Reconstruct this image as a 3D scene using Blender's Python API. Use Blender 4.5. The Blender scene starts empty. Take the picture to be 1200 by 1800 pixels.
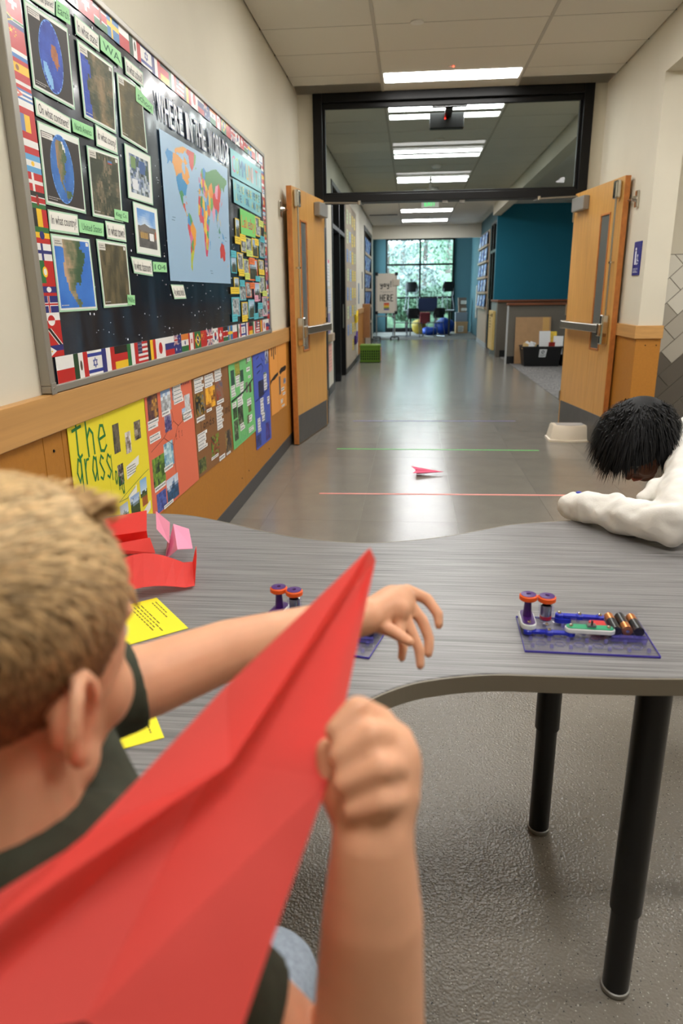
import bpy, bmesh, math, random
from mathutils import Vector, Matrix, noise as mnoise
SC = bpy.context.scene
COL = SC.collection
# ------------------------------------------------------------------ camera
CAM_POS = Vector((0, 0, 1.30))
yaw, pit, rol = -.09818682, .30002501, .01302375
fw = Vector((math.sin(yaw) * math.cos(pit), math.cos(yaw) * math.cos(pit), -math.sin(pit)))
rt = Vector((math.cos(yaw), -math.sin(yaw), 0))
dn = fw.cross(rt)
cr, sr = math.cos(rol), math.sin(rol)
rt, dn = cr * rt + sr * dn, -sr * rt + cr * dn
cd = bpy.data.cameras.new('camera')
cam = bpy.data.objects.new('camera', cd)
COL.objects.link(cam)
cam.matrix_world = Matrix(((rt.x, -dn.x, -fw.x, CAM_POS.x), (rt.y, -dn.y, -fw.y, CAM_POS.y),
                           (rt.z, -dn.z, -fw.z, CAM_POS.z), (0, 0, 0, 1)))
cd.sensor_fit = 'HORIZONTAL'
cd.sensor_width = 24.0
cd.lens = 24.0 * 1239.08 / 1200.0
cd.clip_start = 0.02
cd.clip_end = 200
cd.dof.use_dof = True
cd.dof.focus_distance = 2.1
cd.dof.aperture_fstop = 4.8
SC.camera = cam
# ------------------------------------------------------------------ world, exposure
W = bpy.data.worlds.new('overcast_sky')
SC.world = W
W.use_nodes = True
bg = W.node_tree.nodes['Background']
bg.inputs['Color'].default_value = (.72, .89, 1.0, 1)
bg.inputs['Strength'].default_value = 8.0
SC.view_settings.view_transform = 'Standard'
SC.view_settings.look = 'None'
SC.view_settings.gamma = 1.0
SC.view_settings.use_curve_mapping = False
SC.view_settings.exposure = 0.85
LAMP_NEAR = 14.5      # radiance of the lenses in the near room
LAMP_FAR = 14.0        # and in the corridor beyond the doors
# ------------------------------------------------------------------ helpers
def lin(c):
    if isinstance(c, str):
        c = [int(c[i:i + 2], 16) for i in (0, 2, 4)]
    out = []
    for x in c[:3]:
        x = x / 255.0
        out.append(x / 12.92 if x <= .04045 else ((x + .055) / 1.055) ** 2.4)
    return (out[0], out[1], out[2], 1.0)

def mat(name, col, rough=.5, metal=0., spec=.5, noise=None, bump=None, stretch=None, trans=0., ior=1.45, emit=0., sss=0., coat=0., rnd=0., vor=None):
    m = bpy.data.materials.new(name)
    m.use_nodes = True
    nt = m.node_tree
    b = nt.nodes['Principled BSDF']
    col = lin(col)
    b.inputs['Base Color'].default_value = col
    b.inputs['Roughness'].default_value = rough
    b.inputs['Metallic'].default_value = metal
    b.inputs['Specular IOR Level'].default_value = spec
    b.inputs['IOR'].default_value = ior
    b.inputs['Transmission Weight'].default_value = trans
    b.inputs['Coat Weight'].default_value = coat
    if sss:
        b.inputs['Subsurface Weight'].default_value = sss
        b.inputs['Subsurface Radius'].default_value = (.008, .003, .0015)
        b.inputs['Subsurface Scale'].default_value = 1.0
    if emit:
        b.inputs['Emission Color'].default_value = col
        b.inputs['Emission Strength'].default_value = emit
    tc = nt.nodes.new('ShaderNodeTexCoord')
    mp = nt.nodes.new('ShaderNodeMapping')
    nt.links.new(tc.outputs['Object'], mp.inputs['Vector'])
    if stretch:
        mp.inputs['Scale'].default_value = stretch
    last = None
    if noise:
        n = nt.nodes.new('ShaderNodeTexNoise')
        n.inputs['Scale'].default_value = noise[0]
        n.inputs['Detail'].default_value = 5
        nt.links.new(mp.outputs['Vector'], n.inputs['Vector'])
        r = nt.nodes.new('ShaderNodeValToRGB')
        a = noise[1]
        r.color_ramp.elements[0].position = .3
        r.color_ramp.elements[1].position = .7
        r.color_ramp.elements[0].color = [max(0, c * (1 - a)) for c in col[:3]] + [1]
        r.color_ramp.elements[1].color = [min(1, c * (1 + a)) for c in col[:3]] + [1]
        nt.links.new(n.outputs['Fac'], r.inputs['Fac'])
        last = r.outputs['Color']
    if vor:   # small speckles: (scale, size, colour)
        src = last
        for sc_, size, cc in vor:
            v = nt.nodes.new('ShaderNodeTexVoronoi')
            v.inputs['Scale'].default_value = sc_
            nt.links.new(tc.outputs['Object'], v.inputs['Vector'])
            lt = nt.nodes.new('ShaderNodeMath')
            lt.operation = 'LESS_THAN'
            lt.inputs[1].default_value = size
            nt.links.new(v.outputs['Distance'], lt.inputs[0])
            sep = nt.nodes.new('ShaderNodeSeparateColor')
            nt.links.new(v.outputs['Color'], sep.inputs[0])
            g = nt.nodes.new('ShaderNodeMath')
            g.operation = 'GREATER_THAN'
            g.inputs[1].default_value = .6
            nt.links.new(sep.outputs[0], g.inputs[0])
            mu = nt.nodes.new('ShaderNodeMath')
            mu.operation = 'MULTIPLY'
            nt.links.new(lt.outputs[0], mu.inputs[0])
            nt.links.new(g.outputs[0], mu.inputs[1])
            mx = nt.nodes.new('ShaderNodeMix')
            mx.data_type = 'RGBA'
            nt.links.new(mu.outputs[0], mx.inputs[0])
            if src:
                nt.links.new(src, mx.inputs[6])
            else:
                mx.inputs[6].default_value = col
            mx.inputs[7].default_value = lin(cc)
            src = mx.outputs[2]
        last = src
    if rnd:
        oi = nt.nodes.new('ShaderNodeObjectInfo')
        mr = nt.nodes.new('ShaderNodeMapRange')
        mr.inputs[3].default_value = 1 - rnd
        mr.inputs[4].default_value = 1 + rnd
        nt.links.new(oi.outputs['Random'], mr.inputs[0])
        vm = nt.nodes.new('ShaderNodeVectorMath')
        vm.operation = 'SCALE'
        if last:
            nt.links.new(last, vm.inputs[0])
        else:
            vm.inputs[0].default_value = col[:3]
        nt.links.new(mr.outputs[0], vm.inputs['Scale'])
        last = vm.outputs[0]
    if last:
        nt.links.new(last, b.inputs['Base Color'])
    if bump:
        if len(bump) > 2 and bump[2] == 'v':
            n = nt.nodes.new('ShaderNodeTexVoronoi')
            n.feature = 'SMOOTH_F1'
            o = 'Distance'
        else:
            n = nt.nodes.new('ShaderNodeTexNoise')
            o = 'Fac'
        n.inputs['Scale'].default_value = bump[0]
        nt.links.new(mp.outputs['Vector'], n.inputs['Vector'])
        bp = nt.nodes.new('ShaderNodeBump')
        bp.inputs['Strength'].default_value = bump[1]
        bp.inputs['Distance'].default_value = .002
        nt.links.new(n.outputs[o], bp.inputs['Height'])
        nt.links.new(bp.outputs['Normal'], b.inputs['Normal'])
    return m

def inkmat(name, rough=.45, spec=.5, coat=0., trans=0.):
    m = mat(name, (255, 255, 255), rough, spec=spec, coat=coat)
    m.node_tree.nodes['Principled BSDF'].inputs['Coat Roughness'].default_value = .22
    nt = m.node_tree
    a = nt.nodes.new('ShaderNodeVertexColor')
    a.layer_name = 'ink'
    nt.links.new(a.outputs['Color'], nt.nodes['Principled BSDF'].inputs['Base Color'])
    return m

def glassmat(name, tint=(1, 1, 1), rough=0., refl=1.0):
    m = bpy.data.materials.new(name)
    m.use_nodes = True
    nt = m.node_tree
    nt.nodes.remove(nt.nodes['Principled BSDF'])
    t = nt.nodes.new('ShaderNodeBsdfTransparent')
    t.inputs[0].default_value = (*tint, 1)
    g = nt.nodes.new('ShaderNodeBsdfGlossy')
    g.inputs['Roughness'].default_value = rough
    f = nt.nodes.new('ShaderNodeFresnel')
    f.inputs[0].default_value = 1.45
    k = nt.nodes.new('ShaderNodeMath')
    k.operation = 'MULTIPLY'
    ge = nt.nodes.new('ShaderNodeNewGeometry')      # mirror only on the outer faces of the sheet
    iv = nt.nodes.new('ShaderNodeMath')
    iv.operation = 'SUBTRACT'
    iv.inputs[0].default_value = 1.0
    nt.links.new(ge.outputs['Backfacing'], iv.inputs[1])
    iv.use_clamp = True
    nt.links.new(iv.outputs[0], k.inputs[1])
    k2 = nt.nodes.new('ShaderNodeMath')
    k2.operation = 'MULTIPLY'
    k2.use_clamp = True
    k2.inputs[1].default_value = refl
    nt.links.new(f.outputs[0], k2.inputs[0])
    nt.links.new(k2.outputs[0], k.inputs[0])
    x = nt.nodes.new('ShaderNodeMixShader')
    nt.links.new(k.outputs[0], x.inputs[0])
    nt.links.new(t.outputs[0], x.inputs[1])
    nt.links.new(g.outputs[0], x.inputs[2])
    nt.links.new(x.outputs[0], nt.nodes['Material Output'].inputs[0])
    return m

class MB:
    """collects polygons; build() links them as one mesh object"""
    def __init__(s):
        s.v, s.f, s.mi, s.c = [], [], [], []
        s.cur, s.col = 0, None
    def add(s, vs, fs):
        o = len(s.v)
        s.v += [tuple(p) for p in vs]
        for f in fs:
            s.f.append([i + o for i in f])
            s.mi.append(s.cur)
            s.c.append(s.col)
        return s
    def box(s, x0, y0, z0, x1, y1, z1):
        v = [(x0, y0, z0), (x1, y0, z0), (x1, y1, z0), (x0, y1, z0), (x0, y0, z1), (x1, y0, z1), (x1, y1, z1), (x0, y1, z1)]
        return s.add(v, [(0, 3, 2, 1), (4, 5, 6, 7), (0, 1, 5, 4), (1, 2, 6, 5), (2, 3, 7, 6), (3, 0, 4, 7)])
    def obox(s, c, ax, ay, az, h):
        """oriented box: centre, three axes, half sizes"""
        c = Vector(c); ax = Vector(ax); ay = Vector(ay); az = Vector(az)
        v = [c + ax * (h[0] * i) + ay * (h[1] * j) + az * (h[2] * k) for k in (-1, 1) for i, j in ((-1, -1), (1, -1), (1, 1), (-1, 1))]
        return s.add(v, [(0, 3, 2, 1), (4, 5, 6, 7), (0, 1, 5, 4), (1, 2, 6, 5), (2, 3, 7, 6), (3, 0, 4, 7)])
    def prism(s, pts, z0, z1, axis=2):
        """extrude a 2-D outline (counter-clockwise) along an axis"""
        n = len(pts)
        def P(p, z):
            return (p[0], p[1], z) if axis == 2 else ((p[0], z, p[1]) if axis == 1 else (z, p[0], p[1]))
        v = [P(p, z0) for p in pts] + [P(p, z1) for p in pts]
        f = [tuple(range(n - 1, -1, -1)), tuple(range(n, 2 * n))] + [(i, (i + 1) % n, n + (i + 1) % n, n + i) for i in range(n)]
        return s.add(v, f)
    def tube(s, pts, rad, n=10, caps=True, flat=1.0):
        pts = [Vector(p) for p in pts]
        if not isinstance(rad, (list, tuple)):
            rad = [rad] * len(pts)
        t0 = (pts[1] - pts[0]).normalized()
        up = Vector((0, 0, 1)) if abs(t0.z) < .9 else Vector((0, 1, 0))
        a = t0.cross(up).normalized()
        vs = []
        for i, p in enumerate(pts):
            t = (pts[min(i + 1, len(pts) - 1)] - pts[max(i - 1, 0)]).normalized()
            a = (a - t * a.dot(t)).normalized()
            b = t.cross(a)
            vs += [p + rad[i] * (a * math.cos(2 * math.pi * k / n) + b * (flat * math.sin(2 * math.pi * k / n))) for k in range(n)]
        fs = [(i * n + k, i * n + (k + 1) % n, (i + 1) * n + (k + 1) % n, (i + 1) * n + k) for i in range(len(pts) - 1) for k in range(n)]
        if caps:
            fs += [tuple(range(n - 1, -1, -1)), tuple((len(pts) - 1) * n + k for k in range(n))]
        return s.add(vs, fs)
    def lathe(s, prof, c=(0, 0, 0), n=20, axis='z'):
        vs = []
        for r, z in prof:
            for k in range(n):
                a = 2 * math.pi * k / n
                x, y = r * math.cos(a), r * math.sin(a)
                vs.append((c[0] + x, c[1] + y, c[2] + z) if axis == 'z' else ((c[0] + x, c[1] + z, c[2] - y) if axis == 'y' else (c[0] + z, c[1] + x, c[2] + y)))
        m = len(prof)
        fs = [(i * n + k, i * n + (k + 1) % n, (i + 1) * n + (k + 1) % n, (i + 1) * n + k) for i in range(m - 1) for k in range(n)]
        fs += [tuple(range(n - 1, -1, -1)), tuple((m - 1) * n + k for k in range(n))]
        return s.add(vs, fs)
    def ball(s, c, r, nu=16, nv=10, rot=None):
        if not isinstance(r, (list, tuple)):
            r = (r, r, r)
        c = Vector(c)
        vs = []
        for j in range(1, nv):
            t = math.pi * j / nv
            for i in range(nu):
                a = 2 * math.pi * i / nu
                p = Vector((r[0] * math.sin(t) * math.cos(a), r[1] * math.sin(t) * math.sin(a), r[2] * math.cos(t)))
                vs.append(c + (rot @ p if rot else p))
        top = Vector((0, 0, r[2])); bot = -top
        vs += [c + (rot @ top if rot else top), c + (rot @ bot if rot else bot)]
        T = len(vs) - 2
        fs = [(j * nu + i, (j + 1) * nu + i, (j + 1) * nu + (i + 1) % nu, j * nu + (i + 1) % nu) for j in range(nv - 2) for i in range(nu)]
        fs += [(T, i, (i + 1) % nu) for i in range(nu)] + [(T + 1, (nv - 2) * nu + (i + 1) % nu, (nv - 2) * nu + i) for i in range(nu)]
        return s.add(vs, fs)
    def limb(s, chain, n=14):
        """tapered chain of (point, radius) with round joints"""
        for (p, r), (q, r2) in zip(chain, chain[1:]):
            s.tube([p, q], [r, r2], n)
        for p, r in chain:
            s.ball(p, r, n, 8)
        return s
    def xf(s, fn):
        s.v = [tuple(fn(Vector(p))) for p in s.v]
        return s
    def mesh(s, name, mats, smooth=False, off=None):
        me = bpy.data.meshes.new(name)
        v = s.v if off is None else [(p[0] - off[0], p[1] - off[1], p[2] - off[2]) for p in s.v]
        me.from_pydata(v, [], s.f)
        for m in (mats if isinstance(mats, (list, tuple)) else [mats]):
            me.materials.append(m)
        me.polygons.foreach_set('material_index', s.mi)
        if any(c is not None for c in s.c):
            at = me.color_attributes.new('ink', 'FLOAT_COLOR', 'CORNER')
            arr = []
            for f, c in zip(s.f, s.c):
                c = c or (1, 1, 1, 1)
                arr += list(c) * len(f)
            at.data.foreach_set('color', arr)
        if smooth:
            me.polygons.foreach_set('use_smooth', [True] * len(s.f))
        me.update()
        return me
    def build(s, name, mats, parent=None, bevel=0., smooth=False, seg=2, loc=None, local=False, auto=None):
        off = None
        if not local:
            off = wloc(parent) if parent else (loc or None)
        me = s.mesh(name, mats, smooth or bool(auto), off)
        o = bpy.data.objects.new(name, me)
        COL.objects.link(o)
        if parent:
            o.parent = parent
        elif loc:
            o.location = loc
        if bevel:
            b = o.modifiers.new('bevel', 'BEVEL')
            b.width = bevel
            b.segments = seg
            b.limit_method = 'ANGLE'
            b.angle_limit = math.radians(40)
        if auto:
            me.set_sharp_from_angle(angle=math.radians(auto))
        return o

def wloc(o):
    p = Vector((0, 0, 0))
    while o:
        p += o.location
        o = o.parent
    return p

def tag(o, label=None, cat=None, group=None, kind=None):
    if label: o['label'] = label
    if cat: o['category'] = cat
    if group: o['group'] = group
    if kind: o['kind'] = kind
    return o

def thing(name, label, cat, loc=(0, 0, 0), group=None, kind=None):
    o = bpy.data.objects.new(name, None)
    COL.objects.link(o)
    o.location = loc
    o.empty_display_size = .05
    return tag(o, label, cat, group, kind)

def copy_tree(o, parent=None):
    c = o.copy()
    COL.objects.link(c)
    c.parent = parent
    for ch in o.children:
        copy_tree(ch, c)
    return c

def B(*a):
    return MB().box(*a)

def bake(o):
    """turn an object's modifiers into plain mesh"""
    dg = bpy.context.evaluated_depsgraph_get()
    dg.update()
    me = bpy.data.meshes.new_from_object(o.evaluated_get(dg))
    o.modifiers.clear()
    o.data = me
    me.polygons.foreach_set('use_smooth', [True] * len(me.polygons))
    return o

def melt(o, voxel, it=4, fac=.5):
    r = o.modifiers.new('melt', 'REMESH')
    r.mode = 'VOXEL'
    r.voxel_size = voxel
    r.adaptivity = 0
    s = o.modifiers.new('smooth', 'SMOOTH')
    s.factor = fac
    s.iterations = it
    return bake(o)

_tx = {}
def textpolys(body):
    """outline of a line of type as flat polygons, scaled to width 1 x height 1 box"""
    if body in _tx:
        return _tx[body]
    cu = bpy.data.curves.new('t', 'FONT')
    cu.body = body
    cu.resolution_u = 2
    o = bpy.data.objects.new('t', cu)
    COL.objects.link(o)
    dg = bpy.context.evaluated_depsgraph_get()
    dg.update()
    me = bpy.data.meshes.new_from_object(o.evaluated_get(dg))
    vs = [(v.co.x, v.co.y) for v in me.vertices]
    x0 = min(v[0] for v in vs); x1 = max(v[0] for v in vs)
    y0 = min(v[1] for v in vs); y1 = max(v[1] for v in vs)
    asp = (x1 - x0) / (y1 - y0)
    vs = [((x - x0) / (x1 - x0), (y - y0) / (y1 - y0)) for x, y in vs]
    fs = [tuple(p.vertices) for p in me.polygons]
    bpy.data.objects.remove(o)
    bpy.data.curves.remove(cu)
    bpy.data.meshes.remove(me)
    _tx[body] = (vs, fs, asp)
    return _tx[body]

# strokes for hand lettering, unit box, baseline 0, x-height .55, ascender 1
HAND = {
    't': [[(.45, 1), (.4, .1), (.5, 0), (.7, .05)], [(.1, .62), (.8, .66)]],
    'h': [[(.15, 1), (.2, 0)], [(.2, .4), (.45, .58), (.7, .45), (.72, 0)]],
    'e': [[(.15, .3), (.75, .34), (.6, .58), (.35, .6), (.12, .35), (.25, .04), (.55, 0), (.8, .1)]],
    'g': [[(.75, .5), (.4, .6), (.15, .3), (.4, .05), (.72, .25), (.75, .55), (.75, -.3), (.45, -.4), (.2, -.25)]],
    'r': [[(.2, .58), (.22, 0)], [(.22, .35), (.45, .55), (.75, .55)]],
    'a': [[(.72, .5), (.4, .6), (.12, .3), (.35, .02), (.7, .22), (.74, .56), (.76, 0)]],
    's': [[(.75, .5), (.45, .6), (.2, .45), (.5, .28), (.75, .14), (.45, 0), (.15, .08)]],
    'l': [[(.45, 1), (.45, 0)]],
    'n': [[(.15, .58), (.18, 0)], [(.18, .4), (.45, .58), (.7, .42), (.72, 0)]],
    'd': [[(.72, .5), (.4, .58), (.12, .3), (.38, .02), (.72, .2)], [(.72, 1), (.76, 0)]],
    'y': [[(.15, .58), (.3, .18), (.6, .2), (.78, .58)], [(.78, .58), (.72, -.3), (.4, -.4), (.25, -.25)]],
    'o': [[(.45, .6), (.15, .3), (.45, 0), (.75, .3), (.45, .6)]],
    'u': [[(.15, .58), (.25, .05), (.6, .05), (.75, .58), (.78, 0)]],
    'H': [[(.15, 1), (.15, 0)], [(.8, 1), (.8, 0)], [(.15, .5), (.8, .5)]],
    'E': [[(.8, 1), (.2, 1), (.2, 0), (.8, 0)], [(.2, .52), (.65, .52)]],
    'R': [[(.2, 0), (.2, 1), (.7, .9), (.7, .6), (.2, .5), (.8, 0)]],
    '!': [[(.45, 1), (.42, .3)], [(.42, .08), (.43, 0)]],
    "'": [[(.45, 1), (.4, .75)]],
}
class Print(MB):
    """flat print on a sheet: positions are (u,v) on a quad TL,TR,BR,BL in 3-D, layers a fraction of a millimetre apart"""
    def __init__(s, quad, normal, base=0.0, step=.00025):
        super().__init__()
        s.q = [Vector(p) for p in quad]
        s.n = Vector(normal)
        s.base, s.step = base, step
        s.k = 0
    def P(s, u, v, L):
        tl, tr, br, bl = s.q
        p = (tl * (1 - u) + tr * u) * (1 - v) + (bl * (1 - u) + br * u) * v
        return p + s.n * (s.base + (L + (s.k % 18) * .05) * s.step)
    def sheet(s, col, thick=.0006):
        """the paper itself with its edges"""
        s.col = lin(col)
        a = [s.P(u, v, 0) for u, v in ((0, 0), (1, 0), (1, 1), (0, 1))]
        b = [p - s.n * thick for p in a]
        s.add(a + b, [(3, 2, 1, 0), (0, 1, 5, 4), (1, 2, 6, 5), (2, 3, 7, 6), (3, 0, 4, 7), (4, 5, 6, 7)])
        return s
    def poly(s, pts, col, L=1):
        s.col = lin(col)
        s.k += 1        # every shape a hair above the last, so no two lie in one plane
        s.add([s.P(u, v, L) for u, v in pts][::-1], [tuple(range(len(pts)))])
        return s
    def rect(s, u0, v0, u1, v1, col, L=1):
        return s.poly([(u0, v0), (u1, v0), (u1, v1), (u0, v1)], col, L)
    def disc(s, cu, cv, ru, rv, col, L=2, n=16):
        return s.poly([(cu + ru * math.cos(2 * math.pi * k / n), cv + rv * math.sin(2 * math.pi * k / n)) for k in range(n)], col, L)
    def line(s, pts, w, col, L=3, asp=1.0):
        """stroke of width w (in v units); asp = sheet width / height"""
        for (a, b), (c, d) in zip(pts, pts[1:]):
            dx, dy = (c - a) * asp, d - b
            l = math.hypot(dx, dy) or 1
            nx, ny = -dy / l * w / 2 / asp, dx / l * w / 2
            ex, ey = dx / l * w * .35 / asp, dy / l * w * .35
            s.poly([(a + nx - ex, b + ny - ey), (a - nx - ex, b - ny - ey), (c - nx + ex, d - ny + ey), (c + nx + ex, d + ny + ey)], col, L)
        return s
    def text(s, body, u0, v0, u1, v1, col, L=3):
        vs, fs, asp = textpolys(body)
        s.col = lin(col)
        s.k += 1
        s.add([s.P(u0 + (u1 - u0) * x, v1 + (v0 - v1) * y, L) for x, y in vs], [tuple(f)[::-1] if FLIP else tuple(f) for f in fs])
        return s
    def hand(s, body, u0, v0, u1, v1, w, col, L=3, asp=1.0, drop=0.0, shrink=0.0):
        n = len(body)
        for i, ch in enumerate(body):
            k = 1 - shrink * i / max(1, n - 1)
            cw = (u1 - u0) / n
            for st in HAND.get(ch, []):
                s.line([(u0 + cw * (i + x * .95), v1 + drop * i + (v0 - v1) * y * k) for x, y in st], w, col, L, asp)
        return s
    def scribble(s, u0, v0, u1, v1, rows, col, L=2, seed=0, fill=.7, asp=1.0):
        """rows of small print too fine to read: broken bars"""
        r = random.Random(seed)
        h = (v1 - v0) / rows
        for i in range(rows):
            u = u0
            end = u1 - (u1 - u0) * r.uniform(0, .25)
            while u < end:
                w = (u1 - u0) * r.uniform(.05, .14)
                s.rect(u, v0 + h * (i + .25), min(u + w, u1), v0 + h * (i + .25 + fill * .6), col, L)
                u += w + (u1 - u0) * .03
        return s
    def photo(s, u0, v0, u1, v1, fn, nx=10, ny=10, L=1):
        for j in range(ny):
            for i in range(nx):
                s.rect(u0 + (u1 - u0) * i / nx, v0 + (v1 - v0) * j / ny, u0 + (u1 - u0) * (i + 1) / nx, v0 + (v1 - v0) * (j + 1) / ny, fn((i + .5) / nx, (j + .5) / ny), L)
        return s
FLIP = False
def nz(x, y, seed=0):
    return mnoise.fractal(Vector((x, y, seed * 7.31)), 1.0, 2.0, 3) * .5 + .5
def mixc(a, b, t):
    t = max(0, min(1, t))
    return tuple(a[i] * (1 - t) + b[i] * t for i in range(3))
# colour pictures
def ph_sat(seed, c0=(62, 62, 40), c1=(128, 112, 78)):
    def f(u, v):
        t = nz(u * 3, v * 3, seed) * .7 + nz(u * 14, v * 14, seed + 1) * .3
        return mixc(c0, c1, (t - .25) * 2)
    return f
def ph_land(seed, sky=(150, 190, 225), land=(90, 120, 60), far=(120, 140, 150), hor=.5):
    def f(u, v):
        h = hor + (nz(u * 3, 0, seed) - .5) * .4
        if v < h - .12: return mixc(sky, (240, 245, 250), v / hor * .7)
        if v < h: return far
        return mixc(land, tuple(c * .45 for c in land), nz(u * 8, v * 8, seed + 3))
    return f
def ph_mix(seed, *cols):
    def f(u, v):
        t = nz(u * 2.6, v * 2.6, seed) * .65 + nz(u * 9, v * 9, seed + 5) * .35
        k = max(0, min(.999, (t - .28) / .44)) * (len(cols) - 1)
        i = int(k)
        return mixc(cols[i], cols[min(i + 1, len(cols) - 1)], k - i)
    return f
# ------------------------------------------------------------------ materials of the place
M = {}
M['wall'] = mat('cream_wall_paint', (214, 207, 188), .75, noise=(3, .02), bump=(220, .06))
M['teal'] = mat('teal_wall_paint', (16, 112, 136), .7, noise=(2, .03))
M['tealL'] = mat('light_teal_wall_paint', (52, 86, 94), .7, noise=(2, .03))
M['ceil'] = mat('mineral_ceiling_panel', (222, 216, 202), .9, noise=(300, .05), bump=(400, .2), rnd=.015)
M['tee'] = mat('painted_steel_grid', (190, 184, 172), .6)
M['reveal'] = mat('shadow_reveal_grid', (120, 114, 102), .8)
M['floor'] = mat('speckled_rubber_floor', (134, 127, 116), .3, spec=.5, noise=(2.2, .05), bump=(190, .8, 'v'), vor=[(150, .2, (196, 190, 178)), (110, .17, (48, 45, 42))])
M['tile'] = mat('rubber_floor_tile', (126, 121, 112), .19, spec=.55, noise=(5, .06), bump=(240, .1, 'v'), rnd=.05, vor=[(170, .15, (150, 146, 136)), (130, .15, (80, 76, 70))])
M['carpet'] = mat('grey_carpet_tile', (112, 108, 104), .95, noise=(9, .55), bump=(500, .6), stretch=(1, 5, 1), rnd=.15)
M['oak'] = mat('oak_rail', (196, 148, 88), .42, noise=(9, .1), stretch=(1, .12, 6), bump=(40, .05))
M['door'] = mat('maple_door_veneer', (206, 154, 82), .4, noise=(10, .09), stretch=(5, 5, .35))
M['dooredge'] = mat('maple_door_edge', (190, 118, 58), .45, noise=(26, .16), stretch=(1, 1, .7))
M['tack'] = mat('ochre_tack_panel', (176, 116, 38), .62, noise=(60, .05), bump=(300, .15))
M['base'] = mat('dark_grey_rubber_base', (66, 64, 62), .5)
M['black'] = mat('black_painted_steel', (13, 12, 11), .42, spec=.3, noise=(4, .1))
M['steel'] = mat('brushed_steel', (178, 172, 160), .3, metal=1., noise=(30, .08), stretch=(1, 1, 8))
M['chrome'] = mat('polished_chrome', (205, 200, 190), .14, metal=1.)
M['grey'] = mat('grey_painted_metal', (150, 148, 142), .45, metal=.3)
M['kick'] = mat('grey_kick_plate', (104, 102, 100), .35, metal=.55, noise=(12, .06))
M['alu'] = mat('anodised_aluminium', (164, 160, 150), .42, metal=.6)
M['glass'] = glassmat('clear_glass', (.93, .96, .95))
M['transom'] = glassmat('grey_transom_glass', (.74, .77, .75), 0., .6)
M['lite'] = mat('door_glass_reflection_grey', (132, 136, 132), .12, trans=.35)  # grey body colour stands in for the reflection in the pane
M['dglass'] = glassmat('dark_door_glass', (.35, .4, .42))
M['halfwall'] = mat('grey_half_wall_paint', (104, 97, 86), .75, noise=(3, .03))
M['cap'] = mat('brown_wood_cap', (120, 66, 34), .5, noise=(8, .1), stretch=(.2, 3, 3))
M['white'] = mat('white_plastic', (226, 222, 212), .4)
M['lens_n'] = mat('lamp_lens_near', (252, 250, 247), .5, emit=LAMP_NEAR)
M['lens_f'] = mat('lamp_lens_corridor', (250, 252, 255), .5, emit=LAMP_FAR)
M['ink'] = inkmat('printed_paper', .55)
M['inkgloss'] = inkmat('laminated_print', .36, coat=.3)
M['ply'] = mat('pale_plywood', (168, 148, 124), .6, noise=(8, .06), stretch=(1, 1, .3))
M['rubber'] = mat('black_rubber', (14, 14, 14), .6)
XL, XR, ZC, YP = -1.075, 1.70, 3.05, 7.25
PIT = .5625

def st(name, mb, m, label, cat, **k):
    o = mb.build(name, m, **k)
    return tag(o, label, cat, kind='structure')

# floor: rubber sheet by the table, rubber tiles down the hall, sheet again where tiles are too far to tell apart
TP = .573
fl = MB()
fl.box(-1.3, -3.2, -.08, 5.0, 2.29, 0)
fl.box(-1.3, 2.29, -.08, 5.0, 11.46, -.003)
fl.cur = 1
fl.box(-1.3, 11.46, -.08, 5.0, 27.0, 0)
floor = st('floor', fl, [M['floor'], M['tile']], 'speckled grey brown rubber floor of the hallway', 'floor')
tm = B(-TP / 2 + .0006, -TP / 2 + .0006, -.003, TP / 2 - .0006, TP / 2 - .0006, 0).mesh('floor_tile', M['tile'])
for j in range(16):
    for i in range(-2, 6):
        xc = -.285 + TP * (i + .5)
        yc = 2.29 + TP * (j + .5)
        if xc < -1.35 or (yc > YP + .3 and xc > 1.9):
            continue
        t = bpy.data.objects.new('floor_tile', tm)
        COL.objects.link(t)
        t.parent = floor
        t.location = (xc, yc, 0)
# carpet tiles of the alcove and of the window bay
cm = B(-.2995, -.2995, 0, .2995, .2995, .006).mesh('carpet_tile', M['carpet'])
n = 0
for j in range(12):
    for i in range(4):
        t = bpy.data.objects.new('carpet_tile', cm)
        COL.objects.link(t)
        t.parent = floor
        t.location = (1.86 + .3 + .6 * i, 8.2 + .3 + .6 * j, 0)
        t.rotation_euler.z = math.pi / 2 * ((i + j) % 2)
for j in range(7):
    for i in range(6):
        t = bpy.data.objects.new('carpet_tile', cm)
        COL.objects.link(t)
        t.parent = floor
        t.location = (-1.27 + .3 + .6 * i, 21.2 + .3 + .6 * j, 0)
        t.rotation_euler.z = math.pi / 2 * ((i + j) % 2)

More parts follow.
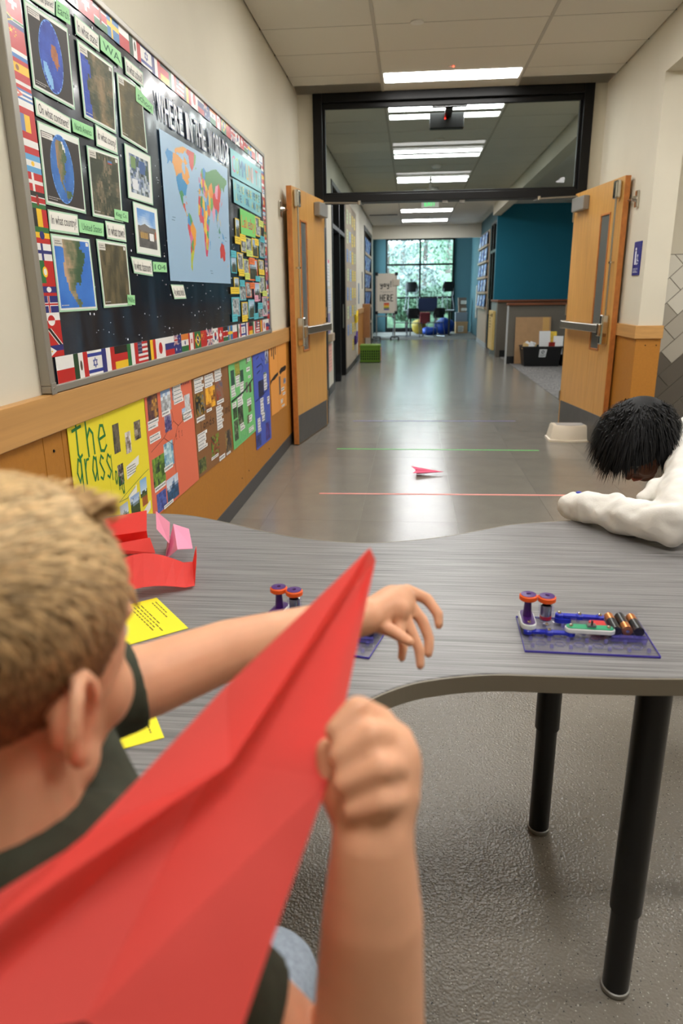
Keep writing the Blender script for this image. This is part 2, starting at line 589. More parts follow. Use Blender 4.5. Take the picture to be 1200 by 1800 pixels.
# ceiling: slab, tees, panels one by one
ceil = st('ceiling', B(-1.6, -3.2, ZC + .02, 5.0, 26.0, ZC + .1), M['ceil'], 'suspended ceiling of large pale panels in a metal grid', 'ceiling')
XT = (XL, -.285, .90, XR)
lights = [(6.70, 'n', 1), (4.45, 'n', 2), (2.2, 'n', 2), (-.05, 'n', 2)] + [(7.82 + 2.25 * k, 'f', 2) for k in range(6)]
rows = [7.82 + PIT * k for k in range(-19, 23)]
pm = {}
for a in range(3):
    w = XT[a + 1] - XT[a]
    pm[a] = B(-w / 2 + .011, -PIT / 2 + .004, 0, w / 2 - .011, PIT / 2 - .004, .02).mesh('ceiling_panel', M['ceil'])
for y in rows:
    for a in range(3):
        if a == 1 and any(abs(y - l[0]) < .4 * PIT or abs(y - l[0]) < .05 for l in lights):
            continue
        if y - .01 < YP < y + PIT - .02:
            continue
        t = bpy.data.objects.new('ceiling_panel', pm[a])
        COL.objects.link(t)
        t.parent = ceil
        t.location = ((XT[a] + XT[a + 1]) / 2, y + PIT / 2, ZC)
for x in (XT[1], XT[2]):
    for y0, y1 in ((-3.1, YP - .03), (YP + .09, 20.45)):
        B(x - .011, y0, ZC - .004, x + .011, y1, ZC + .02).build('grid_tee', M['tee'], ceil)
for y in rows:
    B(XL, y - .003, ZC + .001, XR, y + .003, ZC + .02).build('cross_tee', M['reveal'], ceil)
B(XL, 6.96, ZC, XR, YP, ZC + .02).build('ceiling_panel', M['ceil'], ceil)

def light_fixture(y, kind, strips, label):
    t = thing('ceiling_light', label, 'light', (.3075, y + PIT / 2, ZC), 'recessed lights along the hallway ceiling')
    d = .012
    x0, x1 = XT[1] + .012, XT[2] - .012
    m = M['lens_' + kind]
    fr = MB()
    fr.box(x0, y + .004, ZC + .0045, x1, y + PIT - .004, ZC + .02)
    if strips == 2: fr.cur = 1; fr.box(x0 + .02, y + PIT / 2 - .065, ZC + .003, x1 - .02, y + PIT / 2 + .065, ZC + .0045); fr.cur = 0
    yy = y + PIT if strips == 2 else y + .27
    fr.box(x0, y + .004, ZC - .002, x0 + .012, yy - .004, ZC + .006)
    fr.box(x1 - .012, y + .004, ZC - .002, x1, yy - .004, ZC + .006)
    fr.build('housing', [M['white'], M['tee']], t)
    if strips == 1:
        B(x0 + .02, y + .01, ZC - .004, x1 - .02, y + .26, ZC + .004).build('lens', m, t)
    else:
        B(x0 + .02, y + .012, ZC + .0025, x1 - .02, y + PIT / 2 - .07, ZC + .004).build('lens', m, t)
        B(x0 + .02, y + PIT / 2 + .07, ZC + .0025, x1 - .02, y + PIT - .012, ZC + .004).build('lens', m, t)
    return t
nm = ['nearest one in front of the black transom', 'second one overhead out of view', 'third one above the wavy table', 'fourth one above the camera',
      'first one seen through the transom glass', 'second one seen through the transom glass', 'third one seen through the transom glass', 'fourth one, hidden behind the door header', 'first one below the door header', 'last one before the far soffit']
for (y, k, s_), d in zip(lights, nm):
    light_fixture(y, k, s_, 'long recessed white ceiling light, ' + d)
for x, y, k, d in ((2.95, 1.6, 'n', 'first one added out of view over the open side room on the right'), (2.95, 4.0, 'n', 'second one added out of view over the open side room on the right'), (2.95, 10.4, 'f', 'one added out of view over the carpeted alcove on the right')):  # unseen lamps added to brighten the side room, near ceiling and teal alcove
    t = thing('ceiling_light', 'long recessed white ceiling light, ' + d, 'light', (x, y, ZC), 'added unseen lights of the side rooms')
    B(x - .6, y - .28, ZC - .002, x + .6, y + .28, ZC + .015).build('housing', M['white'], t)
    B(x - .57, y - .26, ZC - .006, x + .57, y + .26, ZC).build('lens', M['lens_' + k], t)

# left wall of room and corridor, with a thickness
wl = MB()
wl.box(XL - .2, -3.2, 0, XL, 8.1, ZC + .02)
wl.box(XL - .2, 8.1, 2.75, XL, 20.5, ZC + .02)
wl.box(XL - .2, 9.35, 0, XL, 10.05, 2.75)
wl.box(XL - .2, 11.95, 0, XL, 16.9, 2.75)
wl.box(XL - .2, 19.9, 0, XL, 20.5, 2.75)
st('wall_left', wl, M['wall'], 'cream painted left wall behind the world map board', 'wall')
# right wall: header over the opening, pillar, corridor side, alcove walls
wr = MB()
wr.box(XR, -3.2, 2.72, XR + .17, 5.81, ZC + .02)
wr.box(XR, 5.66, 0, 1.875, 5.81, 2.72)
wr.box(XR, 5.81, 0, 1.86, 8.2, ZC + .02)
wr.box(XR, 8.2, 2.85, 1.86, 16.4, ZC + .02)
wr.box(1.86, 8.1, 0, 4.9, 8.2, ZC + .02)
st('wall_right', wr, M['wall'], 'cream painted right wall and pillar beside the right door', 'wall')
wf = MB()
wf.box(XL, YP, 0, -.93, YP + .12, ZC + .02)
wf.box(1.585, YP, 0, XR, YP + .12, ZC + .02)
st('wall_front', wf, M['wall'], 'narrow cream wall strips on both sides of the black door frame', 'wall')
wb = MB()
wb.box(-1.3, -3.3, 0, 5.0, -3.2, ZC + .02)
st('wall_back', wb, M['wall'], 'cream wall behind the camera', 'wall')
wn = MB()
wn.box(4.5, -3.2, 0, 4.6, 6.5, ZC + .02)
wn.box(1.86, 6.3, 1.575, 4.6, 6.42, ZC + .02)
wn.box(1.86, 6.32, 0, 4.6, 6.42, 1.575)
wside = st('wall_side', wn, M['wall'], 'pale wall of the side nook with diagonal tiles below', 'wall')
# diagonal tiles on the nook wall (running bond at 45 degrees), clipped to the field
tc_ = [mat('white_glazed_tile', (222, 218, 206), .25, rnd=.02), mat('light_grey_glazed_tile', (178, 172, 160), .25, rnd=.03), mat('dark_grey_glazed_tile', (98, 92, 84), .28, rnd=.05)]
def clip_poly(p, x0, x1, z0, z1):
    for ax, lim, sgn in ((0, x0, 1), (0, x1, -1), (1, z0, 1), (1, z1, -1)):
        out = []
        for a, b in zip(p, p[1:] + p[:1]):
            ina, inb = sgn * (a[ax] - lim) >= 0, sgn * (b[ax] - lim) >= 0
            if ina: out.append(a)
            if ina != inb:
                t = (lim - a[ax]) / (b[ax] - a[ax])
                out.append((a[0] + t * (b[0] - a[0]), a[1] + t * (b[1] - a[1])))
        p = out
        if len(p) < 3: return []
    return p
B(1.86, 6.312, .1, 2.75, 6.32, 1.575).build('tile_grout', mat('grey_tile_grout', (120, 114, 102), .8), wside)
TW, TH = .28, .14
for j in range(-24, 26):
    for i in range(-16, 14):
        a0 = (i + (.5 if j % 2 else 0)) * TW
        b0 = j * TH
        pts = [(a0 + .003, b0 + .003), (a0 + TW - .003, b0 + .003), (a0 + TW - .003, b0 + TH - .003), (a0 + .003, b0 + TH - .003)]
        w = [(2.2 + (a - b) * .7071, .9 + (a + b) * .7071) for a, b in pts]
        w = clip_poly(w, 1.86, 2.5, .1, 1.57)
        if len(w) < 3: continue
        zc_ = .9 + (a0 + TW / 2 + b0 + TH / 2) * .7071
        k = 0 if zc_ > 1.17 else (1 if zc_ > .78 else 2)
        MB().prism(w, 6.312, 6.304, axis=1).build('wall_tile', tc_[k], wside)
# teal alcove
wt = MB()
wt.box(1.80, 16.4, 0, 4.9, 16.5, ZC + .02)
wt.box(4.9, 8.2, 0, 5.0, 16.5, ZC + .02)
st('wall_alcove', wt, M['teal'], 'dark teal wall at the back of the alcove on the right', 'wall')
wt = MB()
wt.box(1.84, 16.5, 2.83, 1.99, 20.5, ZC + .02)
wt.box(1.84, 16.5, 0, 1.99, 16.75, 2.83)
wt.box(1.84, 17.85, 0, 1.99, 18.0, 2.83)
wt.box(1.84, 18.0, 2.78, 1.99, 20.5, 2.83)
wt.box(1.84, 18.0, 0, 1.99, 20.5, 2.78)
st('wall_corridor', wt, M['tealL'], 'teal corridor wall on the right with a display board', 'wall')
# far bay
wfar = MB()
wfar.box(-1.35, 25.5, 0, -.885, 25.65, 3.4)
wfar.box(1.42, 25.5, 0, 2.1, 25.65, 3.4)
wfar.box(-.9, 25.5, 3.03, 1.45, 25.65, 3.4)
wfar.box(-1.45, 20.6, 0, -1.3, 22.5, 3.4); wfar.box(-1.45, 25.2, 0, -1.3, 25.65, 3.4); wfar.box(-1.45, 22.5, 0, -1.3, 25.2, .3); wfar.box(-1.45, 22.5, 2.95, -1.3, 25.2, 3.4)
wfar.box(2.0, 20.6, 0, 2.15, 25.65, 3.4)
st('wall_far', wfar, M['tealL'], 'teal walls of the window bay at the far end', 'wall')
st('trim_1', B(XL, 20.5, 2.71, 1.99, 20.62, ZC + .3), M['wall'], 'cream soffit above the opening to the window bay', 'trim')
B(-1.4, 20.6, 3.3, 2.1, 25.7, 3.4).build('bay_ceiling', M['ceil'], ceil)
B(-1.3, 20.5, 0, XL - .0, 20.62, 2.72).build('wall_return', M['wall'])
bpy.data.objects['wall_return'].name = 'wall_bay'
tag(bpy.data.objects['wall_bay'], 'short cream wall return at the left of the window bay', 'wall', kind='structure')

# wainscot and rails on the left
tw = MB()
tw.box(XL, -3.2, .1, XL + .012, 2.02, .915)
pan = st('trim_2', B(XL, -3.2, .1, XL + .006, YP, .915), M['tack'], 'ochre tackable wainscot under the oak rail on the left wall', 'wainscot')
for a, b in ((-2.5, -.4), (-.4, 1.93), (1.93, 2.045), (2.045, 4.4), (4.4, 6.1), (6.1, YP - .02)):
    B(XL + .006, a + .0015, .1, XL + .014, b - .0015, .915).build('wainscot_panel', M['tack'], pan, bevel=.001, seg=1)
for y in (1.985, 4.3, 4.5, 5.2):
    MB().lathe([(.005, 0), (.004, .003)], (XL + .014, y, .86 if y < 2 else .18), 8, 'x').build('screw', M['black'], pan)
st('trim_3', B(XL, -3.2, .915, XL + .03, YP, 1.028), M['oak'], 'oak chair rail along the left wall under the board', 'rail', bevel=.003)
st('baseboard_left', B(XL, -3.2, 0, XL + .016, YP, .1), M['base'], 'dark grey rubber baseboard on the left wall', 'baseboard', bevel=.003)
# right pillar dressing
rp = MB()
rp.box(XR - .008, 5.66, .1, XR, 7.2, .95)
rp.box(XR - .008, 5.652, .1, 1.875, 5.66, .95)
pr_ = st('trim_4', rp, M['tack'], 'ochre panels on the pillar and wall behind the right door', 'wainscot', bevel=.001, seg=1)
for x in (1.765, 1.845):
    MB().lathe([(.005, 0), (.004, .003)], (x, 5.652, .90), 8, 'y').xf(lambda p: Vector((p.x, 5.652 - (p.y - 5.652), p.z))).build('screw', M['black'], pr_)
rr = MB()
rr.box(XR - .025, 5.66, .95, XR, YP, 1.045)
rr.box(XR - .025, 5.635, .95, 1.88, 5.66, 1.045)
st('trim_5', rr, M['oak'], 'oak chair rail wrapping the right pillar', 'rail', bevel=.002)
bb = MB()
bb.box(XR - .014, 5.66, 0, XR, YP, .1)
bb.box(XR - .014, 5.646, 0, 1.878, 5.66, .1)
st('baseboard_right', bb, M['base'], 'dark grey rubber baseboard around the right pillar', 'baseboard')

# transom window and door frame: black steel
win = thing('window_1', 'wide grey glass transom in a black steel frame above the double doors', 'window', (.32, YP, 2.1), kind='structure')
f = MB()
f.box(-.93, YP - .03, 0, -.845, YP + .13, ZC)
f.box(1.50, YP - .03, 0, 1.585, YP + .03, 2.15)
f.box(1.50, YP - .03, 2.15, 1.585, YP + .13, ZC)
f.box(-.845, YP - .03, 2.975, 1.50, YP + .13, ZC)
f.box(-.845, YP - .03, 2.128, 1.50, YP + .13, 2.195)
f.build('window_frame', M['black'], win, bevel=.004)
f = MB()
f.box(-.845, YP + .02, 2.93, 1.5, YP + .06, 2.975)
f.box(-.845, YP + .02, 2.195, 1.5, YP + .06, 2.22)
f.box(-.845, YP + .02, 2.22, -.82, YP + .06, 2.93)
f.box(1.475, YP + .02, 2.22, 1.5, YP + .06, 2.93)
f.build('glazing_stop', M['black'], win, bevel=.003)
B(-.82, YP + .037, 2.22, 1.475, YP + .043, 2.93).build('pane', M['transom'], win)
# strikes under the header
for x in (.3, .46):
    B(x - .025, YP - .01, 2.103, x + .025, YP + .05, 2.128).build('strike', M['grey'], win)

# ------------------------------------------------------------------ the two maple leaves
def door_leaf(num, A, Bp, side, label):
    """A near bottom corner of the room face, Bp hinge corner; side = +1 the room lies to the +normal"""
    A = Vector((A[0], A[1], .008)); Bv = Vector((Bp[0], Bp[1], .008))
    u = (Bv - A); Wd = u.length; u.normalize()
    nrm = Vector((u.y, -u.x, 0)) * side      # towards the hallway middle
    t = thing('door_%d' % num, label, 'door', tuple(A), kind='structure')
    H, T = 2.14, .046
    def at(a, b, c):            # a along from the free edge, b out of the room face, c up
        return A + u * a + nrm * b + Vector((0, 0, c))
    def bx(mb, a0, a1, b0, b1, c0, c1):
        return mb.obox(at((a0 + a1) / 2, (b0 + b1) / 2, (c0 + c1) / 2), u, nrm, (0, 0, 1), ((a1 - a0) / 2, (b1 - b0) / 2, (c1 - c0) / 2))
    l0, l1, z0, z1 = .215, .42, .80, 1.90       # the narrow lite
    m = MB()
    bx(m, 0, l0, -T, 0, 0, H); bx(m, l1, Wd, -T, 0, 0, H); bx(m, l0, l1, -T, 0, 0, z0); bx(m, l0, l1, -T, 0, z1, H)
    m.build('door_slab', M['door'], t, bevel=.0015, seg=1)
    m = MB(); bx(m, -.003, 0, -T + .001, -.001, 0, H); m.build('edge_band', M['dooredge'], t)
    m = MB()
    for a0, a1, c0, c1 in ((l0, l0 + .014, z0, z1), (l1 - .014, l1, z0, z1), (l0, l1, z0, z0 + .014), (l0, l1, z1 - .014, z1)):
        bx(m, a0, a1, -T - .004, .006, c0, c1)
    m.build('lite_trim', M['dooredge'], t, bevel=.002)
    m = MB(); bx(m, l0 + .012, l1 - .012, -.008, -.003, z0 + .012, z1 - .012); m.build('pane', M['lite'], t)
    m = MB(); bx(m, .004, Wd - .03, 0, .0025, .004, .26); m.build('kick_plate', M['kick'], t, bevel=.001, seg=1)
    # exit bar
    m = MB(); bx(m, .04, .105, .0, .062, .86, 1.10); ex = m.build('latch_case', M['chrome'], t, bevel=.012, seg=3)
    m = MB(); bx(m, .05, .095, .06, .085, .93, 1.03); m.build('latch_cover', M['chrome'], ex, bevel=.008)
    m = MB(); bx(m, .10, Wd - .06, .035, .075, .955, 1.02); bx(m, Wd - .1, Wd - .05, 0, .075, .95, 1.025); m.build('push_bar', M['steel'], t, bevel=.008, seg=3)
    m = MB(); bx(m, .11, .27, .0, .05, .95, 1.025); m.build('bar_housing', M['alu'], t, bevel=.006)
    m = MB(); m.tube([at(.07, .028, 1.10), at(.07, .028, 1.98)], .008, 10); m.build('vertical_rod', M['steel'], t, smooth=False)
    m = MB(); bx(m, .055, .085, 0, .036, 1.50, 1.515); m.build('rod_guide', M['chrome'], t)
    m = MB(); bx(m, .035, .105, 0, .05, 1.98, 2.115); m.build('top_latch', M['chrome'], t, bevel=.014, seg=3)
    # closer
    m = MB(); bx(m, Wd - .36, Wd - .08, 0, .06, 1.975, 2.09); cl = m.build('closer_body', M['grey'], t, bevel=.008)
    m = MB()
    arm0 = at(Wd - .13, .035, 2.105); el = Vector((arm0.x + .33 * side, arm0.y + .02, 2.105)); an = Vector((el.x + .03 * side, YP - .045, 2.105))
    m.tube([at(Wd - .13, .035, 2.08), arm0], .012, 10)
    m.tube([arm0, el], .008, 8)
    m.tube([el - Vector((0, 0, .012)), el + Vector((0, 0, .02))], .014, 10)
    m.tube([el, an], .007, 8)
    m.build('closer_arm', M['steel'], cl)
    # hinge knuckles
    for z in (.25, 1.07, 1.9):
        m = MB(); m.tube([at(Wd + .004, .004, z), at(Wd + .004, .004, z + .1)], .008, 10); m.build('hinge', M['steel'], t)
    # lever pull on the back face
    m = MB(); m.tube([at(.07, -T, .97), at(.07, -T - .05, .97), at(.17, -T - .05, .97)], .009, 10); m.build('lever', M['chrome'], t)
    return t, at
d1, at1 = door_leaf(1, (-.985, 6.19), (-.842, 7.215), 1, 'left maple door leaf standing open against the cream wall')
d2, at2 = door_leaf(2, (1.632, 6.15), (1.487, 7.212), -1, 'right maple door leaf standing open by the pillar')
# wall holders catching the open leaves
for x, s_, a, lb, hy in ((XL, 1, at1, 'left', 6.08), (XR, -1, at2, 'right', 5.99)):
    h = thing('door_holder', 'chrome wall holder with a rod behind the top of the %s door leaf' % lb, 'door holder', (x, hy, 1.96))
    MB().box(min(x, x + .02 * s_), hy - .03, 1.90, max(x, x + .02 * s_), hy + .03, 2.02).build('wall_plate', M['chrome'], h, bevel=.006)
    MB().tube([(x + .02 * s_, hy, 1.96), (x + .05 * s_, hy, 1.96)], [.024, .014], 12).build('cup', M['chrome'], h)
    e = a(.03, -.046, 1.96)
    MB().tube([(x + .045 * s_, hy, 1.96), tuple(e)], .007, 8).build('rod', M['steel'], h)
# measured outlines (distance along the wall, height) of what hangs on the left wall
BQ={
 'planet_photo':[(2.124,2.068),(2.382,2.078),(2.373,1.856),(2.118,1.855)],
 'planet_in':[(2.129,2.046),(2.379,2.068),(2.365,1.862),(2.128,1.863)],
 'planet_globe':[(2.185,2.054),(2.328,2.065),(2.319,1.865),(2.177,1.868)],
 'planet_card':[(2.156,2.101),(2.317,2.133),(2.304,2.086),(2.168,2.079)],
 'planet_ans':[(2.321,2.132),(2.402,2.134),(2.402,2.092),(2.308,2.087)],
 'state_card':[(2.44,2.135),(2.62,2.131),(2.613,2.081),(2.44,2.08)],
 'state_ans':[(2.627,2.135),(2.801,2.132),(2.807,2.083),(2.621,2.09)],
 'state_photo':[(2.441,2.069),(2.721,2.069),(2.693,1.85),(2.437,1.849)],
 'school_card':[(2.84,2.132),(3.024,2.128),(3.017,2.073),(2.839,2.075)],
 'school_photo':[(2.75,2.059),(2.993,2.067),(3.003,1.843),(2.739,1.851)],
 'school_ans':[(2.925,2.06),(3.109,2.032),(3.101,2.0),(2.918,2.006)],
 'continent_card':[(2.115,1.832),(2.331,1.825),(2.324,1.783),(2.114,1.786)],
 'continent_ans':[(2.336,1.826),(2.49,1.831),(2.485,1.793),(2.336,1.789)],
 'continent_photo':[(2.115,1.774),(2.377,1.779),(2.37,1.557),(2.107,1.557)],
 'continent_in':[(2.121,1.756),(2.368,1.765),(2.359,1.566),(2.113,1.563)],
 'continent_globe':[(2.17,1.755),(2.317,1.756),(2.314,1.566),(2.163,1.581)],
 'county_card':[(2.516,1.847),(2.691,1.84),(2.688,1.783),(2.509,1.78)],
 'county_photo':[(2.43,1.768),(2.694,1.779),(2.676,1.558),(2.42,1.555)],
 'county_ans':[(2.6,1.596),(2.729,1.599),(2.722,1.562),(2.597,1.563)],
 'country_card':[(2.112,1.544),(2.304,1.548),(2.299,1.487),(2.108,1.485)],
 'country_ans':[(2.304,1.536),(2.494,1.539),(2.486,1.497),(2.302,1.496)],
 'country_photo':[(2.111,1.479),(2.373,1.481),(2.376,1.259),(2.106,1.258)],
 'country_in':[(2.121,1.47),(2.354,1.472),(2.358,1.266),(2.118,1.266)],
 'town_card':[(2.515,1.55),(2.69,1.553),(2.69,1.492),(2.517,1.492)],
 'town_photo':[(2.426,1.486),(2.688,1.486),(2.685,1.267),(2.43,1.264)],
 'town_ans':[(2.643,1.307),(2.717,1.305),(2.712,1.269),(2.642,1.273)],
 'office_photo':[(2.761,1.835),(3.033,1.836),(3.018,1.653),(2.752,1.65)],
 'building_photo':[(2.792,1.643),(3.057,1.643),(3.06,1.456),(2.787,1.459)],
 'class_card':[(2.718,1.444),(2.94,1.44),(2.941,1.378),(2.738,1.385)],
 'class_ans':[(2.949,1.435),(3.115,1.437),(3.114,1.398),(2.945,1.396)],
 'desk_card':[(3.155,1.349),(3.334,1.349),(3.365,1.288),(3.193,1.287)],
 'map':[(3.166,1.962),(4.307,1.986),(4.239,1.365),(3.156,1.364)],
 'title':[(3.153,2.106),(4.358,2.13),(4.351,1.993),(3.165,1.99)],
 'comm':[(4.397,2.109),(5.274,2.128),(5.262,1.978),(4.391,1.961)],
 'place':[(4.419,1.952),(5.217,1.969),(5.203,1.816),(4.419,1.823)],
 'lake':[(4.559,1.807),(4.994,1.806),(4.981,1.665),(4.557,1.66)],
}
POST={
 'yellow':[(2.078,0.966),(2.746,0.959),(2.716,0.405),(2.066,0.405)],
 'coral':[(2.739,0.962),(3.372,0.962),(3.383,0.41),(2.72,0.41)],
 'brown':[(3.387,0.962),(4.086,0.955),(4.099,0.401),(3.385,0.415)],
 'green':[(4.1,0.963),(4.725,0.962),(4.762,0.401),(4.125,0.4)],
 'blue':[(4.764,0.962),(5.305,0.957),(5.296,0.243),(4.758,0.263)],
 'orangeA':[(5.346,0.96),(5.684,0.965),(5.677,0.392),(5.348,0.405)],
 'orangeB':[(5.692,0.956),(6.098,0.953),(6.022,0.387),(5.678,0.397)],
}
PC= [(4.485,1.686,0.106,0.108,'y'),(4.624,1.598,0.152,0.083,'y'),(4.767,1.609,0.169,0.081,'l'),(4.968,1.601,0.187,0.117,'y'),(5.082,1.743,0.169,0.123,'y'),(5.192,1.61,0.178,0.123,'t'),(4.34,1.472,0.135,0.093,'t'),(4.51,1.493,0.152,0.111,'y'),(4.66,1.472,0.145,0.091,'l'),(4.884,1.46,0.267,0.136,'o'),(5.141,1.498,0.176,0.069,'y'),(5.147,1.37,0.177,0.111,'l'),(4.384,1.357,0.123,0.091,'y'),(4.531,1.315,0.166,0.091,'t'),(4.702,1.332,0.167,0.092,'o'),(4.971,1.321,0.195,0.117,'p'),(4.338,1.233,0.201,0.112,'t'),(4.569,1.208,0.17,0.1,'y'),(4.763,1.212,0.185,0.12,'t'),(5.053,1.186,0.173,0.081,'t'),(5.213,1.222,0.183,0.135,'p')]
NT= [(4.46,1.616,0.141,0.041,'y'),(4.599,1.64,0.15,0.039,'y'),(4.764,1.557,0.173,0.039,'l'),(5.017,1.641,0.124,0.042,'y'),(5.179,1.771,0.162,0.041,'l'),(5.21,1.672,0.152,0.041,'t'),(4.338,1.533,0.132,0.037,'t'),(4.516,1.433,0.147,0.041,'y'),(4.672,1.415,0.138,0.04,'l'),(4.841,1.513,0.156,0.041,'o'),(4.994,1.405,0.146,0.035,'t'),(5.137,1.452,0.189,0.036,'y'),(5.212,1.31,0.159,0.036,'l'),(4.327,1.327,0.221,0.038,'y'),(4.52,1.371,0.131,0.038,'t'),(4.805,1.359,0.155,0.039,'o'),(4.925,1.278,0.123,0.041,'p'),(4.282,1.171,0.131,0.043,'t'),(4.54,1.16,0.148,0.04,'y'),(4.87,1.163,0.129,0.039,'t'),(5.042,1.227,0.159,0.042,'t')]

# ------------------------------------------------------------------ the world map board
BX = XL + .025          # face of the board
NX = (1, 0, 0)
def Q(l, x=BX):
    return [(x, a, b) for a, b in l]
def Qr(y0, z1, y1, z0, x=BX):
    return [(x, y0, z1), (x, y1, z1), (x, y1, z0), (x, y0, z0)]
BY0, BY1, BZ0, BZ1 = 1.985, 5.40, 1.03, 2.245
bd = thing('display_board', 'long wall board covered in starry dark paper and world pictures', 'notice board', (XL, BY0, BZ0))
r = random.Random(4)
B(XL, BY0 + .005, BZ0 + .005, BX - .006, BY1 - .005, BZ1 - .005).build('backing', M['alu'], bd)
f = MB()
f.box(XL, BY0, BZ0, BX + .008, BY1, BZ0 + .022); f.box(XL, BY0, BZ1 - .022, BX + .008, BY1, BZ1)
f.box(XL, BY0, BZ0 + .022, BX + .008, BY0 + .03, BZ1 - .022); f.box(XL, BY1 - .022, BZ0 + .022, BX + .008, BY1, BZ1 - .022)
f.build('frame', M['alu'], bd, bevel=.003)
for y, z in ((BY0 + .012, BZ0 + .012), (BY1 - .012, BZ0 + .012)):
    c = B(BX + .008, y - .014, z - .014, BX + .011, y + .016, z + .02).build('corner_cap', M['alu'], bd, bevel=.002)
    MB().lathe([(.004, 0), (.003, .002)], (BX + .011, y, z + .004), 8, 'x').build('screw', M['steel'], c)
# starry paper: a gently rippled sheet with printed stars and faint clouds
def space_mat():
    m = mat('starry_dark_paper', (13, 16, 32), .25, coat=.3)
    nt = m.node_tree; b = nt.nodes['Principled BSDF']; b.inputs['Coat Roughness'].default_value = .1
    tc = nt.nodes.new('ShaderNodeTexCoord')
    mp = nt.nodes.new('ShaderNodeMapping'); mp.inputs['Scale'].default_value = (1, 5, 1.2); mp.inputs['Rotation'].default_value = (.35, 0, 0)
    nt.links.new(tc.outputs['Object'], mp.inputs[0])
    n = nt.nodes.new('ShaderNodeTexNoise'); n.inputs['Scale'].default_value = 1.5; n.inputs['Detail'].default_value = 4
    nt.links.new(mp.outputs[0], n.inputs[0])
    rp_ = nt.nodes.new('ShaderNodeValToRGB')
    rp_.color_ramp.elements[0].position = .48; rp_.color_ramp.elements[0].color = lin((12, 14, 28))
    rp_.color_ramp.elements[1].position = .85; rp_.color_ramp.elements[1].color = lin((34, 62, 84))
    nt.links.new(n.outputs[0], rp_.inputs[0])
    nt.links.new(rp_.outputs[0], b.inputs['Base Color'])
    return m
sp = MB()
NYs, NZs = 90, 14
for j in range(NZs + 1):
    for i in range(NYs + 1):
        y = BY0 + .03 + (BY1 - BY0 - .05) * i / NYs; z = BZ0 + .022 + (BZ1 - BZ0 - .044) * j / NZs
        w = (.0026 * math.sin(y * 34 + 3 * math.sin(z * 2)) + .0014 * math.sin(y * 71 + z * 3)) * (.15 + .85 * (j / NZs) ** 1.5)
        sp.v.append((BX - .0028 + w * .6, y, z))
for j in range(NZs):
    for i in range(NYs):
        a = j * (NYs + 1) + i
        sp.f.append([a, a + 1, a + NYs + 2, a + NYs + 1]); sp.mi.append(0); sp.c.append(None)
paper = sp.build('starry_paper', space_mat(), bd, smooth=True)
stars = MB(); stars.col = lin((235, 238, 245))
for i in range(420):
    y, z, s_ = r.uniform(BY0 + .05, BY1 - .05), r.uniform(BZ0 + .1, BZ1 - .1), r.choice((.0015, .002, .002, .003, .0045))
    stars.add([(BX - .0004, y + s_ * math.cos(k * math.pi / 3), z + s_ * math.sin(k * math.pi / 3)) for k in range(6)], [tuple(range(6))])
tag(stars.build('printed_stars', M['ink'], paper), kind='stuff')

# --- flag borders
Rd, Bl, Wh, Gn, Ye, Bk, Lb, Or = (196, 32, 34), (36, 44, 120), (238, 236, 232), (34, 110, 54), (244, 196, 38), (24, 22, 22), (96, 168, 216), (226, 130, 50)
def hs(p, *c):
    for i, k in enumerate(c): p.rect(0, i / len(c), 1, (i + 1) / len(c), k, 1)
def vs_(p, *c):
    for i, k in enumerate(c): p.rect(i / len(c), 0, (i + 1) / len(c), 1, k, 1)
def nordic(p, bgc, c1, c2=None):
    p.rect(0, 0, 1, 1, bgc, 1)
    for w, c, L in ((.2, c1, 2),) + (((.1, c2, 3),) if c2 else ()):
        p.rect(0, .5 - w / 2, 1, .5 + w / 2, c, L); p.rect(.38 - w * .35, 0, .38 + w * .35, 1, c, L)
def star(p, cu, cv, ru, rv, col, L=2, n=5):
    p.poly([(cu + ru * (1 if k % 2 == 0 else .42) * math.sin(math.pi * k / n), cv - rv * (1 if k % 2 == 0 else .42) * math.cos(math.pi * k / n)) for k in range(2 * n)], col, L)
def union(p, u0, v0, u1, v1):
    p.rect(u0, v0, u1, v1, Bl, 1)
    U = lambda u: u0 + (u1 - u0) * u
    V = lambda v: v0 + (v1 - v0) * v
    for a, b in (((0, 0), (1, 1)), ((0, 1), (1, 0))):
        p.line([(U(a[0]), V(a[1])), (U(b[0]), V(b[1]))], .2 * (v1 - v0), Wh, 2, 1.3)
        p.line([(U(a[0]), V(a[1])), (U(b[0]), V(b[1]))], .07 * (v1 - v0), Rd, 3, 1.3)
    p.rect(U(.4), v0, U(.6), v1, Wh, 4); p.rect(u0, V(.34), u1, V(.66), Wh, 4)
    p.rect(U(.44), v0, U(.56), v1, Rd, 5); p.rect(u0, V(.4), u1, V(.6), Rd, 5)
